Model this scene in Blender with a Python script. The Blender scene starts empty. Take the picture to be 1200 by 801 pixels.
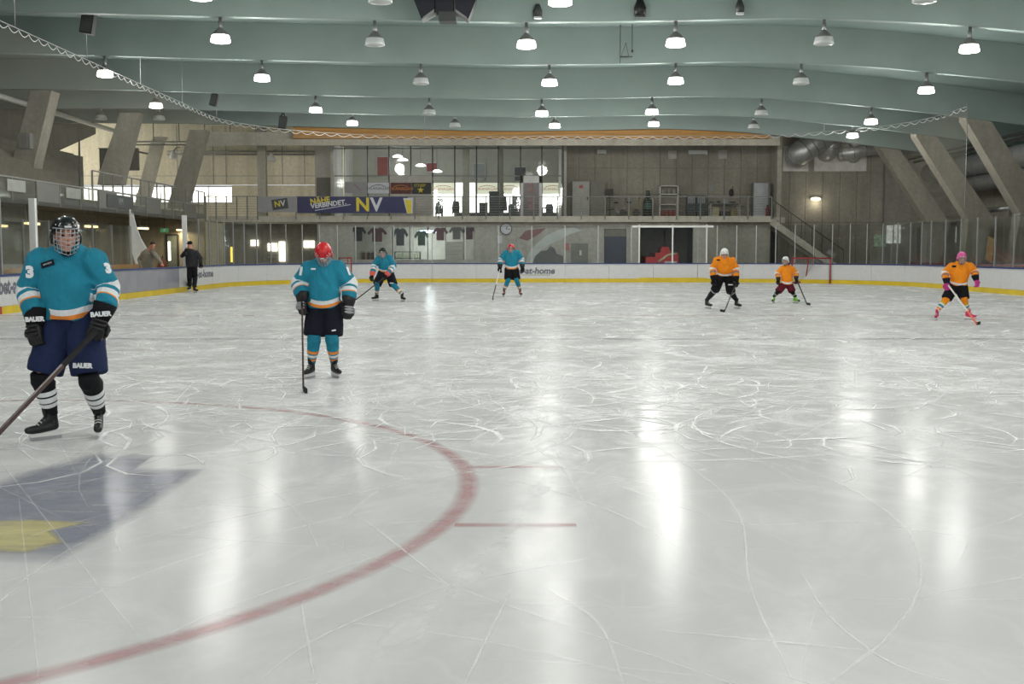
import bpy, bmesh, math, random
import numpy as np
from mathutils import Vector, Matrix, noise as mnoise

# ------------------------------------------------------------------ camera, world, exposure
SC = bpy.context.scene
COL = SC.collection
F, CX, CY = 1340.0, 600.0, 400.5          # focal length and centre in photo pixels (1200 x 801)
HC = 1.52                                  # eye height above the ice
TH = math.atan(105.5 / F)                  # downward pitch
cam_d = bpy.data.cameras.new('camera')
cam_d.sensor_width = 36.0
cam_d.lens = 36.0 * F / 1200.0
cam_d.clip_end = 400
cam = bpy.data.objects.new('camera', cam_d)
COL.objects.link(cam)
cam.location = (0, 0, HC)
cam.rotation_euler = (math.pi / 2 - TH, 0, 0)
SC.camera = cam

SC.view_settings.view_transform = 'Standard'
SC.view_settings.look = 'None'
SC.view_settings.gamma = 1.0
SC.view_settings.use_curve_mapping = False
SC.view_settings.exposure = 0.1
SC.cycles.transparent_max_bounces = 24
SC.cycles.max_bounces = 10
SC.cycles.diffuse_bounces = 5
SC.cycles.sample_clamp_indirect = 6.0

LAMP_W = 265.0        # each lit high-bay lamp
WORLD_S = 0.7        # soft daylight entering from the open end behind the camera

w = bpy.data.worlds.new('world')
SC.world = w
w.use_nodes = True
w.node_tree.nodes['Background'].inputs[0].default_value = (0.93, 0.98, 1.0, 1)
w.node_tree.nodes['Background'].inputs[1].default_value = WORLD_S

# ------------------------------------------------------------------ pixel helpers (direction only; depth given by a plane)
def ray(px, py):
    u, v = (px - CX) / F, (py - CY) / F
    c, s = math.cos(TH), math.sin(TH)
    return Vector((u, c - v * s, -s - v * c))
def PY(px, py, Y):
    d = ray(px, py); k = Y / d.y
    return Vector((d.x * k, Y, HC + d.z * k))
def PX(px, py, X):
    d = ray(px, py); k = X / d.x
    return Vector((X, d.y * k, HC + d.z * k))
def PZ(px, py, Z=0.0):
    d = ray(px, py); k = (Z - HC) / d.z
    return Vector((d.x * k, d.y * k, Z))

# ------------------------------------------------------------------ object helpers
WL = {}                                    # world location of every root
def tag(o, label=None, cat=None, group=None, kind=None):
    if label: o['label'] = label
    if cat: o['category'] = cat
    if group: o['group'] = group
    if kind: o['kind'] = kind
    return o
def thing(name, label, cat, loc=(0, 0, 0), group=None, kind=None):
    o = bpy.data.objects.new(name, None)
    o.empty_display_size = 0.2
    COL.objects.link(o)
    o.location = loc
    WL[o.name] = Vector(loc)
    return tag(o, label, cat, group, kind)
def wl(o):
    if o is None: return Vector((0, 0, 0))
    return WL.get(o.name, Vector((0, 0, 0)))
def link_mesh(name, me, mat, parent=None, origin=None):
    """mesh in world coordinates -> object; child meshes are stored relative to their parent's origin"""
    base = wl(parent)
    org = Vector(origin) if origin is not None else (base if parent else Vector((0, 0, 0)))
    if org.length > 0:
        me.transform(Matrix.Translation(-org))
    if mat is not None and not me.materials:
        me.materials.append(mat)
    o = bpy.data.objects.new(name, me)
    COL.objects.link(o)
    if parent:
        o.parent = parent
        o.location = org - base
    else:
        o.location = org
    WL[o.name] = org.copy()
    return o
def copy_tree(o, parent=None, delta=None):
    c = o.copy()
    COL.objects.link(c)
    c.parent = parent
    if delta is not None:
        c.location = o.location + Vector(delta)
    WL[c.name] = c.location.copy()
    for ch in o.children:
        copy_tree(ch, c)
    return c

class MB:
    """collects shapes (world coordinates) into one mesh"""
    def __init__(self):
        self.v, self.f, self.s = [], [], []
    def add(self, vs, fs, smooth=False):
        n = len(self.v)
        self.v += [tuple(p) for p in vs]
        self.f += [tuple(i + n for i in q) for q in fs]
        self.s += [smooth] * len(fs)
        return self
    def box(self, c, s, rz=0.0, M=None):
        x, y, z = s[0] / 2, s[1] / 2, s[2] / 2
        vs = [Vector((a * x, b * y, d * z)) for d in (-1, 1) for b in (-1, 1) for a in (-1, 1)]
        R = M if M is not None else Matrix.Rotation(rz, 3, 'Z')
        c = Vector(c)
        vs = [c + R @ q for q in vs]
        return self.add(vs, [(0, 2, 3, 1), (4, 5, 7, 6), (0, 1, 5, 4), (2, 6, 7, 3), (0, 4, 6, 2), (1, 3, 7, 5)])
    def bx(self, x0, x1, y0, y1, z0, z1):
        return self.box(((x0 + x1) / 2, (y0 + y1) / 2, (z0 + z1) / 2), (abs(x1 - x0), abs(y1 - y0), abs(z1 - z0)))
    def bar(self, p0, p1, w, h, up=(0, 0, 1)):
        p0, p1 = Vector(p0), Vector(p1)
        d = p1 - p0; L = d.length
        d.normalize()
        upv = Vector(up)
        if abs(d.dot(upv)) > 0.99: upv = Vector((0, 1, 0))
        sd = d.cross(upv).normalized(); u2 = sd.cross(d).normalized()
        M = Matrix((sd, d, u2)).transposed()
        return self.box((p0 + p1) / 2, (w, L, h), M=M)
    def prism(self, poly, axis, a, b):
        """poly: list of 2-D points; axis: 'x','y' or 'z' along which it is extruded from a to b"""
        def pt(p, t):
            return {'x': (t, p[0], p[1]), 'y': (p[0], t, p[1]), 'z': (p[0], p[1], t)}[axis]
        n = len(poly)
        vs = [pt(p, a) for p in poly] + [pt(p, b) for p in poly]
        fs = [tuple(range(n))[::-1], tuple(range(n, 2 * n))] + [(i, (i + 1) % n, n + (i + 1) % n, n + i) for i in range(n)]
        return self.add(vs, fs)
    def tube(self, pts, r, n=8, caps=True, smooth=True, closed=False):
        pts = [Vector(p) for p in pts]
        m = len(pts)
        rr = r if isinstance(r, (list, tuple)) else [r] * m
        vs, prev = [], None
        for i, p in enumerate(pts):
            if closed: d = pts[(i + 1) % m] - pts[i - 1]
            else: d = pts[min(i + 1, m - 1)] - pts[max(i - 1, 0)]
            d.normalize()
            if prev is None:
                a = Vector((0, 0, 1)) if abs(d.z) < 0.9 else Vector((1, 0, 0))
                u = d.cross(a).normalized()
            else:
                u = (prev - d * prev.dot(d)).normalized()
            prev = u
            q = d.cross(u)
            vs += [p + (u * math.cos(2 * math.pi * k / n) + q * math.sin(2 * math.pi * k / n)) * rr[i] for k in range(n)]
        fs = []
        for i in range(m if closed else m - 1):
            j = (i + 1) % m
            for k in range(n):
                k2 = (k + 1) % n
                fs.append((i * n + k, i * n + k2, j * n + k2, j * n + k))
        self.add(vs, fs, smooth)
        if caps and not closed:
            self.add(vs[:n], [tuple(range(n))[::-1]])
            self.add(vs[-n:], [tuple(range(n))])
        return self
    def lathe(self, prof, c, n=20, smooth=True):
        """prof: list of (radius, z); revolved around the vertical through c"""
        c = Vector(c); vs = []
        for r, z in prof:
            vs += [c + Vector((r * math.cos(2 * math.pi * k / n), r * math.sin(2 * math.pi * k / n), z)) for k in range(n)]
        fs = [(i * n + k, i * n + (k + 1) % n, (i + 1) * n + (k + 1) % n, (i + 1) * n + k) for i in range(len(prof) - 1) for k in range(n)]
        return self.add(vs, fs, smooth)
    def ell(self, c, r, n=16, m=10, M=None):
        c = Vector(c); vs = []; R = M or Matrix.Identity(3)
        for i in range(m + 1):
            t = math.pi * i / m
            for k in range(n):
                a = 2 * math.pi * k / n
                vs.append(c + R @ Vector((r[0] * math.sin(t) * math.cos(a), r[1] * math.sin(t) * math.sin(a), r[2] * math.cos(t))))
        fs = [(i * n + k, (i + 1) * n + k, (i + 1) * n + (k + 1) % n, i * n + (k + 1) % n) for i in range(m) for k in range(n)]
        return self.add(vs, fs, True)
    def loft(self, rings, n=16, smooth=True, caps=True, power=2.0):
        """rings: (centre, u vector, v vector) with lengths as radii"""
        vs = []
        for c, u, v in rings:
            for k in range(n):
                a = 2 * math.pi * k / n
                ca, sa = math.cos(a), math.sin(a)
                if power != 2.0:
                    ca = math.copysign(abs(ca) ** (2 / power), ca); sa = math.copysign(abs(sa) ** (2 / power), sa)
                vs.append(Vector(c) + Vector(u) * ca + Vector(v) * sa)
        fs = [(i * n + k, i * n + (k + 1) % n, (i + 1) * n + (k + 1) % n, (i + 1) * n + k) for i in range(len(rings) - 1) for k in range(n)]
        self.add(vs, fs, smooth)
        if caps:
            self.add(vs[:n], [tuple(range(n))[::-1]], smooth)
            self.add(vs[-n:], [tuple(range(n))], smooth)
        return self
    def mesh(self, name='mesh', clean=False):
        me = bpy.data.meshes.new(name)
        me.from_pydata(self.v, [], self.f)
        me.polygons.foreach_set('use_smooth', self.s)
        if clean:
            bm = bmesh.new(); bm.from_mesh(me)
            bmesh.ops.remove_doubles(bm, verts=bm.verts, dist=1e-5)
            bmesh.ops.recalc_face_normals(bm, faces=bm.faces)
            bm.to_mesh(me); bm.free()
        me.update()
        return me
    def build(self, name, mat, parent=None, origin=None, clean=True):
        return link_mesh(name, self.mesh(name, clean), mat, parent, origin)

def structure(name, mb, mat, label=None, kind='structure'):
    o = mb.build(name, mat)
    return tag(o, label, None, None, kind)

# ------------------------------------------------------------------ node materials
def srgb(r, g, b):
    f = lambda c: (c / 255 / 12.92) if c / 255 <= 0.04045 else ((c / 255 + 0.055) / 1.055) ** 2.4
    return (f(r), f(g), f(b), 1.0)
class NT:
    def __init__(self, name):
        self.m = bpy.data.materials.new(name)
        self.m.use_nodes = True
        self.t = self.m.node_tree
        self.n = self.t.nodes
        self.b = self.n['Principled BSDF']
        self.out = self.n['Material Output']
    def new(self, ty, **kw):
        nd = self.n.new(ty)
        for k, v in kw.items():
            setattr(nd, k, v)
        return nd
    def ln(self, a, b):
        self.t.links.new(a, b)
    def val(self, sock, v):
        if hasattr(v, 'links') or isinstance(v, bpy.types.NodeSocket): self.ln(v, sock)
        else: sock.default_value = v
    def math(self, op, a, b=None, c=None, clamp=False):
        nd = self.new('ShaderNodeMath', operation=op, use_clamp=clamp)
        for i, v in enumerate((a, b, c)):
            if v is not None: self.val(nd.inputs[i], v)
        return nd.outputs[0]
    def mix(self, fac, a, b, blend='MIX'):
        nd = self.new('ShaderNodeMix', data_type='RGBA', blend_type=blend)
        self.val(nd.inputs[0], fac); self.val(nd.inputs[6], a); self.val(nd.inputs[7], b)
        return nd.outputs[2]
    def coord(self, which='Object', scale=(1, 1, 1), rot=(0, 0, 0)):
        tc = self.new('ShaderNodeTexCoord')
        mp = self.new('ShaderNodeMapping')
        mp.inputs['Scale'].default_value = scale
        mp.inputs['Rotation'].default_value = rot
        self.ln(tc.outputs[which], mp.inputs[0])
        return mp.outputs[0]
    def worldpos(self, scale=(1, 1, 1), rot=(0, 0, 0)):
        g = self.new('ShaderNodeNewGeometry')
        mp = self.new('ShaderNodeMapping')
        mp.inputs['Scale'].default_value = scale
        mp.inputs['Rotation'].default_value = rot
        self.ln(g.outputs['Position'], mp.inputs[0])
        return mp.outputs[0]
    def noise(self, vec, scale, detail=4.0, rough=0.55, dist=0.0):
        nd = self.new('ShaderNodeTexNoise')
        self.ln(vec, nd.inputs['Vector'])
        nd.inputs['Scale'].default_value = scale
        nd.inputs['Detail'].default_value = detail
        nd.inputs['Roughness'].default_value = rough
        nd.inputs['Distortion'].default_value = dist
        return nd.outputs['Fac']
    def ramp(self, fac, stops, interp='LINEAR'):
        nd = self.new('ShaderNodeValToRGB')
        cr = nd.color_ramp
        cr.interpolation = interp
        while len(cr.elements) < len(stops): cr.elements.new(0.5)
        for e, (p, c) in zip(cr.elements, stops):
            e.position = p
            e.color = c if len(c) == 4 else (*c, 1)
        self.val(nd.inputs[0], fac)
        return nd.outputs[0]
    def attr(self, name):
        nd = self.new('ShaderNodeAttribute', attribute_name=name)
        return nd.outputs['Fac']
    def bump(self, h, strength=0.2, dist=0.02):
        nd = self.new('ShaderNodeBump')
        nd.inputs['Strength'].default_value = strength
        nd.inputs['Distance'].default_value = dist
        self.ln(h, nd.inputs['Height'])
        self.ln(nd.outputs[0], self.b.inputs['Normal'])
def mat(name, c, rough=0.6, metal=0.0, var=0.12, vscale=3.0, bump=0.0, bscale=40.0, spec=0.4, stretch=(1, 1, 1), emis=0.0, coat=0.0):
    k = NT(name)
    col = srgb(*c)
    vec = k.coord('Object', stretch)
    nz = k.noise(vec, vscale, 5)
    lo = tuple(x * (1 - var) for x in col[:3]) + (1,)
    hi = tuple(min(1, x * (1 + var)) for x in col[:3]) + (1,)
    cc = k.ramp(nz, [(0.3, lo), (0.7, hi)])
    k.ln(cc, k.b.inputs['Base Color'])
    k.b.inputs['Roughness'].default_value = rough
    k.b.inputs['Metallic'].default_value = metal
    k.b.inputs['Specular IOR Level'].default_value = spec
    if coat: k.b.inputs['Coat Weight'].default_value = coat
    if bump: k.bump(k.noise(vec, bscale, 4), bump, 0.01)
    if emis:
        k.ln(cc, k.b.inputs['Emission Color'])
        k.b.inputs['Emission Strength'].default_value = emis
    return k.m
def glass_mat(name, tint=(0.9, 0.93, 0.92), gloss=0.08, haze=0.04, rough=0.03):
    """thin clear sheet: mostly straight-through, a little reflection and a little dirt haze"""
    k = NT(name)
    k.n.remove(k.b)
    tr = k.new('ShaderNodeBsdfTransparent'); tr.inputs[0].default_value = (*tint, 1)
    gl = k.new('ShaderNodeBsdfGlossy'); gl.inputs['Roughness'].default_value = rough
    df = k.new('ShaderNodeBsdfDiffuse'); df.inputs[0].default_value = (0.55, 0.56, 0.54, 1)
    lw = k.new('ShaderNodeLayerWeight'); lw.inputs[0].default_value = 0.25
    nz = k.noise(k.worldpos(), 2.5, 6)
    m1 = k.new('ShaderNodeMixShader'); m2 = k.new('ShaderNodeMixShader')
    k.ln(k.math('MULTIPLY', nz, haze * 2), m1.inputs[0])
    k.ln(tr.outputs[0], m1.inputs[1]); k.ln(df.outputs[0], m1.inputs[2])
    fr = k.math('ADD', k.math('MULTIPLY', lw.outputs['Fresnel'], 0.3), gloss * 0.5, clamp=True)
    k.ln(fr, m2.inputs[0])
    k.ln(m1.outputs[0], m2.inputs[1]); k.ln(gl.outputs[0], m2.inputs[2])
    k.ln(m2.outputs[0], k.out.inputs[0])
    return k.m
def concrete(name, c, var=0.22, bump=0.15):
    k = NT(name)
    col = srgb(*c)
    v = k.worldpos()
    n1 = k.noise(v, 0.35, 6, 0.6)
    n2 = k.noise(v, 6.0, 6, 0.65)
    n3 = k.noise(k.worldpos((1.2, 1.2, 0.12)), 1.6, 4)
    lo = tuple(x * (1 - var) for x in col[:3]) + (1,); hi = tuple(min(1, x * (1 + var)) for x in col[:3]) + (1,)
    a = k.ramp(n1, [(0.3, lo), (0.7, hi)])
    b = k.ramp(n2, [(0.3, (0.82, 0.82, 0.82)), (0.7, (1.08, 1.08, 1.06))])
    d = k.ramp(n3, [(0.35, (0.86, 0.86, 0.84)), (0.6, (1.03, 1.03, 1.03))])
    cc = k.mix(1.0, k.mix(1.0, a, b, 'MULTIPLY'), d, 'MULTIPLY')
    k.ln(cc, k.b.inputs['Base Color'])
    k.b.inputs['Roughness'].default_value = 0.85
    k.bump(n2, bump, 0.02)
    return k.m
def text(name, body, size, mat_, parent, M, extrude=0.002, shear=0.0, space=1.0, bold=0.0, fit=None):
    cu = bpy.data.curves.new(name, 'FONT')
    cu.body = body; cu.size = size; cu.extrude = extrude; cu.shear = shear
    cu.align_x = 'CENTER'; cu.align_y = 'CENTER'; cu.space_character = space; cu.offset = bold
    cu.resolution_u = 3
    to = bpy.data.objects.new('tmp', cu)
    COL.objects.link(to)
    dg = bpy.context.evaluated_depsgraph_get()
    me = bpy.data.meshes.new_from_object(to.evaluated_get(dg))
    bpy.data.objects.remove(to)
    bpy.data.curves.remove(cu)
    me.materials.clear()
    if fit:                                # stretch the word to its measured width and height
        d = [max(v.co[i] for v in me.vertices) - min(v.co[i] for v in me.vertices) for i in (0, 1)]
        c = [(max(v.co[i] for v in me.vertices) + min(v.co[i] for v in me.vertices)) / 2 for i in (0, 1)]
        me.transform(Matrix.Diagonal((fit[0] / d[0], fit[1] / d[1], 1, 1)) @ Matrix.Translation((-c[0], -c[1], 0)))
    me.transform(M)
    return link_mesh(name, me, mat_, parent)
def face_matrix(c, xdir, ydir):
    """text plane: xdir reading direction, ydir up of letters"""
    x = Vector(xdir).normalized(); y = Vector(ydir).normalized(); z = x.cross(y).normalized()
    y = z.cross(x)
    return Matrix(((x.x, y.x, z.x, c[0]), (x.y, y.y, z.y, c[1]), (x.z, y.z, z.z, c[2]), (0, 0, 0, 1)))
# ------------------------------------------------------------------ shared materials
XL, XR, YF, RC = -12.5, 17.8, 57.4, 8.5     # rink edges, far boards, corner radius
YN = -2.6                                    # near boards line behind the camera
BH, GT = 0.965, 2.82                         # top of boards, top of glass
M_TEAL = mat('teal_painted_timber', (132, 147, 142), 0.55, var=0.06, vscale=0.6, bump=0.05)
M_ROOF = mat('teal_roof_deck', (120, 137, 133), 0.7, var=0.08, vscale=0.5)
M_WOOD = mat('glulam_wood', (178, 133, 72), 0.6, var=0.25, vscale=2.0, stretch=(0.3, 1, 6))
M_CONC = concrete('grey_concrete', (154, 149, 138))
M_CONC_D = concrete('dark_concrete', (130, 126, 118))
M_STAND = concrete('shaded_stand_concrete', (104, 99, 90))  # concrete darkened to put the shade around the stands into its colour
M_CONC_L = concrete('pale_concrete', (182, 178, 166))
M_CREAM = concrete('cream_plaster', (243, 233, 208), var=0.06, bump=0.03)
M_GREYW = concrete('grey_painted_wall', (190, 187, 182), var=0.07, bump=0.03)
M_SLAB = concrete('slab_edge_concrete', (190, 186, 174), var=0.1)
M_STEEL = mat('galvanised_steel', (150, 151, 150), 0.45, 0.7, var=0.1)
M_ALU = mat('aluminium', (164, 165, 164), 0.4, 0.5, var=0.06)
M_DUCT = mat('duct_sheet_metal', (178, 180, 180), 0.4, 0.6, var=0.18, vscale=5)
M_BLACK = mat('black_plastic', (9, 9, 10), 0.5, var=0.2)
M_DARK = mat('dark_grey_metal', (58, 60, 60), 0.55, 0.2, var=0.15)
M_GREY = mat('mid_grey_paint', (120, 122, 120), 0.6, var=0.08)
M_WHITE = mat('white_paint', (214, 215, 212), 0.55, var=0.04)
M_YELL = mat('yellow_kick_plate', (214, 186, 40), 0.5, var=0.1, vscale=1.5)
M_BLUE = mat('blue_rail_cap', (44, 62, 118), 0.4, var=0.1)
M_RED = mat('red_paint', (158, 44, 48), 0.5, var=0.12)
M_NAVY = mat('navy_print', (36, 42, 92), 0.6, var=0.08)
M_YPRINT = mat('yellow_print', (220, 200, 50), 0.6, var=0.05)
M_WPRINT = mat('white_print', (212, 214, 222), 0.6, var=0.04)
M_GPRINT = mat('grey_print', (150, 151, 154), 0.6, var=0.05)
M_SLATE = mat('slate_print', (64, 68, 76), 0.6, var=0.05)
M_BOARD = mat('white_board_panel', (205, 205, 206), 0.38, var=0.05, vscale=9, bump=0.02, spec=0.5)
M_BOARDG = mat('scuffed_grey_board_panel', (142, 142, 152), 0.3, var=0.12, vscale=1.6, spec=0.5)  # greyer and patchier than the white panels
M_GLASS = glass_mat('acrylic_shield', (0.90, 0.92, 0.91), 0.014, 0.008)
M_GLAZE = glass_mat('window_glazing', (0.9, 0.93, 0.93), 0.03, 0.015)
M_RAILG = glass_mat('rail_glazing', (0.82, 0.85, 0.85), 0.06, 0.08)
M_DAY = mat('daylight_window', (255, 252, 240), 0.5, var=0.0, emis=3.5)
M_FLUO = mat('fluorescent_tube', (255, 226, 160), 0.5, var=0.0, emis=3.0)
M_LIT = mat('lit_lamp_glass', (255, 252, 240), 0.4, var=0.0, emis=5.0)
M_UNLIT = mat('unlit_lamp_glass', (176, 180, 178), 0.3, var=0.05)

def net_mat():
    k = NT('safety_netting')
    k.n.remove(k.b)
    tr = k.new('ShaderNodeBsdfTransparent')
    df = k.new('ShaderNodeBsdfDiffuse'); df.inputs[0].default_value = srgb(120, 118, 108)
    lw = k.new('ShaderNodeLayerWeight'); lw.inputs[0].default_value = 0.5
    mx = k.new('ShaderNodeMixShader')
    fac = k.math('MULTIPLY_ADD', k.math('POWER', lw.outputs['Facing'], 3.0), 0.6, 0.085)
    k.ln(fac, mx.inputs[0]); k.ln(tr.outputs[0], mx.inputs[1]); k.ln(df.outputs[0], mx.inputs[2])
    k.ln(mx.outputs[0], k.out.inputs[0])
    return k.m
M_NET = net_mat()

# ------------------------------------------------------------------ ice
def ice_nodes(k, paint=None):
    v = k.worldpos()
    big = k.noise(v, 0.22, 4, 0.6)
    fine = k.noise(v, 9.0, 5, 0.6)
    cloud = k.noise(k.worldpos((1, 0.7, 1)), 1.1, 7, 0.68, 1.2)
    base = k.ramp(big, [(0.3, srgb(195, 194, 194)), (0.7, srgb(207, 206, 206))])
    snow = k.ramp(cloud, [(0.47, (0, 0, 0)), (0.70, (1, 1, 1))])
    lines = None
    for sc, rot, th, d in ((0.35, 0.3, 0.008, 0.4), (0.55, 1.7, 0.007, 0.6), (0.9, 2.6, 0.009, 0.3), (1.6, 0.9, 0.012, 0.2)):
        nz = k.noise(k.worldpos((1, 0.55, 1), (0, 0, rot)), sc, 1.2, 0.4, d)
        r = k.math('ABSOLUTE', k.math('SUBTRACT', nz, 0.5))
        ln_ = k.math('SUBTRACT', 1.0, k.math('DIVIDE', r, th), clamp=True)
        lines = ln_ if lines is None else k.math('MAXIMUM', lines, ln_)
    breakup = k.ramp(k.noise(v, 1.7, 3), [(0.42, (0, 0, 0)), (0.62, (1, 1, 1))])
    sx = k.new('ShaderNodeSeparateXYZ'); k.ln(k.worldpos(), sx.inputs[0])          # the end zone is less skated than the middle
    worn = k.math('MULTIPLY_ADD', k.math('MULTIPLY', k.math('SUBTRACT', sx.outputs[1], 6.5), 0.2, clamp=True), 0.7, 0.3)
    lines = k.math('MULTIPLY', k.math('MULTIPLY', lines, breakup), worn)
    snow = k.math('MULTIPLY', snow, worn)
    white = k.math('MAXIMUM', k.math('MULTIPLY', snow, 0.68), k.math('MULTIPLY', lines, 0.28), clamp=True)
    if paint is not None:
        base = k.mix(0.72, base, paint)
        white = k.math('MULTIPLY', white, 0.6)
    col = k.mix(white, base, srgb(250, 250, 250))
    k.ln(col, k.b.inputs['Base Color'])
    rg = k.math('MULTIPLY_ADD', white, 0.35, k.math('MULTIPLY_ADD', fine, 0.06, 0.15))
    k.ln(rg, k.b.inputs['Roughness'])
    k.b.inputs['IOR'].default_value = 1.31
    k.b.inputs['Specular IOR Level'].default_value = 0.14
    k.bump(k.math('MULTIPLY_ADD', white, 0.6, k.math('MULTIPLY', fine, 0.4)), 0.10, 0.004)
    df = k.new('ShaderNodeBsdfDiffuse'); k.ln(col, df.inputs[0])      # frosted share of the worn surface
    mx = k.new('ShaderNodeMixShader'); mx.inputs[0].default_value = 0.4
    k.ln(df.outputs[0], mx.inputs[1]); k.ln(k.b.outputs[0], mx.inputs[2])
    k.ln(mx.outputs[0], k.out.inputs[0])
    return mx.outputs[0]
k = NT('rink_ice'); ice_nodes(k); M_ICE = k.m
def ice_paint(name, c, alpha):
    k = NT(name)
    sh = ice_nodes(k, srgb(*c))
    tr = k.new('ShaderNodeBsdfTransparent')
    mx = k.new('ShaderNodeMixShader')
    nz = k.noise(k.worldpos((1, 3, 1)), 2.2, 5)
    a = k.math('MULTIPLY', k.attr('fade'), k.math('MULTIPLY', k.ramp(nz, [(0.25, (0.55, 0.55, 0.55)), (0.6, (1, 1, 1))]), alpha))
    k.ln(a, mx.inputs[0]); k.ln(tr.outputs[0], mx.inputs[1]); k.ln(sh, mx.inputs[2])
    k.ln(mx.outputs[0], k.out.inputs[0])
    return k.m
def rink_outline(off=0.0, n=24):
    """open path left -> far -> right, offset outwards"""
    pts = [(XL - off, YN), (XL - off, YF - RC)]
    for i in range(1, n + 1):
        a = math.pi - (math.pi / 2) * i / n
        pts.append((XL + RC + (RC + off) * math.cos(a), YF - RC + (RC + off) * math.sin(a)))
    pts.append((XR - RC, YF + off))
    for i in range(1, n + 1):
        a = math.pi / 2 - (math.pi / 2) * i / n
        pts.append((XR - RC + (RC + off) * math.cos(a), YF - RC + (RC + off) * math.sin(a)))
    pts.append((XR + off, YN))
    return pts
ice_mb = MB().prism(rink_outline(0.02), 'z', -0.12, 0.0)
floor = structure('floor', ice_mb, M_ICE, 'pale grey scratched ice surface of the hockey rink')
structure('floor_concourse', MB().bx(-40, 40, -12, 90, -0.4, -0.125), M_CONC_D, 'grey concrete concourse floor around the rink')

def strip_mesh(name, left, right, fadeL, fadeR, z, m):
    """soft-edged strip between two rows of points; rows carry the fade attribute"""
    n = len(left)
    rows = [left, [l.lerp(r, 0.38) for l, r in zip(left, right)], [l.lerp(r, 0.62) for l, r in zip(left, right)], right]
    fd = [fadeL, 1.0, 1.0, fadeR]
    vs, fade, fs = [], [], []
    for row, q in zip(rows, fd):
        for i, p in enumerate(row):
            vs.append((p.x, p.y, z)); fade.append(q)
    for r in range(3):
        for i in range(n - 1):
            fs.append((r * n + i, r * n + i + 1, (r + 1) * n + i + 1, (r + 1) * n + i))
    me = bpy.data.meshes.new(name)
    me.from_pydata(vs, [], fs)
    at = me.attributes.new('fade', 'FLOAT', 'POINT'); at.data.foreach_set('value', fade)
    return link_mesh(name, me, m, floor)
M_REDP = ice_paint('red_line_under_ice', (196, 120, 126), 0.55)
M_BLUEP = ice_paint('blue_line_under_ice', (112, 118, 140), 0.7)
M_LOGOB = ice_paint('blue_logo_under_ice', (112, 117, 142), 0.8)
M_LOGOY = ice_paint('yellow_logo_under_ice', (214, 198, 110), 0.85)
CCX, CCY, CR = -4.69, 7.25, 4.41
def ring(name, cx, cy, R, wd, m, n=96, z=0.0012):
    a = [2 * math.pi * i / n for i in range(n + 1)]
    return strip_mesh(name, [Vector((cx + (R - wd) * math.cos(t), cy + (R - wd) * math.sin(t), 0)) for t in a],
                      [Vector((cx + (R + wd) * math.cos(t), cy + (R + wd) * math.sin(t), 0)) for t in a], 0, 0, z, m)
def line(name, x0, y0, x1, y1, wd, m, z=0.0012):
    p, q = Vector((x0, y0, 0)), Vector((x1, y1, 0))
    d = (q - p).normalized(); s = Vector((-d.y, d.x, 0)) * wd
    pts = [p.lerp(q, i / 10) for i in range(11)]
    return strip_mesh(name, [t - s for t in pts], [t + s for t in pts], 0, 0, z, m)
ring('faceoff_circle', CCX, CCY, CR, 0.085, M_REDP)
ring('faceoff_circle', 2.65 * 2 - CCX, CCY, CR, 0.085, M_REDP)
for yy in (PZ(580, 547).y, PZ(580, 615).y):
    line('hash_mark', CCX + CR - .04, yy, CCX + CR + 0.64, yy, 0.06, M_REDP, 0.0016)
line('ice_line', XL + .1, PZ(600, 397).y, XR - .1, PZ(600, 397).y, 0.17, M_BLUEP)
line('ice_line', XL + .1, 27.4, XR - .1, 27.4, 0.16, M_REDP)
line('ice_line', XL + .1, 35.0, XR - .1, 35.0, 0.16, M_BLUEP)
def decal(name, px, m, z):
    """flat painted shape under the ice, softened outline"""
    pts = [PZ(*p) for p in px]
    c = sum(pts, Vector()) / len(pts)
    n = len(pts)
    vs = [(c.x, c.y, z)]; fade = [1.0]
    for q, fdv in ((0.82, 1.0), (1.06, 0.0)):
        for p in pts:
            t = c + (p - c) * q
            vs.append((t.x, t.y, z)); fade.append(fdv)
    fs = [(0, 1 + i, 1 + (i + 1) % n) for i in range(n)] + [(1 + i, 1 + n + i, 1 + n + (i + 1) % n, 1 + (i + 1) % n) for i in range(n)]
    me = bpy.data.meshes.new(name); me.from_pydata(vs, [], fs)
    at = me.attributes.new('fade', 'FLOAT', 'POINT'); at.data.foreach_set('value', fade)
    return link_mesh(name, me, m, floor)
decal('ice_logo', [(-160, 652), (-60, 590), (20, 556), (112, 532), (180, 534), (160, 549), (238, 550), (180, 590), (120, 628), (68, 656)], M_LOGOB, 0.002)
decal('ice_logo', [(-120, 640), (-60, 612), (40, 609), (105, 612), (60, 622), (75, 636), (30, 648)], M_LOGOY, 0.003)

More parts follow.
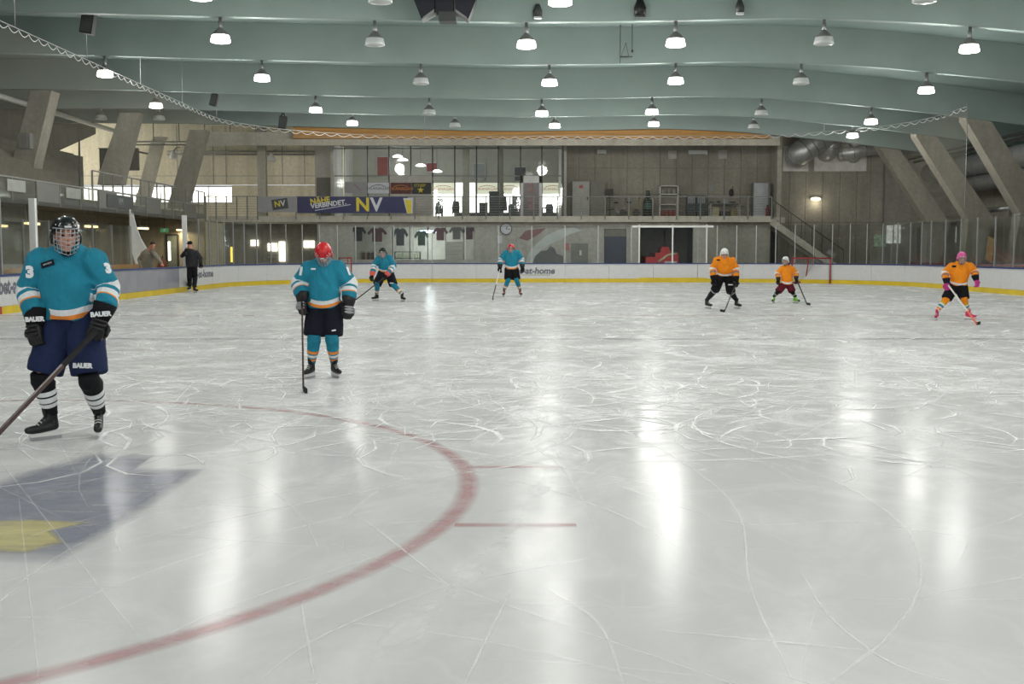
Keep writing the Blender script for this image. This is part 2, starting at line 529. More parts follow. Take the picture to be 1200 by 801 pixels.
# ice scratches: thousands of thin snow-filled skate cuts, nobody could count them
def scratches():
    rnd = random.Random(7)
    vs, fs, fade = [], [], []
    def ribbon(x, y, ang, curv, L, wd, fd):
        n = max(4, int(L / 0.35)); n = min(n, 16)
        ds = L / n; rows = []
        for i in range(n + 1):
            t = i / n
            s = wd * (0.35 + 0.65 * math.sin(math.pi * min(1, max(0.02, t))))
            rows.append((x, y, ang, s, fd * min(1, 6 * t, 6 * (1 - t)) * (0.6 + 0.4 * rnd.random())))
            ang += curv * ds; x += math.cos(ang) * ds; y += math.sin(ang) * ds
        b = len(vs)
        for (px, py, a, s, q) in rows:
            nx, ny = -math.sin(a), math.cos(a)
            vs.append((px - nx * s, py - ny * s, 0.004)); fade.append(0)
            vs.append((px, py, 0.0045)); fade.append(q)
            vs.append((px + nx * s, py + ny * s, 0.004)); fade.append(0)
        for i in range(n):
            for j in range(2):
                fs.append((b + i * 3 + j, b + i * 3 + j + 1, b + (i + 1) * 3 + j + 1, b + (i + 1) * 3 + j))
    def inside(x, y):
        return XL + 0.6 < x < XR - 0.6 and y < YF - 0.8 and not ((y > YF - RC) and (x < XL + RC or x > XR - RC) and math.hypot(x - (XL + RC if x < 3 else XR - RC), y - (YF - RC)) > RC - 0.6)
    cnt = 0
    while cnt < 4200:
        y = 3.2 + 54 * rnd.random() ** 1.25
        x = rnd.uniform(-0.5, 0.5) * y * 0.98
        if not inside(x, y): continue
        if y < 11 and rnd.random() < (0.95 if y < 8.5 else 0.75): continue
        cnt += 1
        ang = rnd.choice([rnd.gauss(0, 0.5), rnd.gauss(math.pi * 0.75, 0.6), rnd.uniform(0, 6.28)])
        L = min(rnd.expovariate(1 / 2.2) + 0.4, 8)
        curv = rnd.choice([0, 1, -1]) * rnd.uniform(0.02, 0.5)
        wd = rnd.choice([0.006, 0.009, 0.014, 0.022]) * (1 + y / 26) * (0.45 if y < 11 else 1.0)
        ex, ey = x + math.cos(ang) * L, y + math.sin(ang) * L
        if not inside(ex, ey): continue
        ribbon(x, y, ang, curv, L, wd, rnd.uniform(0.25, 0.95) * (0.45 if y < 11 else 1.0))
    for _ in range(900):                       # short snowy scrapes where players stopped
        y = rnd.uniform(12, 50); x = rnd.uniform(-0.45, 0.45) * y
        if not inside(x, y) or not inside(x + 1.5, y + 1.5) or not inside(x - 1.5, y - 1.5): continue
        ribbon(x, y, rnd.uniform(-0.8, 0.8), rnd.uniform(-1.2, 1.2), rnd.uniform(0.5, 1.6), rnd.uniform(0.04, 0.2), rnd.uniform(0.3, 0.85))
    for _ in range(1150):                       # curved stop and turn marks in front of the players
        y = rnd.uniform(8.5, 27); x = rnd.uniform(-0.47, 0.47) * y
        if not inside(x, y): continue
        a0 = rnd.gauss(0.15, 0.7) + (math.pi if rnd.random() < .5 else 0)
        ribbon(x, y, a0, rnd.choice((-1, 1)) * rnd.uniform(0.2, 1.6), rnd.uniform(0.6, 2.4), rnd.uniform(0.015, 0.05), rnd.uniform(0.5, 1.0))
    def long_cut(px, wd, fd):                  # the clearer single cuts near the camera
        P = [PZ(*p) for p in px]
        b = len(vs)
        m = 8; Q = []
        for i in range(len(P) - 1):
            p0, p1, p2, p3 = P[max(i - 1, 0)], P[i], P[i + 1], P[min(i + 2, len(P) - 1)]
            for j in range(m):
                t = j / m
                Q.append(0.5 * ((2 * p1) + (p2 - p0) * t + (2 * p0 - 5 * p1 + 4 * p2 - p3) * t * t + (3 * p1 - p0 - 3 * p2 + p3) * t ** 3))
        Q.append(P[-1])
        for i, q in enumerate(Q):
            d = (Q[min(i + 1, len(Q) - 1)] - Q[max(i - 1, 0)]).normalized()
            nrm = Vector((-d.y, d.x, 0)) * wd
            e = min(1, 4 * i / len(Q), 4 * (1 - i / len(Q)))
            for s, fv in ((-1, 0), (0, fd * e), (1, 0)):
                vs.append((q.x + nrm.x * s, q.y + nrm.y * s, 0.0048)); fade.append(fv)
        for i in range(len(Q) - 1):
            for j in range(2):
                fs.append((b + i * 3 + j, b + i * 3 + j + 1, b + (i + 1) * 3 + j + 1, b + (i + 1) * 3 + j))
    long_cut([(650, 480), (640, 560), (560, 660), (470, 745), (400, 810)], 0.22, 0.22)
    long_cut([(655, 420), (662, 480), (650, 545), (600, 640)], 0.30, 0.18)
    for c in ([(352, 700), (362, 760), (372, 815)], [(600, 690), (575, 740), (545, 801)], [(940, 670), (970, 720), (1040, 775), (1120, 801)],
              [(0, 590), (120, 560), (250, 520), (380, 500)], [(0, 640), (140, 600), (300, 580), (470, 540)], [(420, 615), (560, 605), (700, 570), (860, 545)],
              [(700, 560), (860, 612), (1000, 612), (1190, 640)], [(500, 560), (640, 520), (800, 470), (980, 452)], [(730, 500), (850, 580), (880, 690), (930, 800)],
              [(160, 760), (300, 700), (420, 660), (520, 630)], [(900, 530), (1040, 470), (1190, 455)], [(0, 700), (90, 640), (190, 600)],
              [(20, 520), (220, 500), (440, 470), (620, 455)], [(640, 690), (700, 730), (730, 801)], [(1060, 560), (1140, 520), (1200, 500)],
              [(300, 801), (380, 745), (520, 690), (690, 655)], [(450, 560), (470, 520), (540, 470), (640, 440)], [(820, 460), (930, 520), (1100, 545), (1200, 590)]):
        long_cut(c, 0.0075, 0.3)
    me = bpy.data.meshes.new('skate_scratches'); me.from_pydata(vs, [], fs)
    at = me.attributes.new('fade', 'FLOAT', 'POINT'); at.data.foreach_set('value', fade)
    k = NT('snow_in_scratches')
    k.b.inputs['Base Color'].default_value = srgb(252, 252, 252)
    k.b.inputs['Roughness'].default_value = 0.6
    tr = k.new('ShaderNodeBsdfTransparent'); mx = k.new('ShaderNodeMixShader')
    nz = k.ramp(k.noise(k.worldpos(), 3.0, 5), [(0.3, (0.4, 0.4, 0.4)), (0.6, (1, 1, 1))])
    k.ln(k.math('MULTIPLY', k.math('MULTIPLY', k.attr('fade'), 1.7, clamp=True), nz), mx.inputs[0])
    k.ln(tr.outputs[0], mx.inputs[1]); k.ln(k.b.outputs[0], mx.inputs[2]); k.ln(mx.outputs[0], k.out.inputs[0])
    o = link_mesh('skate_scratches', me, k.m, floor)
    o['kind'] = 'stuff'
    o['label'] = 'white snow-filled skate scratches all over the ice'
scratches()

# ------------------------------------------------------------------ roof and beams
_hx = np.array([-30, -17, -10, -4, 0, 4, 8, 12, 17, 21, 26, 30.0])
_hz = np.array([8.25, 8.2, 8.0, 7.87, 7.80, 7.84, 7.93, 7.76, 7.28, 6.76, 6.1, 5.6])
_gx = np.linspace(-30, 30, 601)
_gz = np.interp(_gx, _hx, _hz)
_ker = np.exp(-np.linspace(-2, 2, 41) ** 2); _ker /= _ker.sum()
_gz = np.convolve(np.pad(_gz, 20, mode='edge'), _ker, mode='valid')
def hb(x): return float(np.interp(x, _gx, _gz))
BEAM_Y = [PZ(600, y, 7.8).y for y in (26, 76, 116, 137)] + [60.3]
STEP = 7.0
BEAM_Y = [BEAM_Y[0] - 5.5 - STEP * i for i in range(4, -1, -1)] + BEAM_Y
xs = np.linspace(-27, 27, 91)
for i, by in enumerate(BEAM_Y):
    mb = MB()
    D = 1.25
    n = len(xs)
    vs = []
    for x in xs:
        zb = hb(x)
        vs += [(x, by, zb), (x, by + 0.24, zb), (x, by + 0.24, zb + D), (x, by, zb + D)]
    fs = [(a * 4 + j, (a + 1) * 4 + j, (a + 1) * 4 + (j + 1) % 4, a * 4 + (j + 1) % 4) for a in range(n - 1) for j in range(4)]
    fs += [(0, 1, 2, 3), tuple((n - 1) * 4 + q for q in (3, 2, 1, 0))]
    mb.add(vs, fs)
    o = structure('roof_beam', mb, M_TEAL)
    pos = ['farthest', 'second farthest', 'third farthest', 'fourth farthest', 'fifth farthest']
    j = len(BEAM_Y) - 1 - i
    o['label'] = 'wavy teal roof beam, %s from the camera' % pos[j] if j < 5 else 'wavy teal roof beam overhead, %s from the far end' % ['', '', '', '', '', 'sixth', 'seventh', 'eighth', 'ninth', 'tenth', 'last'][j]
vs, n = [], len(xs)
for yy in (-8, 70):
    for x in xs: vs.append((x, yy, hb(x) + 1.22))
for yy in (-8, 70):
    for x in xs: vs.append((x, yy, hb(x) + 1.5))
fs = [(a, a + 1, n + a + 1, n + a) for a in range(n - 1)] + [(2 * n + a, 3 * n + a, 3 * n + a + 1, 2 * n + a + 1) for a in range(n - 1)]
structure('ceiling', MB().add(vs, fs, True), M_ROOF, 'teal roof deck above the beams')
p0, p1 = PY(283, 163, 61.6), PY(900, 152, 61.6)
structure('trim_1', MB().bx(PY(345, 160, 61.6).x, p1.x, 61.2, 61.6, p0.z, p0.z + 1.2), M_WOOD, 'long bare wooden beam above the far gallery')
structure('trim_2', MB().bx(PY(240, 160, 61.8).x, 14.3, 61.7, 61.95, PY(600, 170.5, 61.8).z, PY(600, 155, 61.8).z), M_SLAB, 'grey roof edge trim below the wooden beam')

# ------------------------------------------------------------------ dasher boards
def path_at(off):
    pts = [Vector((x, y, 0)) for x, y in rink_outline(off, 48)]
    cum = [0.0]
    for a, b in zip(pts, pts[1:]): cum.append(cum[-1] + (b - a).length)
    def at(s):
        s = max(0, min(cum[-1], s))
        for i in range(len(cum) - 1):
            if s <= cum[i + 1] + 1e-9:
                t = (s - cum[i]) / max(1e-9, cum[i + 1] - cum[i])
                return pts[i].lerp(pts[i + 1], t)
        return pts[-1].copy()
    return at, cum[-1]
L1 = YF - RC - YN                    # left straight length
LA = RC * math.pi / 2
LS = XR - XL - 2 * RC
S_L, S_A1, S_F, S_A2 = L1, L1 + LA, L1 + LA + LS, L1 + 2 * LA + LS
S_E = S_A2 + L1
def spath(s, off):
    """point at rink-side arc length s, pushed outwards by off"""
    if s <= S_L: return Vector((XL - off, YN + s, 0))
    if s <= S_A1:
        a = math.pi - (s - S_L) / RC
        return Vector((XL + RC + (RC + off) * math.cos(a), YF - RC + (RC + off) * math.sin(a), 0))
    if s <= S_F: return Vector((XL + RC + (s - S_A1), YF + off, 0))
    if s <= S_A2:
        a = math.pi / 2 - (s - S_F) / RC
        return Vector((XR - RC + (RC + off) * math.cos(a), YF - RC + (RC + off) * math.sin(a), 0))
    return Vector((XR + off, YF - RC - (s - S_A2), 0))
def curved_slab(s0, s1, o0, o1, z0, z1, n=None):
    n = n or (4 if (s1 > S_L and s0 < S_A1) or (s1 > S_F and s0 < S_A2) else 1)
    vs = []
    for i in range(n + 1):
        s = s0 + (s1 - s0) * i / n
        a, b = spath(s, o0), spath(s, o1)
        for p, z in ((a, z0), (b, z0), (b, z1), (a, z1)): vs.append((p.x, p.y, z))
    fs = [(i * 4 + j, i * 4 + (j + 1) % 4, (i + 1) * 4 + (j + 1) % 4, (i + 1) * 4 + j) for i in range(n) for j in range(4)]
    fs += [(0, 1, 2, 3), tuple(n * 4 + q for q in (3, 2, 1, 0))]
    return MB().add(vs, fs)
def s_of_y(Y): return Y - YN
SIDES = [('side boards with blue rail along the bench side of the rink', 0.0, S_L, 'left'),
         ('curved and straight end boards with blue rail below the gallery', S_L, S_A2, 'far'),
         ('side boards with blue rail beneath the leaning concrete columns', S_A2, S_E - 14, 'right')]
BENCH0, BENCH1 = PX(45, 340, XL).y, PX(220, 330, XL).y
BOARDS = {}
for label, a, b, key in SIDES:
    root = thing('dasher_boards', label, 'rink boards', spath((a + b) / 2, 0.05))
    BOARDS[key] = root
    cuts = [a]
    while cuts[-1] < b - 1e-6:
        s = cuts[-1]
        step = 2.4 if key != 'far' else (LA / 6 if (s < S_A1 - 1e-6 or s >= S_F - 1e-6) else LS / 6)
        nx = min(b, s + step)
        if b - nx < 0.5: nx = b
        cuts.append(nx)
    for s0, s1 in zip(cuts, cuts[1:]):
        g = 0.006
        mid = spath((s0 + s1) / 2, 0).y
        m = M_BOARDG if key == 'left' and BENCH0 + 2.5 < mid < BENCH1 else M_BOARD
        curved_slab(s0 + g, s1 - g, 0.0, 0.10, 0.19, BH - 0.05).build('board_panel', m, root)
        red = key == 'left' and s0 <= s_of_y(27.4) <= s1
        curved_slab(s0 + g, s1 - g, -0.018, 0.10, 0.0, 0.185).build('kick_plate', M_YELL, root)
        curved_slab(s0, s1, -0.03, 0.16, BH - 0.05, BH).build('rail_cap', M_BLUE, root)
    if key == 'left':
        MB().bx(XL - 0.05, XL + 0.022, 27.25, 27.95, 0.0, 0.19).build('red_line_marker', M_RED, root)
    # glass above
    gl = [a]
    while gl[-1] < b - 1e-6:
        s = gl[-1]
        if key == 'far': step = LA / 14 if (s < S_A1 - 1e-6 or s >= S_F - 1e-6) else LS / 8
        else: step = 1.62
        nx = min(b, s + step)
        if b - nx < 0.3: nx = b
        gl.append(nx)
    for s0, s1 in zip(gl, gl[1:]):
        mid = spath((s0 + s1) / 2, 0).y
        if key == 'left' and BENCH0 < mid < BENCH1: continue
        if mid < 8: continue
        curved_slab(s0 + 0.02, s1 - 0.02, 0.05, 0.062, BH + 0.01, GT, n=2 if key == 'far' else 1).build('glass_pane', M_GLASS, root)
    for s in gl[:-1] if key != 'right' else gl:
        p = spath(s, 0.056)
        if key == 'left' and BENCH0 - 0.8 < p.y < BENCH1 + 0.8: continue
        if p.y < 8: continue
        if key == 'far' and p.y > 57 and PY(745, 300, YF).x < p.x < PY(832, 300, YF).x: continue
        d = (spath(s + 0.05, 0.056) - spath(max(0, s - 0.05), 0.056)).normalized()
        MB().box((p.x, p.y, (BH + GT) / 2), (0.04, 0.05, GT - BH + 0.02), rz=math.atan2(d.y, d.x)).build('stanchion', M_ALU, root)
for yy in (BENCH0, BENCH1):
    MB().bx(XL - 0.16, XL + 0.0, yy - 0.07, yy + 0.07, BH, GT + 0.1).build('end_post', M_WHITE, BOARDS['left'])
M_TXT = mat('grey_board_lettering', (104, 106, 118), 0.5, var=0.05)
def board_text(body, c, xd, fit, parent, sh=0.15):
    o = text('lettering', body, .6, M_TXT, parent, face_matrix(c, xd, (0, 0, 1)), shear=sh, bold=0.02, fit=fit)
    return o
pl = PX(12, 335, XL)
board_text('bet-at-home', (XL + 0.004, 29.1, pl.z + .01), (0, 1, 0), (2.45, .42), BOARDS['left'], 0)
pl = PX(232, 321, XL)
board_text('bet-at-home', (XL + 0.004, 46.25, pl.z), (0, 1, 0), (3.3, .32), BOARDS['left'], 0)
pl = PY(624, 317, YF)
board_text('bet-at-home', (1.05, YF - 0.004, pl.z), (1, 0, 0), (2.2, .33), BOARDS['far'])
a, b = PY(612, 322, YF), PY(645, 322, YF)
MB().bx(a.x, b.x, YF - 0.004, YF, a.z - 0.012, a.z + 0.012).build('underline', mat('green_print', (120, 150, 96), 0.5), BOARDS['far'])
# kick plate of the vehicle gate is prouder
a, b = PY(749, 327, YF), PY(828, 327, YF)
MB().bx(a.x, b.x, YF - 0.05, YF - 0.02, 0.0, 0.23).build('gate_kick_plate', M_YELL, BOARDS['far'])
for px in (749, 788, 828):
    p = PY(px, 300, YF - .02)
    MB().bx(p.x - 0.035, p.x + 0.035, YF - 0.025, YF + 0.02, BH, GT + 0.06).build('gate_post', M_WHITE, BOARDS['far'])
a, b = PY(741, 265, YF), PY(836, 265, YF)
MB().bx(a.x, b.x, YF - 0.04, YF + 0.05, a.z - 0.06, a.z + 0.04).build('gate_track', M_WHITE, BOARDS['far'])

# ------------------------------------------------------------------ safety net with scalloped rope
NZ = 7.28
def net(label, s0, s1, n):
    root = thing('safety_net', label, 'net', spath((s0 + s1) / 2, 0.2) + Vector((0, 0, GT)))
    vs = []
    for i in range(n + 1):
        p = spath(s0 + (s1 - s0) * i / n, 0.3)
        vs += [(p.x, p.y, GT - 0.05), (p.x, p.y, NZ - 0.12)]
    MB().add(vs, [(2 * i, 2 * i + 2, 2 * i + 3, 2 * i + 1) for i in range(n)], True).build('mesh_netting', M_NET, root)
    pts = [spath(s0 + (s1 - s0) * i / n, 0.3) + Vector((0, 0, NZ)) for i in range(n + 1)]
    MB().tube(pts, 0.014, 5).build('top_cable', M_ALU, root)
    sc = MB(); q = []
    m = int((s1 - s0) / 0.62)
    for i in range(m):
        for j in range(5):
            t = (i + j / 5) / m
            q.append(spath(s0 + (s1 - s0) * t, 0.3) + Vector((0, 0, NZ - 0.03 - 0.12 * math.sin(math.pi * j / 5))))
    sc.tube(q, 0.012, 4).build('scalloped_edge_rope', M_WHITE, root)
    return root
nl = net('grey safety net hanging along the bench side', s_of_y(9), S_L, 20)
nf = net('grey safety net hanging behind the far boards', S_L, S_A2, 60)
S_NR = S_A2 + (YF - RC - 46.0)
nr = net('short grey safety net on the duct side of the rink', S_A2, S_NR, 4)
for s in [s_of_y(y) for y in (14, 18, 22, 26, 30, 35, 40, 45)]:
    p = spath(s, 0.3)
    MB().tube([(p.x, p.y, NZ), (p.x, p.y, hb(p.x) + 1.2)], 0.012, 4).build('hanger_wire', M_ALU, nl)
for s in (S_L + 1, S_L + 6, S_L + 13, S_F + 6):
    p = spath(s, 0.3)
    MB().tube([(p.x, p.y, NZ), (p.x, p.y, hb(p.x) + 1.2)], 0.012, 4).build('hanger_wire', M_ALU, nf)
p = spath(S_NR, 0.3)
MB().tube([(p.x, p.y, GT), (p.x, p.y, NZ + 0.2)], 0.016, 5).build('edge_wire', M_ALU, nr)
# ------------------------------------------------------------------ outer walls
YB, YG, YW = 68.0, 62.0, 66.0            # gallery back wall, gallery front edge, right-hand back wall
def rect(px0, py0, px1, py1, Y):
    a, b = PY(px0, py0, Y), PY(px1, py1, Y)
    return min(a.x, b.x), max(a.x, b.x), min(a.z, b.z), max(a.z, b.z)
def prect(mb, px0, py0, px1, py1, Y, th=0.05):
    x0, x1, z0, z1 = rect(px0, py0, px1, py1, Y)
    return mb.bx(x0, x1, Y - th, Y, z0, z1)
XC = PY(906, 200, YB).x                  # corner where the gallery wall ends
XCR = PY(395, 200, YB).x                 # left end of the panelled wall / glazed room
XG0, XG1 = PY(391, 200, YW).x, PY(660, 200, YW).x
ZG = PY(600, 253, YG).z                  # gallery floor
wl_far = structure('wall_far', MB().bx(XG1, XC + 0.2, YB + 0.06, YB + 0.4, 0, 10), M_CONC_D, 'concrete panel wall behind the gallery')
# concrete panels with recessed joints on the gallery wall
xs_p = [PY(px, 200, YB).x for px in (660, 678.5, 697, 716, 735, 754, 773.5, 792.5, 811, 830, 849, 868, 887)] + [XC]
zs_p = [ZG - 0.1, PY(700, 228, YB).z, PY(700, 197, YB).z, 9.6]
for i in range(len(xs_p) - 1):
    for j in range(3):
        MB().bx(xs_p[i] + 0.012, xs_p[i + 1] - 0.012, YB - 0.02 + 0.004 * ((i * 7 + j * 5) % 3), YB + 0.08, zs_p[j] + 0.012, zs_p[j + 1] - 0.012).build('concrete_panel', M_CONC, wl_far)
# cream wall at far end on the left, with a strip window
YCW = 69.0
XCL = -34.0
wc = structure('wall_far_cream', MB().bx(XCL, XG0 + 0.1, YCW, YCW + 0.3, PY(200, 217, YCW).z + 0.05, 10), M_CREAM, 'cream daylight wall left of the glazed room')
zw0, zw1 = PY(200, 238, YCW).z, PY(200, 218, YCW).z
structure('wall_far_low', MB().bx(XCL, XG0 + 0.1, YCW, YCW + 0.3, 0, zw0), M_CREAM, 'cream wall below the strip window')
xw1 = PY(272, 228, YCW).x
structure('wall_far_side', MB().bx(xw1, XG0 + 0.1, YCW, YCW + 0.3, zw0, zw1 + 0.05), M_CREAM, 'cream wall beside the strip window')
def window(n, x0, x1, y, z0, z1, cols, label):
    r = thing('window_%d' % n, label, None, ((x0 + x1) / 2, y, z0), kind='structure')
    wd = (x1 - x0) / cols
    for i in range(cols):
        MB().bx(x0 + wd * i + 0.03, x0 + wd * (i + 1) - 0.03, y, y + 0.03, z0, z1).build('pane', M_DAY, r)
    f = MB()
    for i in range(cols + 1): f.bx(x0 + wd * i - 0.03, x0 + wd * i + 0.03, y - 0.05, y + 0.05, z0, z1)
    f.bx(x0, x1, y - 0.05, y + 0.05, z0 - 0.06, z0); f.bx(x0, x1, y - 0.05, y + 0.05, z1, z1 + 0.06)
    f.build('window_frame', M_ALU, r)
    return r
window(1, XCL, xw1, YCW + 0.1, zw0 + .06, zw1 - .06, 12, 'bright strip window in the cream wall behind the side gallery')
jb = MB()
for px in (208, 250, 265, 331, 357): 
    p = PY(px, 200, YCW); jb.bx(p.x - 0.02, p.x + 0.02, YCW - 0.02, YCW + 0.01, zw1 + .1, 9)
p = PY(200, 206, YCW); jb.bx(-30, XG0, YCW - 0.02, YCW + 0.01, p.z - 0.015, p.z + 0.015)
jb.build('panel_joint', M_GPRINT, wc)
# grey return wall with door next to the glazed room
x0, x1, z0, z1 = rect(371, 183, 394, 250, YCW - 0.3)
wr = structure('wall_far_return', MB().bx(x0 - 0.1, x1 + 0.3, YCW - 0.35, YCW - 0.02, 0, 9), M_GREYW, 'grey wall piece next to the glazed room')
prect(MB(), 371, 208, 389, 252, YCW - 0.36, 0.06).build('door_leaf', mat('grey_door', (104, 104, 100), 0.6), wr)
# right: concrete back wall
wr2 = structure('wall_right_back', MB().bx(XC, 30, YW + 0.05, YW + 0.4, 0, 10), M_CONC_D, 'tall concrete wall behind the stairs')
xs_q = [XC] + [PY(px, 220, YW).x for px in (925, 944, 964, 984, 1004, 1020, 1035)]
for i in range(len(xs_q) - 1):
    for z0, z1 in ((0, 3.2), (3.2, 6.0), (6.0, 9.6)):
        MB().bx(xs_q[i] + 0.012, xs_q[i + 1] - 0.012, YW - 0.02, YW + 0.1, z0 + 0.012, z1 - 0.012).build('concrete_panel', M_CONC, wr2)
structure('wall_right_pale', MB().bx(xs_q[-1] + 0.1, 26, YW - 0.05, YW + 0.1, 0, 9), concrete('paler_concrete', (152, 149, 141), 0.1), 'smoother pale wall right of the concrete panels')
structure('wall_right_return', MB().bx(XC - 0.15, XC + 0.15, YW, YB + 0.2, 0, 9.6), M_CONC_L, 'concrete corner between gallery and stair wall')
p = PY(913, 200, YW - 1.2)
structure('trim_3', MB().bx(p.x - 0.12, p.x + 0.12, YW - 1.3, YW - 1.0, ZG - 0.2, 9), M_CONC_L, 'slim concrete corner post at end of gallery')
structure('wall_right', MB().bx(25.5, 25.8, 12, 67, 0, 9), M_CONC, 'concrete side wall behind the ducts')
# side wall on the left, upper part cut on the slant
structure('wall_left', MB().prism([(2, 3.2), (59.8, 3.2), (59.8, 6.5), (66.7, 8.3), (66.7, 9.5), (2, 9.5)], 'x', -24.3, -24.0), M_STAND, 'side wall above the stands with painted-in shade and a slanted edge')
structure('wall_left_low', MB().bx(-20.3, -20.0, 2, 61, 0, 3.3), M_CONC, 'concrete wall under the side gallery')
structure('wall_left_end', MB().bx(-33, -24.0, 45.5, 45.8, 0, 9.5), M_STAND, 'cross wall with painted-in shade at the end of the stands')
w3 = thing('window_2', 'large bright daylight window behind the scoreboard column', None, (-28.5, 67, 3.5), kind='structure')
for i in range(4):
    MB().bx(-29.0, -28.97, 57.5 + i * 2.6 + 0.05, 60.1 + i * 2.6 - 0.05, 4.0, 8.8).build('pane', mat('sunlit_window', (255, 250, 236), .5, var=0, emis=5.0) if i == 0 else bpy.data.materials['sunlit_window'], w3)
f = MB()
for i in range(5): f.bx(-29.05, -28.9, 57.5 + i * 2.6 - 0.06, 57.5 + i * 2.6 + 0.06, 4.0, 8.8)
f.bx(-29.05, -28.9, 57.4, 68, 3.9, 4.0).bx(-29.05, -28.9, 57.4, 68, 6.3, 6.4)
f.build('window_frame', M_DARK, w3)
ld = bpy.data.lights.new('daylight_through_window', 'AREA'); ld.shape = 'RECTANGLE'; ld.size = 10; ld.size_y = 4.6; ld.energy = 2400; ld.color = (1, .96, .86)
lo = bpy.data.objects.new('daylight_through_window', ld); COL.objects.link(lo); lo.parent = w3; lo.matrix_world = Matrix.Translation((-28.85, 62.7, 6.4)) @ Matrix.Rotation(-math.pi / 2, 4, 'Y') @ Matrix.Rotation(math.pi / 2, 4, 'Z')

# ------------------------------------------------------------------ far gallery slab, lower wall, railing
zs0, zs1 = PY(600, 260, YG).z, ZG
structure('floor_gallery', MB().bx(-16.4, PY(905, 250, YG).x, YG, YCW, zs0, zs1).bx(PY(905, 250, YG).x, XC - .16, YG + 2.1, YCW, zs0, zs1), M_SLAB, 'concrete gallery floor slab at the far end')
YL = 62.6
lowx0 = PY(372, 280, YL).x
holes = [(413, 266, 556, 304), (708, 268, 734, 310), (750, 266, 812, 310)]
def wall_with_holes(name, x0, x1, z0, z1, y0, y1, hs, m, label):
    mb = MB()
    xsw = sorted({x0, x1} | {h[0] for h in hs} | {h[1] for h in hs})
    for a, b in zip(xsw, xsw[1:]):
        c = (a + b) / 2
        h = [q for q in hs if q[0] < c < q[1]]
        if not h: mb.bx(a, b, y0, y1, z0, z1)
        else:
            if h[0][2] > z0 + .01: mb.bx(a, b, y0, y1, z0, h[0][2])
            if h[0][3] < z1 - .01: mb.bx(a, b, y0, y1, h[0][3], z1)
    return structure(name, mb, m, label)
H = []
for h in holes:
    x0, x1, z0, z1 = rect(*h, YL)
    H.append((x0, x1, max(0.0, z0) if h[0] < 500 else 0.0, z1))
xr_end = PY(829, 280, YL).x
wall_with_holes('wall_far_lower', lowx0, xr_end, 0, zs0, YL, YL + 0.25, H, M_GREYW, 'grey painted wall under the gallery with shop window and garage opening')
structure('wall_far_lower_concrete', MB().bx(xr_end, PY(903, 280, YL).x, YL + 0.1, YL + 0.4, 0, zs0), M_CONC, 'bare concrete wall under the gallery right of the garage')
# dark hall to the left of the lower wall
structure('wall_lobby', MB().bx(-16.5, lowx0, 65.6, 65.9, 0, zs0), M_CONC, 'shaded concrete lobby wall under the gallery')
w4 = thing('window_3', 'bright lobby windows seen under the gallery', None, (-11, 65.6, 0.4), kind='structure')
for (a, b, c, d) in ((314, 285, 325, 294), (327, 283, 335, 306), (356, 282, 363, 290), (363.5, 282, 368.5, 290), (294, 281, 303, 288)):
    prect(MB(), a, b, c, d, 65.55, 0.04).build('pane', M_DAY, w4)
prect(MB(), 314, 300, 325, 302, 65.54, 0.05).build('window_frame', M_ALU, w4)
# garage behind the opening
gx0, gx1, gz0, gz1 = H[2]
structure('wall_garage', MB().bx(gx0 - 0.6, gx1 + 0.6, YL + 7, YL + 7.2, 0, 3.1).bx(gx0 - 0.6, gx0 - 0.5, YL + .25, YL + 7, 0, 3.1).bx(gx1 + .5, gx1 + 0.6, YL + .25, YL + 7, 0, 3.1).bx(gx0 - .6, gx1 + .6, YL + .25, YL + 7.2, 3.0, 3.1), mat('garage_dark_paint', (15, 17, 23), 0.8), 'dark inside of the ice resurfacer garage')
structure('door_1', prect(MB(), 708, 277, 734, 310, YL + 0.2, 0.08), mat('blue_grey_door', (60, 66, 84), 0.5), 'blue-grey double door under the gallery')
structure('trim_4', prect(MB(), 708, 268, 734, 277, YL + 0.2, 0.1), M_CONC_D, 'shutter box above blue-grey door')
d2 = structure('door_2', prect(MB(), 669, 285, 689, 310, YL - 0.005, 0.05), mat('grey_steel_door', (132, 132, 126), 0.6), 'small grey steel door under the gallery')
prect(MB(), 679, 293, 681.5, 299, YL - 0.06, 0.02).build('door_sign', M_WPRINT, d2)
sg = tag(prect(MB(), 662, 285, 667, 293, YL - 0.01, 0.02).build('safety_sign', mat('red_white_sign', (190, 120, 118), 0.6)), 'small red and white safety sign beside grey steel door', 'sign')
structure('trim_5', prect(MB(), 745, 261, 819, 265, YL - 0.02, 0.2), M_SLAB, 'pale lintel box above the garage opening')

# ice resurfacer in the garage
zr = thing('ice_resurfacer', 'red ice resurfacing machine parked in the dark garage', 'ice resurfacer', (PY(776, 300, YL + 2).x, YL + 2, -0.12))
YZ = YL + 1.2
rp = lambda a, b, c, d, y, t: rect(a, b, c, d, y)
M_ZRED = mat('resurfacer_red', (208, 22, 28), 0.35, var=0.08, spec=0.5)
x0, x1, _, z1 = rect(768, 296, 795, 306, YZ)
MB().bx(x0, x1, YZ, YZ + 2.9, 0.35, z1).build('body', M_ZRED, zr)
x0, x1, _, z1 = rect(756, 303, 770, 308, YZ)
MB().bx(x0, x1, YZ - 0.2, YZ + 2.0, 0.35, z1 + 0.1).build('hood', M_ZRED, zr)
x0, x1, z0, z1 = rect(773, 289, 786, 297, YZ + 0.8)
MB().prism([(x0, z0), (x1, z0), (x1 - 0.15, z1), (x0 + 0.1, z1)], 'y', YZ + 0.6, YZ + 2.0).build('snow_tank', M_ZRED, zr)
b0 = PY(771, 307, YZ - 0.05); pts = [PY(a, b, YZ - 0.03) for a, b in ((771, 307), (777, 303), (782, 299), (787, 297.5), (793, 297))]
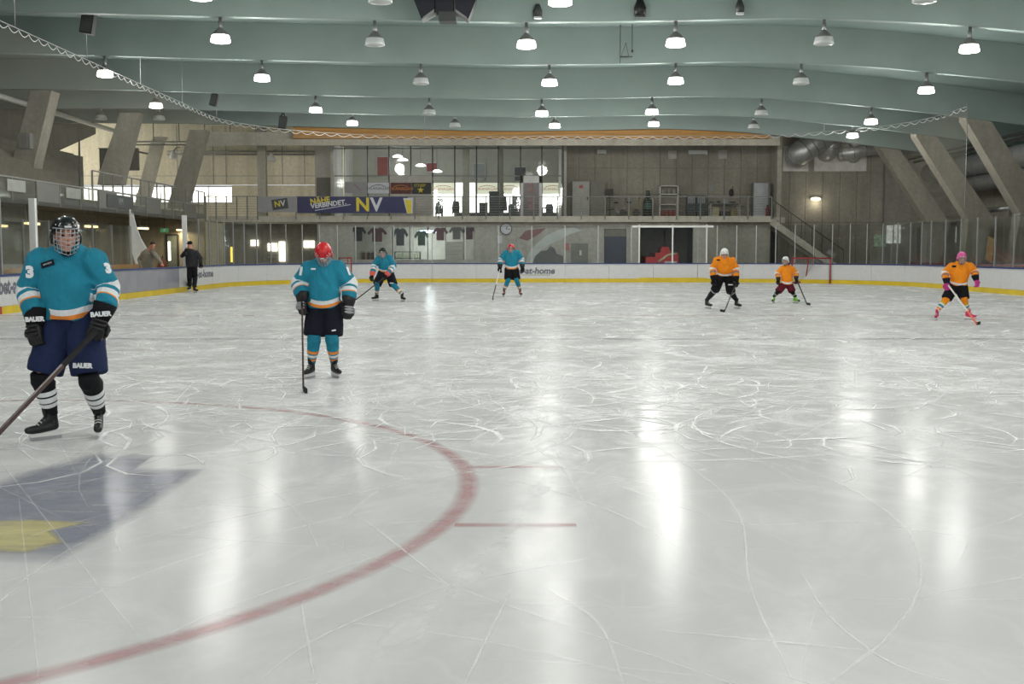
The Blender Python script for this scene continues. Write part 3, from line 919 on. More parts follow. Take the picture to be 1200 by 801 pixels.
MB().tube(pts, 0.07, 6).build('swoosh_stripe', mat('cream_stripe', (222, 206, 170), 0.5), zr)
x0, x1, z0, z1 = rect(779, 306, 793, 308, YZ - 0.05)
MB().bx(x0, x1, YZ - 0.06, YZ, z0, z1).build('name_plate', M_WPRINT, zr)
for wx in (762, 790):
    p = PY(wx, 310, YZ)
    for dy in (0.5, 2.3):
        MB().tube([(p.x - 0.15, YZ + dy, 0.24), (p.x + 0.15, YZ + dy, 0.24)], 0.36, 14).build('tyre', M_BLACK, zr)

# gallery railing: posts, handrail, wires
def railing(name, label, x0, x1, y, zf, hgt, step):
    root = thing(name, label, 'railing', ((x0 + x1) / 2, y, zf))
    n = max(1, round((x1 - x0) / step))
    for i in range(n + 1):
        x = x0 + (x1 - x0) * i / n
        MB().bx(x - 0.03, x + 0.03, y - 0.04, y + 0.04, zf - 0.18, zf + hgt).build('post', M_GREY, root)
    MB().bx(x0, x1, y - 0.025, y + 0.025, zf + hgt - 0.03, zf + hgt + 0.02).build('handrail', M_GREY, root)
    for j in range(1, 8):
        z = zf + hgt * j / 8
        MB().tube([(x0, y, z), (x1, y, z)], 0.008, 4).build('cable', M_STEEL, root)
    return root
railing('gallery_railing', 'grey wire railing along the far gallery edge', PY(347, 250, YG).x, PY(904, 250, YG).x, YG - 0.03, ZG, 1.04, 1.28)
# banner on the railing
YBN = YG - 0.12
bn = thing('banner', 'dark blue advertising banner with NV letters on gallery railing', 'banner', (PY(415, 250, YBN).x, YBN, PY(415, 250, YBN).z))
x0, x1, z0, z1 = rect(348, 230.5, 478, 249.5, YBN)
MB().bx(x0, x1, YBN - 0.012, YBN, z0, z1).build('cloth', M_NAVY, bn)
yt = YBN - 0.014
s_ = F / YBN
c = PY(425, 240.3, yt); text('lettering', 'N', 0.99, M_YPRINT, bn, face_matrix(c, (1, 0, 0), (0, 0, 1)), bold=0.03)
c = PY(441, 240.3, yt); text('lettering', 'V', 0.99, M_WPRINT, bn, face_matrix(c, (1, 0, 0), (0, 0, 1)), bold=0.03)
tl = (1, 0, 0.12)
c = PY(375, 235, yt); text('lettering', 'NÄHE', 0.40, M_YPRINT, bn, face_matrix(c, tl, (-0.12, 0, 1)), bold=0.012)
c = PY(385, 239.3, yt); text('lettering', 'VERBINDET.', 0.36, M_WPRINT, bn, face_matrix(c, tl, (-0.12, 0, 1)), bold=0.012)
a, b = PY(369, 246.5, yt), PY(411, 239.5, yt)
MB().bar(a, b, 0.01, 0.035).build('underline', M_WPRINT, bn)
q = [PY(a, b, yt) for a, b in ((472.5, 232), (483.5, 232), (483.5, 250), (477, 250))]
MB().prism([(p.x, p.z) for p in q], 'y', yt - 0.01, yt).build('white_corner', M_WPRINT, bn)
q = [PY(a, b, yt - .012) for a, b in ((474.5, 234), (482, 234), (482, 249.5), (477.5, 249.5))]
MB().prism([(p.x, p.z) for p in q], 'y', yt - 0.02, yt - .011).build('yellow_corner', M_YPRINT, bn)
bg = thing('banner', 'grey banner with a small tilted NV logo beside the blue banner', 'banner', (PY(324, 250, YBN).x, YBN, PY(324, 250, YBN).z))
x0, x1, z0, z1 = rect(302, 230, 347.5, 248.5, YBN)
MB().bx(x0, x1, YBN - 0.012, YBN, z0, z1).build('cloth', M_GPRINT, bg)
c = PY(328, 239, yt)
MB().box((c.x, yt, c.z), (0.86, 0.01, 0.56), M=Matrix.Rotation(-0.14, 3, 'Y')).build('logo_plate', M_SLATE, bg)
c = PY(325, 239.2, yt - .008); text('lettering', 'N', 0.42, M_YPRINT, bg, face_matrix(c, tl, (-0.12, 0, 1)), bold=0.012)
c = PY(331.5, 238.2, yt - .008); text('lettering', 'V', 0.42, M_WPRINT, bg, face_matrix(c, tl, (-0.12, 0, 1)), bold=0.012)

# ------------------------------------------------------------------ glazed club room on the gallery
gr = thing('window_4', 'glazed front of the club room on the gallery', None, ((XG0 + XG1) / 2, YW, ZG), kind='structure')
mull = [391, 404, 431, 456, 481.5, 507, 533, 558.5, 584, 610, 635, 660]
ztop = 8.6
for a, b in zip(mull, mull[1:]):
    if a == 610: zb = PY(610, 206, YW).z
    else: zb = ZG
    x0, x1 = PY(a, 200, YW).x, PY(b, 200, YW).x
    if a in (456, 481.5):
        zb = PY(456, 205, YW).z
    MB().bx(x0 + 0.03, x1 - 0.03, YW, YW + 0.02, zb, ztop).build('pane', M_GLAZE, gr)
for a in mull:
    x = PY(a, 200, YW).x
    MB().bx(x - 0.035, x + 0.035, YW - 0.06, YW + 0.06, ZG, ztop).build('mullion', M_DARK if a > 430 else M_ALU, gr)
for py in (174, 206):
    z = PY(500, py, YW).z
    MB().bx(XG0, XG1, YW - 0.05, YW + 0.05, z - 0.03, z + 0.03).build('transom', M_GREY, gr)
# solid bay with signs
bay = structure('wall_club_bay', prect(MB(), 457, 206, 506, 254, YW - 0.02, 0.2), M_GREYW, 'grey bay panel in the club room front')
def sign(label, px, m, items=()):
    x0, x1, z0, z1 = rect(*px, YW - 0.26)
    r = thing('sponsor_sign', label, 'sign', ((x0 + x1) / 2, YW - 0.26, z0))
    MB().bx(x0, x1, YW - 0.30, YW - 0.26, z0, z1).build('panel', m, r)
    return r, (x0 + x1) / 2, (z0 + z1) / 2
def arc_logo(r, cx, cz, y, w, m):
    pts = [(cx + w * t, y, cz + 0.14 + 0.1 * (1 - t * t)) for t in np.linspace(-1, 1, 9)]
    MB().tube(pts, 0.018, 4).build('logo_arc', m, r)
M_DKPR = mat('charcoal_print', (70, 70, 72), 0.6); M_ORPR = mat('orange_print', (226, 140, 70), 0.6); M_GRPR = mat('green_print_dark', (30, 42, 38), 0.6); M_RDPR = mat('maroon_print', (86, 30, 30), 0.6)
r, cx, cz = sign('white sponsor sign with dark lettering left of grey bay', (431, 214, 456, 226.5), M_WPRINT)
text('lettering', 'OKANAGAN', 0.24, M_DKPR, r, face_matrix((cx, YW - 0.303, cz - .03), (1, 0, 0), (0, 0, 1))); arc_logo(r, cx, cz - .06, YW - 0.305, .42, M_DKPR)
r, cx, cz = sign('maroon sponsor sign on the grey bay', (458, 214, 482, 227), M_RDPR)
text('lettering', 'OKANAGAN', 0.24, M_ORPR, r, face_matrix((cx, YW - 0.303, cz - .03), (1, 0, 0), (0, 0, 1))); arc_logo(r, cx, cz - .06, YW - 0.305, .42, M_ORPR)
r, cx, cz = sign('dark green sponsor sign with star on the grey bay', (482.6, 214, 505.5, 227), M_GRPR)
text('lettering', 'STIVEP', 0.22, M_YPRINT, r, face_matrix((cx - .1, YW - 0.303, cz + .15), (1, 0, 0), (0, 0, 1)))
st = [(cx - .05 + (0.2 if i % 2 == 0 else 0.08) * math.sin(math.pi * i / 5), cz - .1 + (0.2 if i % 2 == 0 else 0.08) * math.cos(math.pi * i / 5)) for i in range(10)]
MB().prism(st, 'y', YW - 0.31, YW - 0.3).build('star', M_YPRINT, r)
r, cx, cz = sign('pale sponsor sign with red stroke near grey door', (404, 213, 430, 226), M_GPRINT)
MB().bar((cx - .1, YW - .305, cz + .2), (cx + .3, YW - .305, cz - .2), .01, .03).build('red_stroke', M_RED, r)
# glass door of the club room
dr = thing('door_3', 'framed glass door of the club room covered in posters', None, (PY(622, 252, YW).x, YW - .05, ZG), kind='structure')
x0, x1, z0, z1 = rect(610, 206, 635, 253, YW - 0.07)
fr = MB().bx(x0, x0 + .16, YW - .13, YW - .06, ZG, z1).bx(x1 - .16, x1, YW - .13, YW - .06, ZG, z1).bx(x0, x1, YW - .13, YW - .06, z1 - .4, z1).bx(x0, x1, YW - .13, YW - .06, ZG, ZG + .12)
fr.build('door_frame', M_STEEL, dr)
MB().bx(x0 + .16, x1 - .16, YW - .1, YW - .08, ZG + .12, z1 - .4).build('door_pane', mat('dark_poster_glass', (58, 44, 44), 0.3), dr)
for (a, b, c, d) in ((620, 214, 625, 218), (619.5, 219, 625, 226), (620, 229, 625, 236), (620, 238, 625, 246)):
    prect(MB(), a, b, c, d, YW - .1, 0.01).build('poster', mat('pinkish_poster', (150, 118, 118), 0.6), dr)
# club room interior
YI = 74.0
structure('wall_club_back', MB().bx(XG0, XG1 + .2, YI, YI + .3, PY(550, 214, YI).z, 10).bx(XG0, PY(506, 230, YI).x, YI, YI + .3, ZG, PY(550, 214, YI).z), mat('club_room_wall', (160, 157, 146), 0.8, var=0.05), 'grey back wall of the club room')
structure('wall_club_left', MB().bx(XG0 - .2, XG0, YW + .1, YI, ZG, 10), M_GREYW, 'side wall of the club room')
structure('wall_club_right', MB().bx(XG1 + .05, XG1 + .2, YW + .1, YI, ZG, 10), M_GREYW, 'end wall of the club room')
structure('floor_club', MB().bx(XG0, XG1, YCW, YI + .2, zs0, ZG), M_CONC_D, 'club room floor')
w5 = thing('window_5', 'bright rear windows of the club room', None, (0, YI, ZG), kind='structure')
for a, b in ((507, 532), (534, 557), (559, 583), (585, 609), (611, 634), (636, 660)):
    x0, x1, _, z1 = rect(a, 214, b, 250, YI)
    sill = ZG if a == 507 else ZG + .6
    if sill > ZG: MB().bx(x0, x1, YI, YI + .15, ZG, sill).build('sill_panel', M_DARK, w5)
    MB().bx(x0, x1, YI + .1, YI + .12, sill, z1).build('pane', M_DAY, w5)
    MB().bx(x1, x1 + .1, YI, YI + .15, ZG, z1).build('window_frame', M_GREY, w5)
for i, a in enumerate((519, 571, 597, 648)):
    c = PY(a, 220.5, YI)
    r = thing('sponsor_sign', 'pale window sign with %s arc, %s pane of the club room' % ('orange', ['first bright', 'third bright', 'fourth bright', 'last bright'][i]), 'sign', (c.x, YI, c.z - .4))
    MB().bx(c.x - .7, c.x + .7, YI + .04, YI + .06, c.z - .37, c.z + .37).build('panel', mat('translucent_sign', (238, 236, 214), 0.6, var=0.02, emis=0.55), r)
    text('lettering', 'OKANAGAN', 0.26, M_ORPR, r, face_matrix((c.x, YI + .035, c.z - .05), (1, 0, 0), (0, 0, 1))); arc_logo(r, c.x, c.z - .06, YI + .03, .5, M_ORPR)
# columns in the club room and gallery
for lab, a, b, Y in (('round concrete column beside the bright club windows', 542, 550, 70.0), ('square column inside the club room', 585, 590, 70.0)):
    x0, x1 = PY(a, 200, Y).x, PY(b, 200, Y).x
    structure('column', MB().bx(x0, x1, Y, Y + .4, ZG, 9), M_CONC, lab)
x0, x1 = PY(301.5, 200, 66).x, PY(311, 200, 66).x
structure('column', MB().bx(x0, x1, 66, 66.5, ZG - .3, 8.9), M_CONC_L, 'cream concrete column left of the projector lamp')
# framed jerseys and posters on the rear wall
M_FR = mat('pale_frame', (170, 168, 166), 0.5); M_REDJ = mat('red_jersey_cloth', (134, 60, 58), 0.7); M_DKJ = mat('dark_jersey_cloth', (52, 56, 66), 0.7)
def frame_pic(label, px, m, Y=YI - .02):
    x0, x1, z0, z1 = rect(*px, Y)
    r = thing('picture_frame', label, 'picture', ((x0 + x1) / 2, Y, z0))
    MB().bx(x0, x1, Y - .03, Y, z0, z1).build('picture', m, r)
    f = MB().bx(x0, x0 + .06, Y - .06, Y, z0, z1).bx(x1 - .06, x1, Y - .06, Y, z0, z1).bx(x0, x1, Y - .06, Y, z0, z0 + .06).bx(x0, x1, Y - .06, Y, z1 - .06, z1)
    f.build('frame', M_FR, r)
    return r
frame_pic('red framed jersey above the white sponsor sign', (441, 183, 456, 208), M_REDJ, YI - .02)
frame_pic('red and grey framed picture beside hanging lamps', (499, 190, 513, 202), M_REDJ)
frame_pic('grey framed jersey between two columns', (554, 191, 569, 210), mat('grey_jersey', (140, 140, 140), 0.7))
frame_pic('dark framed picture beside the club door', (602, 195, 617, 213), M_DKJ)
# pendant lamps inside the club room
for i, (a, b) in enumerate(((466, 183), (472, 187), (493, 193.5), (512, 200.5))):
    c = PY(a, b, 69.5 if i != 1 else 68.6)
    r = thing('pendant_lamp', 'white glowing disc pendant, %s of four in the club room' % ['first', 'second', 'third', 'fourth'][i], 'lamp', (c.x, c.y, c.z - .07), 'club room pendants')
    MB().lathe([(0.0, 0.09), (0.12, 0.09), (0.3, 0.0), (0.31, -0.05), (0.0, -0.07)], c, 16).build('shade', M_LIT, r)
    ld = bpy.data.lights.get('pendant_light') or bpy.data.lights.new('pendant_light', 'POINT'); ld.energy = 60; ld.shadow_soft_size = .25
    lo = bpy.data.objects.new('pendant_light', ld); COL.objects.link(lo); lo.parent = r; lo.location = (0, 0, -.35)
    MB().tube([c + Vector((0, 0, .09)), (c.x, c.y, hb(c.x) + 1.23)], 0.012, 5).build('cord', M_DARK, r)
def ceiling_bars():
    r = thing('ceiling_conduits', 'parallel steel conduits under the club room ceiling', 'conduit', (0, 67, 7.9))
    for j, y in enumerate((66.6, 67.6, 68.6, 69.8)):
        MB().bx(XG0, XG1, y, y + .12, 7.75, 7.87).build('conduit', M_ALU, r)
ceiling_bars()
# club furniture silhouettes against the bright windows
M_FURN = mat('dark_furniture', (52, 54, 54), 0.6); M_GRN = mat('green_upholstery', (36, 66, 60), 0.7); M_OLV = mat('olive_cloth', (60, 58, 48), 0.8)
def table(cx, y, z, w, label):
    r = thing('bar_table', label, 'table', (cx, y, z))
    MB().bx(cx - w / 2, cx + w / 2, y - .35, y + .35, z + .72, z + .76).build('tabletop', M_FURN, r)
    for sx in (-1, 1):
        for sy in (-1, 1): MB().bx(cx + sx * (w / 2 - .06) - .025, cx + sx * (w / 2 - .06) + .025, y + sy * .28 - .025, y + sy * .28 + .025, z, z + .72).build('leg', M_FURN, r)
def chair(cx, y, z, m, label, h=1.0):
    r = thing('club_chair', label, 'chair', (cx, y, z))
    MB().bx(cx - .23, cx + .23, y - .23, y + .23, z + .42, z + .5).build('seat', m, r)
    MB().loft([(Vector((cx, y + .2, z + .5)), (.22, 0, 0), (0, .03, 0)), (Vector((cx, y + .24, z + .8)), (.24, 0, 0), (0, .03, 0)), (Vector((cx, y + .26, z + h)), (.18, 0, 0), (0, .025, 0))], 12).build('backrest', m, r)
    for sx in (-1, 1):
        for sy in (-1, 1): MB().tube([(cx + sx * .18, y + sy * .18, z + .43), (cx + sx * .21, y + sy * .21, z)], .018, 6).build('leg', M_FURN, r)
chair(PY(515, 240, 69.2).x, 69.2, ZG, M_GRN, 'green club chair beside the bright window', 1.25)
chair(PY(514, 240, 71.4).x, 71.4, ZG, M_GRN, 'green club chair behind the nearer green chair', 1.1)
table(PY(527, 245, 70.6).x, 70.6, ZG, 1.1, 'low table beside the green club chairs')
chair(PY(534, 240, 69.6).x, 69.6, ZG, M_FURN, 'dark high-backed chair at low table', 1.15)
x0, x1, _, z1 = rect(573, 224, 585, 250, 70)
cb = thing('display_cabinet', 'dark tall cabinet in front of the bright windows', 'cabinet', ((x0 + x1) / 2, 70.2, ZG))
MB().bx(x0, x1, 70, 70.5, ZG, z1).build('body', M_FURN, cb); MB().bx(x0 + .03, x1 - .03, 69.97, 70, ZG + .1, z1 - .1).build('door', M_DARK, cb)
x0, x1, _, z1 = rect(561.5, 238, 571.5, 250, 70)
cb = thing('low_cabinet', 'low dark cabinet beside the tall cabinet', 'cabinet', ((x0 + x1) / 2, 70.2, ZG))
MB().bx(x0, x1, 70, 70.5, ZG, z1).build('body', M_FURN, cb); MB().bx(x0 - .03, x1 + .03, 69.96, 70.54, z1, z1 + .04).build('top', M_DARK, cb)
table(PY(604, 245, 70.1).x, 70.1, ZG, .9, 'small table near the club door')
chair(PY(600, 245, 69.2).x, 69.2, ZG, mat('teal_upholstery', (56, 84, 80), 0.7), 'teal chair at small table near the club door', .95)
x0, x1, _, z1 = rect(600, 229, 609, 252, 70.6)
cb = thing('grey_cabinet', 'grey cabinet left of the club door', 'cabinet', ((x0 + x1) / 2, 70.8, ZG))
MB().bx(x0, x1, 70.6, 71.1, ZG, z1).build('body', M_GREY, cb); MB().bx(x0 + .03, x1 - .03, 70.57, 70.6, ZG + .1, z1 - .1).build('door', M_DARK, cb)
table(PY(648, 245, 70.2).x - .2, 70.2, ZG, 1.0, 'table behind the last bright pane')
chair(PY(644, 245, 69.3).x, 69.3, ZG, mat('blue_upholstery', (52, 56, 78), 0.7), 'blue chair at table behind last bright pane', .95)
# coat hanging by the window
c = PY(590, 236, 69.5)
ct = thing('hanging_coat', 'dark olive coat hanging against the bright window', 'coat', (c.x, 69.5, c.z - .8))
MB().loft([(c + Vector((0, 0, -.55)), (.24, 0, 0), (0, .1, 0)), (c + Vector((0, 0, 0)), (.2, 0, 0), (0, .1, 0)), (c + Vector((0, 0, .25)), (.17, 0, 0), (0, .08, 0)), (c + Vector((0, 0, .36)), (.05, 0, 0), (0, .05, 0))], 14).build('cloth', M_OLV, ct)
MB().tube([c + Vector((0, 0, .36)), c + Vector((0, 0, .62))], .012, 5).build('hook', M_DARK, ct)
MB().tube([(c.x, 69.5, ZG), (c.x, 69.5, c.z + .62)], .02, 6).build('stand_pole', M_DARK, ct)
# ------------------------------------------------------------------ ceiling lamps
def make_lamp(lit):
    r = thing('high_bay_lamp', 'x', 'lamp', (0, 0, 0))
    MB().lathe([(0, 0), (.045, 0), (.045, -.1), (.06, -.1), (.06, -.28), (.05, -.29)], (0, 0, 0), 12).build('stem', M_STEEL, r)
    MB().lathe([(.05, -.26), (.07, -.30), (.12, -.34), (.235, -.47), (.24, -.485), (.0, -.485)], (0, 0, 0), 20).build('housing', mat('lamp_housing', (112, 112, 110), .5, .2) if 'lamp_housing' not in bpy.data.materials else bpy.data.materials['lamp_housing'], r)
    MB().lathe([(.235, -.48), (.262, -.58), (.275, -.66), (.25, -.675), (.0, -.70)], (0, 0, 0), 20).build('glass_shade', M_LIT if lit else M_UNLIT, r)
    return r
LAMP_PX = [  # rows: (beam index from the first visible, [(pixel x, lit)])
    (0, [(258, 1), (439, 0), (617, 1), (792, 1), (966, 0), (1137, 1)], 'nearest visible row'),
    (1, [(307, 1), (493, 0), (644, 1), (792, 1), (939, 0), (1086, 1), (123, 1)], 'second row'),
    (2, [(370, 1), (503, 0), (635, 1), (764, 1), (892, 0), (1021, 1), (183, 1)], 'third row'),
    (3, [(413, 1), (533, 0), (650, 1), (766, 1), (883, 0), (999, 1), (119, 0), (187, 0)], 'farthest row')]
protos = {1: make_lamp(1), 0: make_lamp(0)}
used = {0: False, 1: False}
def place_lamp(x, y, z, lit, label):
    p = protos[lit]
    if used[lit]:
        o = copy_tree(p)
    else:
        o = p; used[lit] = True
    o.location = (x, y, z)
    o['label'] = label
    o['group'] = 'high-bay lamps under the roof beams'
    if lit and o is p:                       # copies bring their own light along
        ld = bpy.data.lights.get('high_bay_light') or bpy.data.lights.new('high_bay_light', 'POINT')
        ld.shadow_soft_size = 0.34; ld.energy = LAMP_W; ld.color = (1.0, 0.985, 0.94)
        lo = bpy.data.objects.new('bulb_light', ld); COL.objects.link(lo)
        lo.parent = o; lo.location = (0, 0, -1.07)
NB = len(BEAM_Y) - 5
pos_w = ['first', 'second', 'third', 'fourth', 'fifth', 'sixth', 'seventh', 'eighth']
for bi, items, rowname in LAMP_PX:
    by = BEAM_Y[NB + bi] + 0.12
    order = sorted(range(len(items)), key=lambda i: items[i][0])
    for rank, i in enumerate(order):
        px, lit = items[i]
        if bi == 3: by = BEAM_Y[NB + bi] + 0.55
        x = (px - 600) / F * (by - 0.6)
        z = min(hb(x - .06), hb(x + .06)) - .005
        if bi == 3: z += 0.22
        place_lamp(x, by, z, lit, '%s high-bay lamp, %s from the left in the %s' % ('lit white' if lit else 'unlit grey', pos_w[rank], rowname))
for bi in range(0, NB):
    by = BEAM_Y[bi] + 0.12
    for i, (x, lit) in enumerate(((-8.2, 1), (-3.8, 0), (0.45, 1), (4.6, 1), (8.7, 0), (12.8, 1)) if bi < NB - 1 else ((-7.5, 1), (-3.4, 0), (.7, 1), (9.0, 0), (13.0, 1))):
        place_lamp(x + 0.4, by, min(hb(x + .34), hb(x + .46)) - .005, lit, ('%s high-bay lamp on a roof beam above the camera' % ('lit white' if lit else 'unlit grey')) if bi < NB - 1 else '%s high-bay lamp at the top picture edge, %s from the left' % ('lit white' if lit else 'unlit grey', pos_w[i]))

# ------------------------------------------------------------------ speakers, projectors and hanging gear
def wedge_speaker(label, px, py, Y, w, h, tilt):
    c = PY(px, py, Y)
    r = thing('loudspeaker', label, 'loudspeaker', c)
    M = Matrix.Rotation(tilt, 3, 'Y')
    MB().box(c, (w, w * .8, h), M=M).build('cabinet', M_BLACK, r)
    MB().box(c + M @ Vector((0, -w * .41, 0)), (w * .85, .02, h * .9), M=M).build('grille', M_DARK, r)
    MB().tube([c + Vector((-w * .2, 0, h * .5)), c + Vector((-w * .1, 0, h * .7)), c + Vector((w * .25, 0, h * .7)), c + Vector((w * .3, 0, h * .4))], .03, 6).build('bracket', M_BLACK, r)
    MB().tube([c + Vector((0, 0, h * .7)), (c.x, c.y, hb(c.x) + .35)], .02, 5).build('hanger_rod', M_DARK, r)
    return r
wedge_speaker('black loudspeaker hanging near the net, largest of three', 103.5, 28, BEAM_Y[NB] + 2, .36, .58, .18)
wedge_speaker('black loudspeaker hanging near the net, middle of three', 251, 117, BEAM_Y[NB + 2] + .5, .28, .52, .25)
wedge_speaker('black loudspeaker hanging near the net, smallest of three', 331.5, 143.5, BEAM_Y[NB + 3] + .5, .34, .58, .15)
# speaker cluster at the top centre
Yc = BEAM_Y[NB] - 1.2
c = PY(522, -2, Yc)
cl = thing('speaker_cluster', 'black loudspeaker cluster hanging at the top of the picture', 'loudspeaker', c)
for sx in (-1, 1):
    q = [PY(522 + sx * a, b, Yc) for a, b in ((10, -22), (34, -18), (37, 0), (27, 25), (12, 15))]
    MB().prism([(p.x, p.z) for p in q], 'y', Yc - .25, Yc + .25).build('side_speaker', mat('blue_black_grille', (16, 18, 30), .6), cl)
    q2 = [PY(522 + sx * a, b, Yc) for a, b in ((27, 25), (25, 22), (12, 13), (13, 17))]
    MB().prism([(p.x, p.z) for p in q2], 'y', Yc - .27, Yc + .26).build('edge_trim', M_GREY, cl)
q = rect(511, -25, 532, 16, Yc); MB().bx(q[0], q[1], Yc - .3, Yc + .2, q[2], q[3]).build('centre_speaker', mat('blue_black_grille_dark', (14, 16, 26), .6), cl)
q = rect(515, 16, 535, 27, Yc); MB().bx(q[0], q[1], Yc - .28, Yc + .2, q[2], q[3]).build('mount_box', M_DARK, cl)
MB().tube([(c.x, Yc, c.z), (c.x, Yc, hb(c.x) + 1.22)], .05, 6).build('hanger_pole', M_DARK, cl)
def spot(label, px, py, Y, big=1.0):
    c = PY(px, py, Y)
    r = thing('spotlight', label, 'spotlight', c)
    MB().loft([(c + Vector((0, 0, .18 * big)), (.06 * big, 0, 0), (0, .06 * big, 0)), (c, (.13 * big, 0, 0), (0, .12 * big, 0)), (c + Vector((0, 0, -.16 * big)), (.12 * big, 0, 0), (0, .12 * big, 0))], 10).build('housing', M_DARK if big < 1.2 else M_BLACK, r)
    MB().box(c + Vector((0, -.05, -.19 * big)), (.2 * big, .15, .05)).build('lens', M_UNLIT if big < 1.2 else M_DARK, r)
    MB().tube([c + Vector((0, 0, .16)), (c.x, c.y, hb(c.x) + .3)], .03, 6).build('yoke', M_DARK, r)
spot('small grey spotlight hanging from the nearest beam, first of three', 630, 13, BEAM_Y[NB] - .25)
spot('black hoist block hanging from the nearest visible beam', 750, 9, BEAM_Y[NB] - .25, 1.3)
spot('small grey spotlight hanging from the nearest beam, rightmost', 867, 8, BEAM_Y[NB] - .25)
Yh = BEAM_Y[NB + 1] - 0.5
tz = thing('lifting_tackle', 'thin dark chains with spreader bar in front of teal beam', 'hoist', PY(733, 66, Yh))
for a, y0, y1 in ((727, 32, 74), (741, 32, 60)):
    p, q = PY(a, y0, Yh), PY(a, y1, Yh); q.x = p.x
    p.z = hb(p.x) + 1.2
    MB().tube([p, q], .014, 5).build('chain', M_DARK, tz)
a, b = PY(727, 66.5, Yh), PY(741, 66.5, Yh)
MB().tube([a, b], .025, 6).build('spreader_bar', M_DARK, tz)
t = PY(733.5, 50, Yh)
for e in (a.lerp(b, .05), b.lerp(a, .3)): MB().tube([t, e], .008, 4).build('sling', M_DARK, tz)
p = PY(741, 60, Yh); MB().ell(p, (.04, .04, .06), 8, 6).build('hook', M_DARK, tz)
cab = thing('cable_tray', 'pale flat cable tray between two teal beams', 'cable tray', PY(860, 24, BEAM_Y[NB] + 3))
q = [(PY(a, 400, BEAM_Y[NB] + 3).x) for a in (768, 937)]
MB().bx(q[0], q[1], BEAM_Y[NB] + 2.4, BEAM_Y[NB] + 3.4, hb(4) + 1.05, hb(4) + 1.21).build('tray', M_GPRINT, cab)

# ------------------------------------------------------------------ leaning concrete columns
def slanted(label, pts, w, Y, d=.55, m=None):
    """pts: pixel points of the left edge from the top down; w widths in px"""
    mb = MB(); vs = []
    P = [PY(a, b, Y) for a, b in pts]
    wm = [q * Y / F for q in w]
    for p, q in zip(P, wm):
        vs += [(p.x, Y, p.z), (p.x + q, Y, p.z), (p.x + q, Y + d, p.z), (p.x, Y + d, p.z)]
    n = len(P)
    fs = [(i * 4 + j, i * 4 + (j + 1) % 4, (i + 1) * 4 + (j + 1) % 4, (i + 1) * 4 + j) for i in range(n - 1) for j in range(4)] + [(0, 1, 2, 3), tuple((n - 1) * 4 + j for j in (3, 2, 1, 0))]
    return structure('column', mb.add(vs, fs), m or M_CONC, label)
Y3, Y4, Y5 = BEAM_Y[NB + 2] + .12, BEAM_Y[NB + 3] + .12, 60.6
slanted('knee-shaped concrete column nearest on the duct side', [(1132, 130), (1132, 140), (1196, 250), (1184, 325), (1176, 345)], [28, 28, 34, 22, 22], Y3, .75)
slanted('knee-shaped concrete column second on the duct side', [(1073, 152), (1074, 160), (1135, 257), (1128, 320), (1124, 336)], [24, 24, 30, 18, 18], Y4, .75)
slanted('knee-shaped concrete column farthest on the duct side', [(1028, 160), (1030, 172), (1088, 262), (1084, 310), (1082, 333)], [22, 22, 26, 16, 16], Y5, .75)
slanted('leaning concrete column nearest beside the stands', [(36, 106), (34, 114), (14, 190), (12, 206)], [24, 24, 26, 26], Y3, .9)
slanted('leaning concrete column carrying the black screen', [(140, 132), (138, 140), (116, 204), (114, 216)], [22, 22, 27, 27], Y4, .8)
slanted('leaning concrete column before the strip window', [(222, 152), (220, 160), (197, 238), (196, 244)], [20, 20, 22, 22], Y5, .7)
slanted('pale leaning column before the cream wall', [(180, 160), (176, 168), (160, 230), (158, 240)], [13, 13, 14, 14], 66.5, .6, M_CONC_L)
# black screen behind column
sc = thing('scoreboard', 'black rectangular scoreboard hanging behind leaning column', 'scoreboard', PY(140, 187, Y4 + 1.6))
x0, x1, z0, z1 = rect(117, 174.5, 163, 199, Y4 + 1.6)
MB().bx(x0, x1, Y4 + 1.5, Y4 + 1.7, z0, z1).build('panel', M_BLACK, sc)
MB().bx(x0 - .04, x1 + .04, Y4 + 1.48, Y4 + 1.5, z0 - .04, z0).bx(x0 - .04, x1 + .04, Y4 + 1.48, Y4 + 1.5, z1, z1 + .04).build('bezel', M_DARK, sc)
MB().tube([((x0 + x1) / 2, Y4 + 1.6, z1), ((x0 + x1) / 2, Y4 + 1.6, hb(x0) + 1.2)], .03, 6).build('hanger_rod', M_DARK, sc)
p, q = PY(163, 178, Y4 + 1.6), PY(173, 180, Y4 + 1.6); MB().tube([p, q], .05, 6).build('side_arm', M_DARK, sc)

# ------------------------------------------------------------------ side gallery and stands on the left
XS = -16.5
zb, zt = HC + .105 * 16.5, HC + .148 * 16.5
structure('floor_side_gallery', MB().bx(-24, XS - .05, 10, YG, zb, zb + .3), M_CONC_D, 'concrete floor of the side gallery')
gp = thing('parapet', 'grey glass and metal parapet panels along the side gallery', 'parapet', (XS, 40, zb))
yy = 12.0
i = 0
while yy < YG - .5:
    y2 = min(YG, yy + 2.0)
    MB().bx(XS - .04, XS, yy + .02, y2 - .02, zb - .05, zt).build('parapet_panel', M_RAILG if i % 3 != 2 else M_GREY, gp)
    MB().bx(XS - .06, XS + .02, yy - .02, yy + .02, zb - .1, zt).build('post', M_STEEL, gp)
    yy = y2; i += 1
MB().bx(XS - .06, XS + .02, 12, YG, zt, zt + .04).build('handrail', M_ALU, gp)
MB().bx(XS - .12, XS + .01, 12, YG, zb - .12, zb + .02).build('edge_beam', M_DARK, gp)
ps = PX(140, 226, XS)
sg = tag(MB().bx(XS + .02, XS + .05, ps.y - 1.6, ps.y + 1.6, zb + .1, zt - .08).build('parapet_sign', M_SLATE), 'dark sign with VM letters on the side parapet', 'sign')
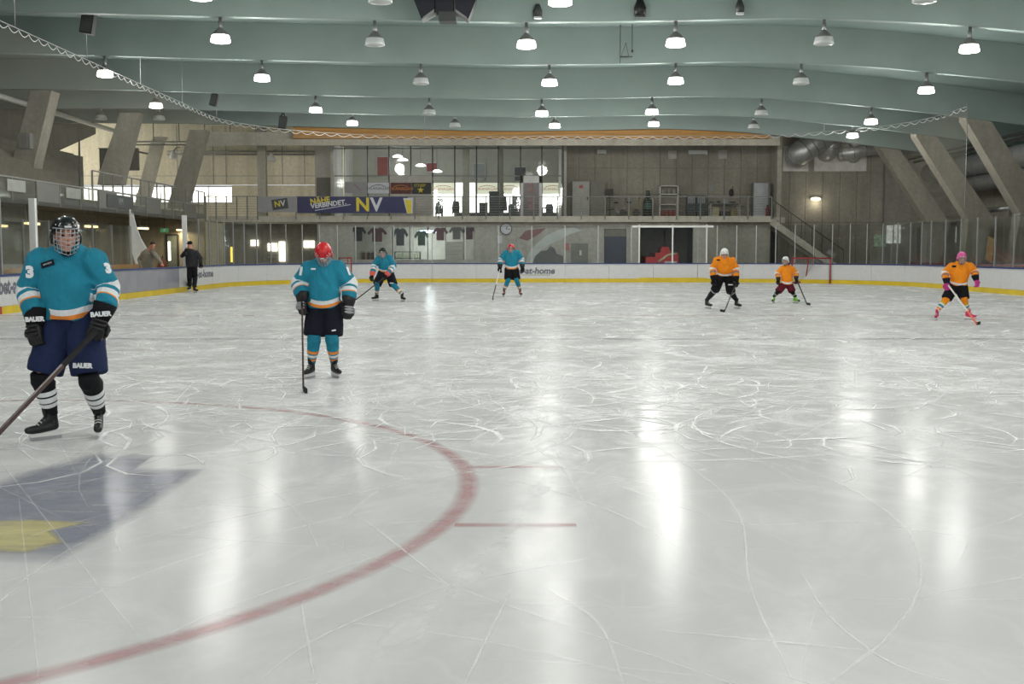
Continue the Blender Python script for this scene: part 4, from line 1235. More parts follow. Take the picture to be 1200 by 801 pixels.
text('lettering', 'VM', .42, M_GPRINT, sg, face_matrix((XS + .055, ps.y, (zb + zt) / 2), (0, 1, 0), (0, 0, 1)))
for k_, (yy, l_) in enumerate(((PX(18, 215, XS).y, 'pale blank panel on the side parapet nearest the camera'), (PX(85, 222, XS).y, 'pale blank panel on side parapet below the column'))):
    tag(MB().bx(XS + .02, XS + .045, yy - .7, yy + .7, zt - .45, zt - .06).build('parapet_sign', mat('pale_panel_%d' % k_, (168, 172, 166), .5)), l_, 'sign')
# railing above the parapet, further back
rl = thing('side_railing', 'grey upright railing on the side gallery before the strip window', 'railing', (XS, 54, zt))
y0, y1 = 45.5, YG
zr_ = 4.72
n = 14
for i in range(n + 1):
    y = y0 + (y1 - y0) * i / n
    MB().bx(XS - .1, XS - .04, y - .03, y + .03, zt - .4, zr_).build('post', M_GREY, rl)
MB().bar((XS - .07, y0, zr_), (XS - .07, y1, zr_), .06, .05).build('handrail', M_STEEL, rl)
MB().bar((XS - .07, y0, zt + .05), (XS - .07, y1, zt + .05), .05, .04).build('bottom_rail', M_STEEL, rl)
rl2 = thing('corner_railing', 'grey wire railing between side gallery and grey banner', 'railing', (-14.5, YG, ZG))
xa, xb = XS, PY(302, 240, YG).x
for i in range(6):
    x = xa + (xb - xa) * i / 5
    MB().bx(x - .03, x + .03, YG - .06, YG, ZG - .2, ZG + 1.05).build('post', M_GREY, rl2)
MB().bx(xa, xb, YG - .06, YG, ZG + 1.02, ZG + 1.08).build('handrail', M_STEEL, rl2)
for j in range(1, 8): MB().tube([(xa, YG - .03, ZG + j * .13), (xb, YG - .03, ZG + j * .13)], .008, 4).build('cable', M_STEEL, rl2)
# tiers
stn = thing('grandstand', 'stepped concrete spectator stand on the side gallery', 'stand', (-20, 30, zb + .3))
for i in range(7):
    x1 = XS - .9 - i * .85
    zz = zb + .3 + .42 * (i + 1)
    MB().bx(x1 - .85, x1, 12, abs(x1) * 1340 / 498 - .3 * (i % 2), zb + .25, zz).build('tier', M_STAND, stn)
    MB().bx(x1 - .45, x1 - .1, 12, abs(x1) * 1340 / 498 - 1, zz, zz + .07).build('bench_board', mat('bench_wood_%d' % i, (98, 88, 74), .7), stn)
sr = thing('stair_railing', 'dark slanting handrail at the end of the stand', 'railing', (-19, 52, zb + .3))
zf = zb + .3
tops = []
for i in range(0, 7, 2):
    x = XS - .9 - i * .85 - .3; y = abs(x + .3) * 1340 / 498 + .35; z = zf + .42 * (i + 1)
    MB().bx(x - .03, x + .03, y - .03, y + .03, zf - .05, z + .95).build('post', M_DARK, sr)
    tops.append(Vector((x, y, z + .95)))
MB().tube(tops, .04, 6).build('handrail', M_DARK, sr)
MB().tube([q - Vector((0, 0, .5)) for q in tops], .025, 6).build('mid_rail', M_DARK, sr)
# cabinet near first left column, roof edge pipe
x0, x1, z0, z1 = rect(22, 156, 37, 174, Y3 - .2)
eb = thing('electrical_box', 'grey electrical box on the column nearest the stands', 'electrical box', ((x0 + x1) / 2, Y3 - .2, z0))
MB().bx(x0, x1, Y3 - .35, Y3, z0, z1).build('body', M_GREY, eb); MB().bx(x0 + .04, x1 - .1, Y3 - .37, Y3 - .35, z0 + .04, z1 - .04).build('door', M_STEEL, eb)
pe = thing('roof_edge_pipe', 'long pale pipe under the roof edge above the stands', 'pipe', (-22, 45, 8))
MB().tube([(-22, 14, HC + .303 * 22), (-22, 64, HC + .303 * 22)], .13, 8).build('pipe', M_WHITE, pe)
for yb in BEAM_Y[NB:]:
    MB().tube([(-22, yb + .1, HC + .303 * 22), (-22, yb + .1, hb(-22) + .02)], .03, 6).build('hanger', M_STEEL, pe)
pr = thing('ceiling_rail', 'slim steel truss rail along the cream wall top', 'rail', (-16, 61, 7))
a, b = PY(150, 166, 62.6), PY(390, 166.5, 62.6)
MB().tube([a, b], .05, 6).build('rail_bar', M_STEEL, pr)
a2, b2 = PY(150, 169.5, 62.6), PY(390, 170, 62.6); MB().tube([a2, b2], .04, 6).build('rail_bar', M_DARK, pr)
for i in range(9):
    t = i / 8; MB().tube([a.lerp(b, t), Vector((a.lerp(b, t).x, 62.6, 8.6))], .025, 5).build('hanger', M_DARK, pr)
cd = thing('wall_conduit', 'double steel conduit on the cream wall', 'conduit', (-14, YCW, 6.5))
for py in (177.5, 181): 
    a, b = PY(196, py, YCW - .15), PY(388, py, YCW - .15); MB().tube([a, b], .05, 6).build('conduit', M_STEEL, cd)
def projector(label, px, py, Y):
    c = PY(px, py, Y)
    r = thing('wall_lamp', label, 'lamp', c)
    MB().lathe([(.0, .25), (.1, .25), (.13, .1), (.24, -.12), (.25, -.25), (.2, -.24), (.0, -.2)], c, 14).build('reflector', M_WHITE, r)
    MB().tube([c + Vector((0, 0, .2)), (c.x + .15, Y + .2, c.z + .42)], .04, 6).build('bracket', M_STEEL, r)
    MB().tube([(c.x + .15, Y + .2, c.z + .42), (c.x + .15, YCW, c.z + .5)], .03, 6).build('arm', M_STEEL, r)
projector('white floodlight on the cream wall beside the column', 318, 184, YCW - .9)
projector('white floodlight on the cream wall between leaning columns', 203, 181, YCW - .9)

# ------------------------------------------------------------------ under the side gallery: lamps, exit sign, door
for i, (px, py) in enumerate(((-2, 264), (37, 261.5), (107, 265), (168, 267.3), (212, 269.3))):
    p = PX(px, py, -17.3)
    r = thing('strip_lamp', 'warm fluorescent strip lamp, %s from the left under the side gallery' % pos_w[i], 'lamp', p, 'strip lamps under the side gallery')
    MB().bx(p.x - .06, p.x + .06, p.y - .6, p.y + .6, p.z - .05, p.z + .03).build('tube', M_FLUO, r)
    MB().bx(p.x - .09, p.x + .09, p.y - .65, p.y + .65, p.z + .03, p.z + .1).build('fixture', M_GREY, r)
    for dy in (-.5, .5): MB().tube([(p.x, p.y + dy, p.z + .1), (p.x, p.y + dy, zb)], .015, 5).build('hanger', M_GREY, r)
    ld = bpy.data.lights.get('strip_light') or bpy.data.lights.new('strip_light', 'AREA')
    ld.shape = 'RECTANGLE'; ld.size = .15; ld.size_y = 1.5; ld.energy = 40; ld.color = (1, .82, .52)
    lo = bpy.data.objects.new('strip_light', ld); COL.objects.link(lo); lo.parent = r; lo.location = (0, 0, -.09)
ex = tag(MB().bx(-19.9, -19.86, 0, .01, 0, .01).build('exit_sign', M_BLACK), 'x', 'sign')
bpy.data.objects.remove(ex)
p = PX(192.5, 270, -17.2)
ex = thing('exit_sign', 'small green emergency exit sign hanging under side gallery', 'sign', p)
MB().bx(p.x - .19, p.x + .19, p.y - .03, p.y + .03, p.z - .09, p.z + .11).build('panel', mat('green_exit_glow', (70, 150, 90), .5, emis=.35), ex)
MB().bx(p.x - .05, p.x + .07, p.y - .04, p.y - .03, p.z - .06, p.z + .08).build('pictogram', M_WPRINT, ex)
MB().tube([(p.x, p.y, p.z + .11), (p.x, p.y, zb + .01)], .02, 5).build('hanger', M_DARK, ex)
YD = 60.5
dlob = structure('wall_side_end', MB().bx(-20, -16.2, YD, YD + .2, 0, zb), concrete('warm_concrete', (160, 152, 132), .1), 'warm lit end wall under the side gallery')
x0, x1, z0, z1 = rect(194, 274, 210, 311, YD - .05)
MB().bx(x0, x1, YD - .08, YD, 0, z1).build('door_frame', M_DARK, dlob)
MB().bx(x0 + .1, x1 - .1, YD - .1, YD - .08, .1, z1 - .1).build('door_leaf', mat('grey_green_door', (116, 122, 112), .4), dlob)
prect(MB(), 197, 283, 200, 305, YD - .1, .03).build('door_light', M_DAY, dlob)
# yellow lit strip in the lobby
p = prect(MB(), 270.5, 289, 274, 307, 61.2, .1).build('light_column', mat('yellow_glow_panel', (255, 220, 90), .5, var=0, emis=1.6))
tag(p, 'upright yellow glowing light strip behind the corner glass', 'lamp')
p.location.z += 0
# bench back wall glass and players bench
bb = thing('bench_shield', 'rear glass shield behind the players bench', 'glass shield', (-14.6, 37, 0))
y = BENCH0 + .3
while y < BENCH1 - .2:
    y2 = min(BENCH1, y + 1.9)
    MB().bx(-14.62, -14.6, y + .03, y2 - .03, .9, 2.5).build('glass_pane', M_GLASS, bb)
    MB().bx(-14.64, -14.58, y - .025, y + .025, 0, 2.5).build('stanchion', M_STEEL, bb)
    MB().bx(-14.66, -14.58, y + .01, y2 - .01, 0, .9).build('board_panel', M_BOARDG, bb)
    y = y2
pb = thing('players_bench', 'long wooden bench behind the grey boards', 'bench', (-13.7, 37, 0))
MB().bx(-14.3, -13.55, BENCH0 + .6, BENCH1 + 2.4, .42, .48).build('seat', mat('bench_pine', (176, 142, 96), .6), pb)
for i in range(6):
    y = BENCH0 + 1 + i * (BENCH1 - BENCH0 - 2) / 5
    MB().bx(-14.25, -13.6, y - .04, y + .04, -.12, .42).build('leg', M_STEEL, pb)
MB().bx(-14.55, -14.5, BENCH0 + .6, BENCH1 + 2.4, .9, 1.05).build('back_board', mat('bench_pine_back', (170, 136, 92), .6), pb)

# ------------------------------------------------------------------ lower far wall: shop window, clock, painted reflection
YS = YL + .2
sh = thing('window_6', 'shop window with hanging jerseys under the gallery', None, (PY(480, 300, YL).x, YL + .1, 1.0), kind='structure')
sx0, sx1, sz0, sz1 = H[0]
for a, b in ((413, 438), (438, 460), (460, 480), (480, 501), (501, 522), (522, 543), (543, 556)):
    x0, x1 = PY(a, 280, YL).x, PY(b, 280, YL).x
    MB().bx(x0 + .02, x1 - .02, YL + .1, YL + .12, sz0, sz1).build('pane', M_GLAZE, sh)
    MB().bx(x1 - .02, x1 + .02, YL + .06, YL + .16, sz0, sz1).build('window_frame', M_DARK, sh)
structure('wall_shop_back', MB().bx(sx0 - .4, sx1 + .4, YL + 3, YL + 3.2, 0, 3.1), mat('shop_wall', (176, 172, 158), .8), 'pale rear wall of the shop')
structure('wall_shop_side', MB().bx(sx0 - .4, sx0 - .3, YL + .25, YL + 3, 0, 3.1).bx(sx1 + .3, sx1 + .4, YL + .25, YL + 3, 0, 3.1), M_GREYW, 'side walls of the shop')
lp = thing('shop_lamp', 'bluish white oval lamp in the shop ceiling', 'lamp', (PY(502, 271, YL + 1.5).x, YL + 1.5, 2.6))
c = PY(502, 271, YL + 1.5)
MB().lathe([(0, .08), (.5, .06), (.62, 0), (.5, -.06), (0, -.08)], c, 20).build('shade', mat('cool_lamp', (214, 228, 255), .5, var=0, emis=2.2), lp)
MB().tube([c, (c.x, c.y, 3.1)], .02, 5).build('cord', M_DARK, lp)
ld = bpy.data.lights.new('shop_light', 'POINT'); ld.energy = 220; ld.shadow_soft_size = .4; ld.color = (.95, .97, 1)
lo = bpy.data.objects.new('shop_light', ld); COL.objects.link(lo); lo.location = (0, -.4, -.35); lo.parent = lp
def jersey_hung(label, px, py, m, w=.62, h=.85, Y=None):
    Y = Y or YL + .6
    c = PY(px, py, Y)
    r = thing('hanging_jersey', label, 'jersey', (c.x, Y, c.z - h / 2))
    pl_ = [(-.3, -.5), (.3, -.5), (.31, .2), (.5, -.02), (.62, .12), (.36, .46), (.14, .5), (.0, .44), (-.14, .5), (-.36, .46), (-.62, .12), (-.5, -.02), (-.31, .2)]
    MB().prism([(c.x + a * w, c.z + b * h) for a, b in pl_], 'y', Y - .04, Y + .04).build('cloth', m, r)
    MB().tube([(c.x - .3 * w, Y, c.z + .46 * h), (c.x, Y, c.z + .62 * h), (c.x + .3 * w, Y, c.z + .46 * h)], .012, 5).build('hanger', M_DARK, r)
    MB().tube([(c.x, Y, c.z + .62 * h), (c.x, Y, 3.12)], .01, 4).build('hook', M_DARK, r)
M_GRJ = mat('green_jersey_cloth', (52, 78, 62), .7); M_MAJ = mat('maroon_jersey_cloth', (104, 46, 56), .7)
jersey_hung('maroon jersey hanging first in the shop window', 442, 275, M_MAJ, .9, .75)
jersey_hung('dark jersey hanging in the shop window above the black helmet', 469, 277.5, M_DKJ, .72, .95)
jersey_hung('green jersey hanging in the shop window', 494, 279, M_GRJ, .66, .8)
jersey_hung('maroon jersey hanging right of the green one', 516, 274, M_MAJ, .7, .7)
jersey_hung('grey jersey hanging in the shop window', 535, 273, mat('grey_jersey_cloth', (110, 106, 104), .7), .7, .7, YL + .75)
jersey_hung('maroon jersey hanging last in the shop window', 550, 273, M_MAJ, .6, .7, YL + .62)
jersey_hung('dark jersey hanging at the left edge of the shop', 420, 274, M_DKJ, .7, .8)
def shelf_unit(label, px0, px1, y):
    x0, x1 = PY(px0, 290, y).x, PY(px1, 290, y).x
    r = thing('shop_shelf', label, 'shelf', ((x0 + x1) / 2, y, -.12))
    for z in (.3, .75, 1.15, 1.5): MB().bx(x0, x1, y, y + .4, z, z + .04).build('shelf_board', M_FURN, r)
    for x in (x0, x1): MB().bx(x - .03, x + .03, y, y + .4, -.12, 1.54).build('upright', M_FURN, r)
    return r, x0, x1
r, x0, x1 = shelf_unit('dark shop shelf with pale goods under the jerseys', 462, 492, YL + 1.2)
for i in range(9):
    x = x0 + .12 + i * (x1 - x0 - .2) / 9
    b = MB().bx(x, x + .1, YL + 1.25, YL + 1.45, 1.191, 1.191 + .17 + .05 * (i % 3)).build('goods_box', mat('pale_goods_%d' % i, (200 - 9 * (i % 4), 190, 170 - 12 * (i % 3)), .6))
    tag(b, 'pale box on the dark shop shelf under the jerseys', 'box', 'goods on the shop shelf')
mn = thing('rack', 'warm coloured clothes rack at the left of the shop', 'rack', (PY(430, 300, YL + 1).x, YL + 1, -.12))
for i in range(7):
    p = PY(424 + i * 2.6, 300, YL + 1)
    MB().bx(p.x - .03, p.x + .03, YL + .8, YL + 1.3, .25, 1.5).build('garment', mat('garment_%d' % i, [(150, 120, 84), (120, 74, 66), (176, 150, 110), (96, 62, 60), (140, 120, 110), (84, 66, 66), (160, 130, 100)][i], .8), mn)
a, b = PY(422, 300, YL + 1).x, PY(442, 300, YL + 1).x
MB().tube([(a, YL + 1.05, 1.55), (b, YL + 1.05, 1.55)], .02, 6).build('rail', M_STEEL, mn)
for x in (a, b): MB().tube([(x, YL + 1.05, 1.55), (x, YL + 1.05, -.12)], .02, 6).build('upright', M_STEEL, mn)
# notice boards on grey wall under the shop window right half
cw = PY(593, 268, YL - .03)
ck = thing('wall_clock', 'round white wall clock under the gallery', 'clock', (cw.x, YL - .03, cw.z - .3))
def disc(c, r, y0, y1, n=28):
    return [(c.x + r * math.cos(2 * math.pi * i / n), c.z + r * math.sin(2 * math.pi * i / n)) for i in range(n)], y0, y1
pl_, a, b = disc(cw, .33, 0, 0); MB().prism(pl_, 'y', YL - .08, YL).build('rim', M_DARK, ck)
pl_, a, b = disc(cw, .29, 0, 0); MB().prism(pl_, 'y', YL - .1, YL - .08).build('dial', M_WPRINT, ck)
for ang, L, wd in ((1.05, .16, .035), (-.15, .24, .025)):
    MB().bar((cw.x, YL - .105, cw.z), (cw.x + L * math.cos(ang), YL - .105, cw.z + L * math.sin(ang)), .01, wd).build('hand', M_DARK, ck)
for i in range(12):
    an = i * math.pi / 6; MB().bar((cw.x + .22 * math.cos(an), YL - .104, cw.z + .22 * math.sin(an)), (cw.x + .27 * math.cos(an), YL - .104, cw.z + .27 * math.sin(an)), .008, .02).build('tick', M_DARK, ck)
tag(prect(MB(), 583, 276, 588.5, 285, YL - .01, .03).build('light_switch_panel', M_WPRINT), 'small pale wall panel left of red helmeted player', 'panel')
# glass reflection painted as flat wall shapes: white sweep, dark rounded shape
wg = thing('painted_reflection', 'large painted glass reflection, white sweep around dark rounded shape', 'painted reflection', (PY(640, 308, YL).x, YL, 1))
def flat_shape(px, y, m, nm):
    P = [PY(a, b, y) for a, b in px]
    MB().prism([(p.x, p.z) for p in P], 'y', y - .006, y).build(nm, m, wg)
M_SWE = mat('white_sweep_reflection', (196, 202, 200), .5, var=.12, vscale=1.2, stretch=(1, 1, 3))
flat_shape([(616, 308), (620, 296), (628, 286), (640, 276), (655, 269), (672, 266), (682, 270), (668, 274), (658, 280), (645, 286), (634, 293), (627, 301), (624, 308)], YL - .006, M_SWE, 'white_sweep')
flat_shape([(624, 308), (627, 300), (634, 294), (641, 293), (645, 288), (650, 291), (652, 297), (660, 300), (660, 308)], YL - .012, mat('grey_shape_reflection', (112, 114, 114), .6), 'dark_shape')
flat_shape([(608, 279), (616, 270), (640, 267), (632, 274), (618, 282)], YL - .012, mat('rose_reflection', (140, 104, 104), .6), 'rose_shape')
# pale notice posters on the grey wall between shop and clock
tag(prect(MB(), 522, 283, 542, 308, YL - .01, .02).build('wall_poster', mat('streaky_pale_poster', (184, 184, 176), .5, var=.2, vscale=2, stretch=(.3, 1, 6))), 'pale streaky poster below the shop window', 'poster')

# ------------------------------------------------------------------ things on the gallery
x0, x1, _, z1 = rect(670.5, 212, 691, 252, YB - 1.2)
lk = thing('tall_locker', 'tall grey locker with red mark on the gallery', 'locker', ((x0 + x1) / 2, YB - 1, ZG))
MB().bx(x0, x1, YB - 1.15, YB - .3, ZG, z1).build('body', M_GREY, lk)
MB().bx(x0 + .02, x1 - .02, YB - 1.2, YB - 1.15, ZG + .06, z1 - .03).build('door', mat('locker_door', (158, 158, 152), .5), lk)
prect(MB(), 679, 217, 683, 220.5, YB - 1.2, .01).build('red_mark', M_RED, lk)
p = PY(688.5, 232.5, YB - 1.22); MB().bx(p.x - .03, p.x + .03, YB - 1.25, YB - 1.2, p.z - .08, p.z + .08).build('handle', M_BLACK, lk)
x0, x1, _, z1 = rect(691.5, 213, 709, 252, YB - .9)
lk = thing('grey_wardrobe', 'dull grey wide cupboard beside the tall locker', 'cupboard', ((x0 + x1) / 2, YB - .7, ZG))
MB().bx(x0, x1, YB - .85, YB - .2, ZG, z1).build('body', M_CONC_D, lk)
for a, b in ((x0 + .02, (x0 + x1) / 2 - .01), ((x0 + x1) / 2 + .01, x1 - .02)): MB().bx(a, b, YB - .88, YB - .85, ZG + .06, z1 - .03).build('door', mat('dull_door_%d' % int(a * 100), (122, 120, 112), .6), lk)
def office_chair(label, px, py_top, y, m):
    t = PY(px, py_top, y); z = ZG
    r = thing('swivel_chair', label, 'chair', (t.x, y, z))
    MB().box((t.x, y + .18, t.z - .2), (.46, .08, .4)).build('backrest', m, r)
    MB().box((t.x, y, z + .55), (.5, .5, .09)).build('seat', m, r)
    MB().tube([(t.x, y + .1, z + .55), (t.x, y + .22, t.z - .3)], .03, 6).build('back_bar', M_DARK, r)
    MB().tube([(t.x, y, z + .1), (t.x, y, z + .55)], .035, 8).build('gas_column', M_DARK, r)
    for i in range(5):
        an = 2 * math.pi * i / 5 + .3
        MB().tube([(t.x, y, z + .12), (t.x + .3 * math.cos(an), y + .3 * math.sin(an), z + .04)], .03, 6).build('foot', M_DARK, r)
office_chair('dark massage-type chair beside the grey cupboard', 714.5, 221, YB - 1.5, mat('dark_brown_seat', (44, 38, 34), .6))
def bike(label, px, y, m):
    c = PY(px, 250, y); x, z = c.x, ZG
    r = thing('exercise_bike', label, 'exercise bike', (x, y, z))
    MB().tube([(x - .4, y, z + .05), (x + .4, y, z + .05)], .03, 6).build('base_bar', M_DARK, r)
    MB().tube([(x - .15, y, z + .06), (x - .25, y, z + .85)], .035, 6).build('seat_post', m, r)
    MB().ell((x - .26, y, z + .9), (.15, .1, .05), 10, 6).build('saddle', M_BLACK, r)
    MB().tube([(x + .2, y, z + .06), (x + .3, y, z + 1.1)], .035, 6).build('front_post', m, r)
    MB().tube([(x + .3, y - .22, z + 1.15), (x + .35, y, z + 1.1), (x + .3, y + .22, z + 1.15)], .02, 6).build('handlebar', M_RED, r)
    pl_ = [(x + .15 + .22 * math.cos(t), z + .3 + .22 * math.sin(t)) for t in np.linspace(0, 2 * math.pi, 18)[:-1]]
    MB().prism(pl_, 'y', y - .04, y + .04).build('flywheel', M_DARK, r)
    MB().bar((x + .1, y, z + .3), (x - .18, y, z + .4), .05, .06).build('frame_tube', m, r)
bike('exercise bike with grey posts on the gallery', 727, YB - 1.6, M_STEEL)
bike('exercise bike with yellow posts on the gallery', 742.5, YB - 2.2, mat('mustard_paint', (150, 140, 60), .5))
# bottle-shaped standing banner figure
c = PY(759, 252, YB - 1)
bt = thing('bottle_display', 'tall dark green bottle-shaped display on the gallery', 'display', (c.x, YB - 1, ZG))
MB().lathe([(0, 0), (.27, 0), (.27, .95), (.22, 1.1), (.13, 1.3), (.11, 1.55), (.12, 1.62), (0, 1.62)], (c.x, YB - 1, ZG), 16).build('body', mat('bottle_green', (26, 44, 38), .35), bt)
MB().lathe([(.275, .55), (.275, .9)], (c.x, YB - 1, ZG), 16).build('label_band', mat('teal_label', (60, 96, 92), .5), bt)
x0, x1, _, z1 = rect(773, 217, 795, 252, YB - .8)
su = thing('open_shelf', 'white open shelf with crates on the gallery', 'shelf', ((x0 + x1) / 2, YB - .7, ZG))
for x in (x0, x1 - .06): MB().bx(x, x + .06, YB - .8, YB - .4, ZG, z1).build('upright', M_WHITE, su)
for f_ in (.02, .42, .72, .97): MB().bx(x0, x1, YB - .8, YB - .4, ZG + (z1 - ZG) * f_, ZG + (z1 - ZG) * f_ + .05).build('shelf_board', M_WHITE, su)
for i in range(4):
    bx_ = x0 + .09 + i * .24
    tag(MB().bx(bx_, bx_ + .21, YB - .75, YB - .45, ZG + (z1 - ZG) * .02 + .05, ZG + .5).build('crate', mat('rust_crate_%d' % i, (118 + 6 * i, 66, 54), .7)), 'rust red crate, %s from the left on the white shelf bottom' % pos_w[i], 'crate', 'crates on the white shelf')
for i, (dx, w_, h_) in enumerate(((.15, .15, .22), (.5, .12, .3), (.78, .16, .26))):
    tag(MB().bx(x0 + dx, x0 + dx + w_, YB - .7, YB - .5, ZG + (z1 - ZG) * .72 + .05, ZG + (z1 - ZG) * .72 + .05 + h_).build('carton', mat('pale_carton_%d' % i, (150, 148, 140), .7)), 'pale carton, %s from the left on the white shelf' % pos_w[i], 'carton', 'cartons on the white shelf')
def wheeled_bin(label, px0, px1, py, y, m):
    x0, x1, _, z1 = rect(px0, py, px1, 252, y)
    r = thing('plastic_crate', label, 'crate', ((x0 + x1) / 2, y, ZG))
    MB().bx(x0, x1, y, y + .4, ZG + .32, z1).build('body', m, r)
    for i in range(4): MB().bx(x0 + .06 + i * (x1 - x0 - .1) / 4, x0 + .06 + i * (x1 - x0 - .1) / 4 + .08, y - .015, y, ZG + .9, z1 - .06).build('slot', M_GPRINT, r)
    MB().bx(x0 + .04, x1 - .04, y + .04, y + .36, ZG, ZG + .34).build('stand', M_DARK, r)
M_TEALC = mat('dark_teal_plastic', (38, 60, 62), .5)
wheeled_bin('dark teal bottle crate, left of pair on the gallery', 805, 815.5, 229, YB - 1, M_TEALC)
wheeled_bin('dark teal bottle crate, right of pair on the gallery', 816.5, 827.5, 229, YB - 1, M_TEALC)
tb = thing('work_table', 'cluttered work table on the gallery', 'table', (PY(849, 250, YB - 1).x, YB - 1, ZG))
x0, x1, _, z1 = rect(831, 238, 867, 240, YB - 1)
MB().bx(x0, x1, YB - 1.3, YB - .6, z1 - .05, z1).build('tabletop', M_GREY, tb)
for x in (x0 + .05, x1 - .05):
    for y in (YB - 1.25, YB - .65): MB().bx(x - .03, x + .03, y - .03, y + .03, ZG, z1 - .05).build('leg', M_STEEL, tb)
for i, (a, w_, h_, m) in enumerate(((834, .18, .1, M_DARK), (842, .2, .14, M_DARK), (849, .3, .24, M_GPRINT), (859, .3, .1, M_BLACK))):
    c = PY(a, 238, YB - 1)
    tag(MB().bx(c.x - w_ / 2, c.x + w_ / 2, YB - 1.1, YB - .85, z1 + .001, z1 + h_).build('tool_case', m), 'small case on the work table, %s from the left' % pos_w[i], 'case', 'cases on the work table')
for i, (a, b, py, m) in enumerate(((834, 842, 243, mat('cream_box', (176, 172, 140), .7)), (844, 855, 247, M_DARK), (856, 862, 245, mat('khaki_box', (140, 130, 90), .7)))):
    x0, x1, _, zz = rect(a, py, b, 252, YB - 1)
    tag(MB().bx(x0, x1, YB - 1.15, YB - .75, ZG, zz).build('storage_box', m), 'storage box under the work table, %s from the left' % pos_w[i], 'box', 'boxes under the work table')
c = PY(857, 226, YB - .1)
hd = thing('wall_hook_bag', 'small dark bag hanging on the gallery wall', 'bag', (c.x, YB - .1, c.z - .3))
MB().ell(c, (.14, .09, .24), 10, 8).build('bag', M_BLACK, hd); MB().tube([c + Vector((.05, 0, .2)), (c.x + .1, YB - .03, c.z + .4)], .015, 5).build('strap', M_BLACK, hd)
x0, x1, _, z1 = rect(883, 214, 902, 251, YB - 1)
fz = thing('white_cabinet', 'tall bluish white cabinet at the end of the gallery', 'cabinet', ((x0 + x1) / 2, YB - .8, ZG))
MB().bx(x0, x1, YB - 1, YB - .4, ZG, z1).build('body', M_GREY, fz); MB().bx(x0 + .03, x1 - .12, YB - 1.04, YB - 1, ZG + .05, z1 - .02).build('door', mat('bluish_white_door', (176, 182, 186), .4), fz)
c = PY(899.5, 241, YB - 1.2)
fe = thing('fire_extinguisher', 'small red fire extinguisher beside white cabinet', 'fire extinguisher', (c.x, YB - 1.2, ZG))
MB().lathe([(0, 0), (.1, 0), (.1, .55), (.06, .66), (.03, .7), (0, .72)], (c.x, YB - 1.2, ZG), 12).build('cylinder', mat('extinguisher_red', (140, 34, 34), .4), fe); MB().bx(c.x - .06, c.x + .08, YB - 1.22, YB - 1.18, ZG + .7, ZG + .78).build('valve', M_BLACK, fe)
for i, (a, b, c_, d) in enumerate(((783, 176.5, 792.5, 186), (842, 176, 851.5, 186))):
    tag(prect(MB(), a, b, c_, d, YB - .02, .08).build('wall_panel', mat('pale_wall_panel_%d' % i, (172, 170, 164), .5)), 'square pale panel high on the gallery wall, %s' % ['above the shelf', 'above the work table'][i], 'panel')
for i, (a, b, c_, d, l_) in enumerate(((700, 176, 710, 181, 'small pale unit high on wall above grey cupboard'), (806, 176.5, 828, 181.5, 'long pale unit high on the gallery wall'))):
    r = thing('air_unit', l_, 'air unit', PY((a + c_) / 2, d, YB))
    prect(MB(), a, b, c_, d, YB - .02, .3).build('casing', M_WHITE, r); prect(MB(), a + 1, d - 1, c_ - 1, d, YB - .32, .02).build('grille', M_GREY, r)
tag(prect(MB(), 831, 218, 836, 224, YB - .02, .02).build('notice_sheet', M_GPRINT), 'small pale notice on wall above the work table', 'notice')

# ------------------------------------------------------------------ stairs on the right
YT = YG + .3
stp = thing('staircase', 'concrete staircase descending right from the gallery', 'stairs', (PY(950, 308, YT).x, YT + .6, 0))
A, B = PY(902, 257, YT), PY(988, 318, YT)
st_ = [(A.x, A.z + .18), (B.x, B.z + .18), (B.x, B.z - .25), (A.x, A.z - .25)]
MB().prism(st_, 'y', YT, YT + .2).build('stringer', M_SLAB, stp)
MB().prism(st_, 'y', YT + 1.5, YT + 1.7).build('stringer', M_SLAB, stp)
for i in range(17):
    t = (i + .5) / 17
    p = A.lerp(B, t)
    MB().bx(p.x - .18, p.x + .18, YT + .2, YT + 1.5, p.z + .08, p.z + .2).build('step', M_CONC_D, stp)
a, b = A + Vector((0, 0, 1.15)), B + Vector((0, 0, 1.15))
MB().tube([a, b], .025, 6).build('handrail', M_DARK, stp)
for i in range(8):
    p = A.lerp(B, i / 7); MB().tube([p + Vector((0, 0, .15)), p + Vector((0, 0, 1.15))], .014, 5).build('baluster', M_DARK, stp)
MB().bx(A.x - 1.2, A.x + .05, YG + .2, YT + 1.7, ZG - .33, ZG).build('landing', M_SLAB, stp)
sgn = tag(MB().box(PY(974, 297, YT - .03), (.5, .02, .22), M=Matrix.Rotation(.62, 3, 'Y')).build('stair_sign', M_GPRINT), 'small pale sign on the stair stringer', 'sign')
# lamp on the concrete wall
c = PY(956, 233, YW - .15)
wlp = thing('wall_lamp', 'glowing half-round lamp on the concrete stair wall', 'lamp', (c.x, YW - .15, c.z))
MB().ell(c, (.3, .12, .1), 14, 8).build('diffuser', mat('warm_bulkhead', (255, 244, 200), .5, var=0, emis=2.5), wlp)
MB().bx(c.x - .3, c.x + .3, YW - .1, YW - .02, c.z - .02, c.z + .14).build('back_plate', M_GREY, wlp)
ld = bpy.data.lights.new('bulkhead_light', 'POINT'); ld.energy = 14; ld.color = (1, .9, .7); ld.shadow_soft_size = .15
lo = bpy.data.objects.new('bulkhead_light', ld); COL.objects.link(lo); lo.parent = wlp; lo.location = (0, -.3, -.2)
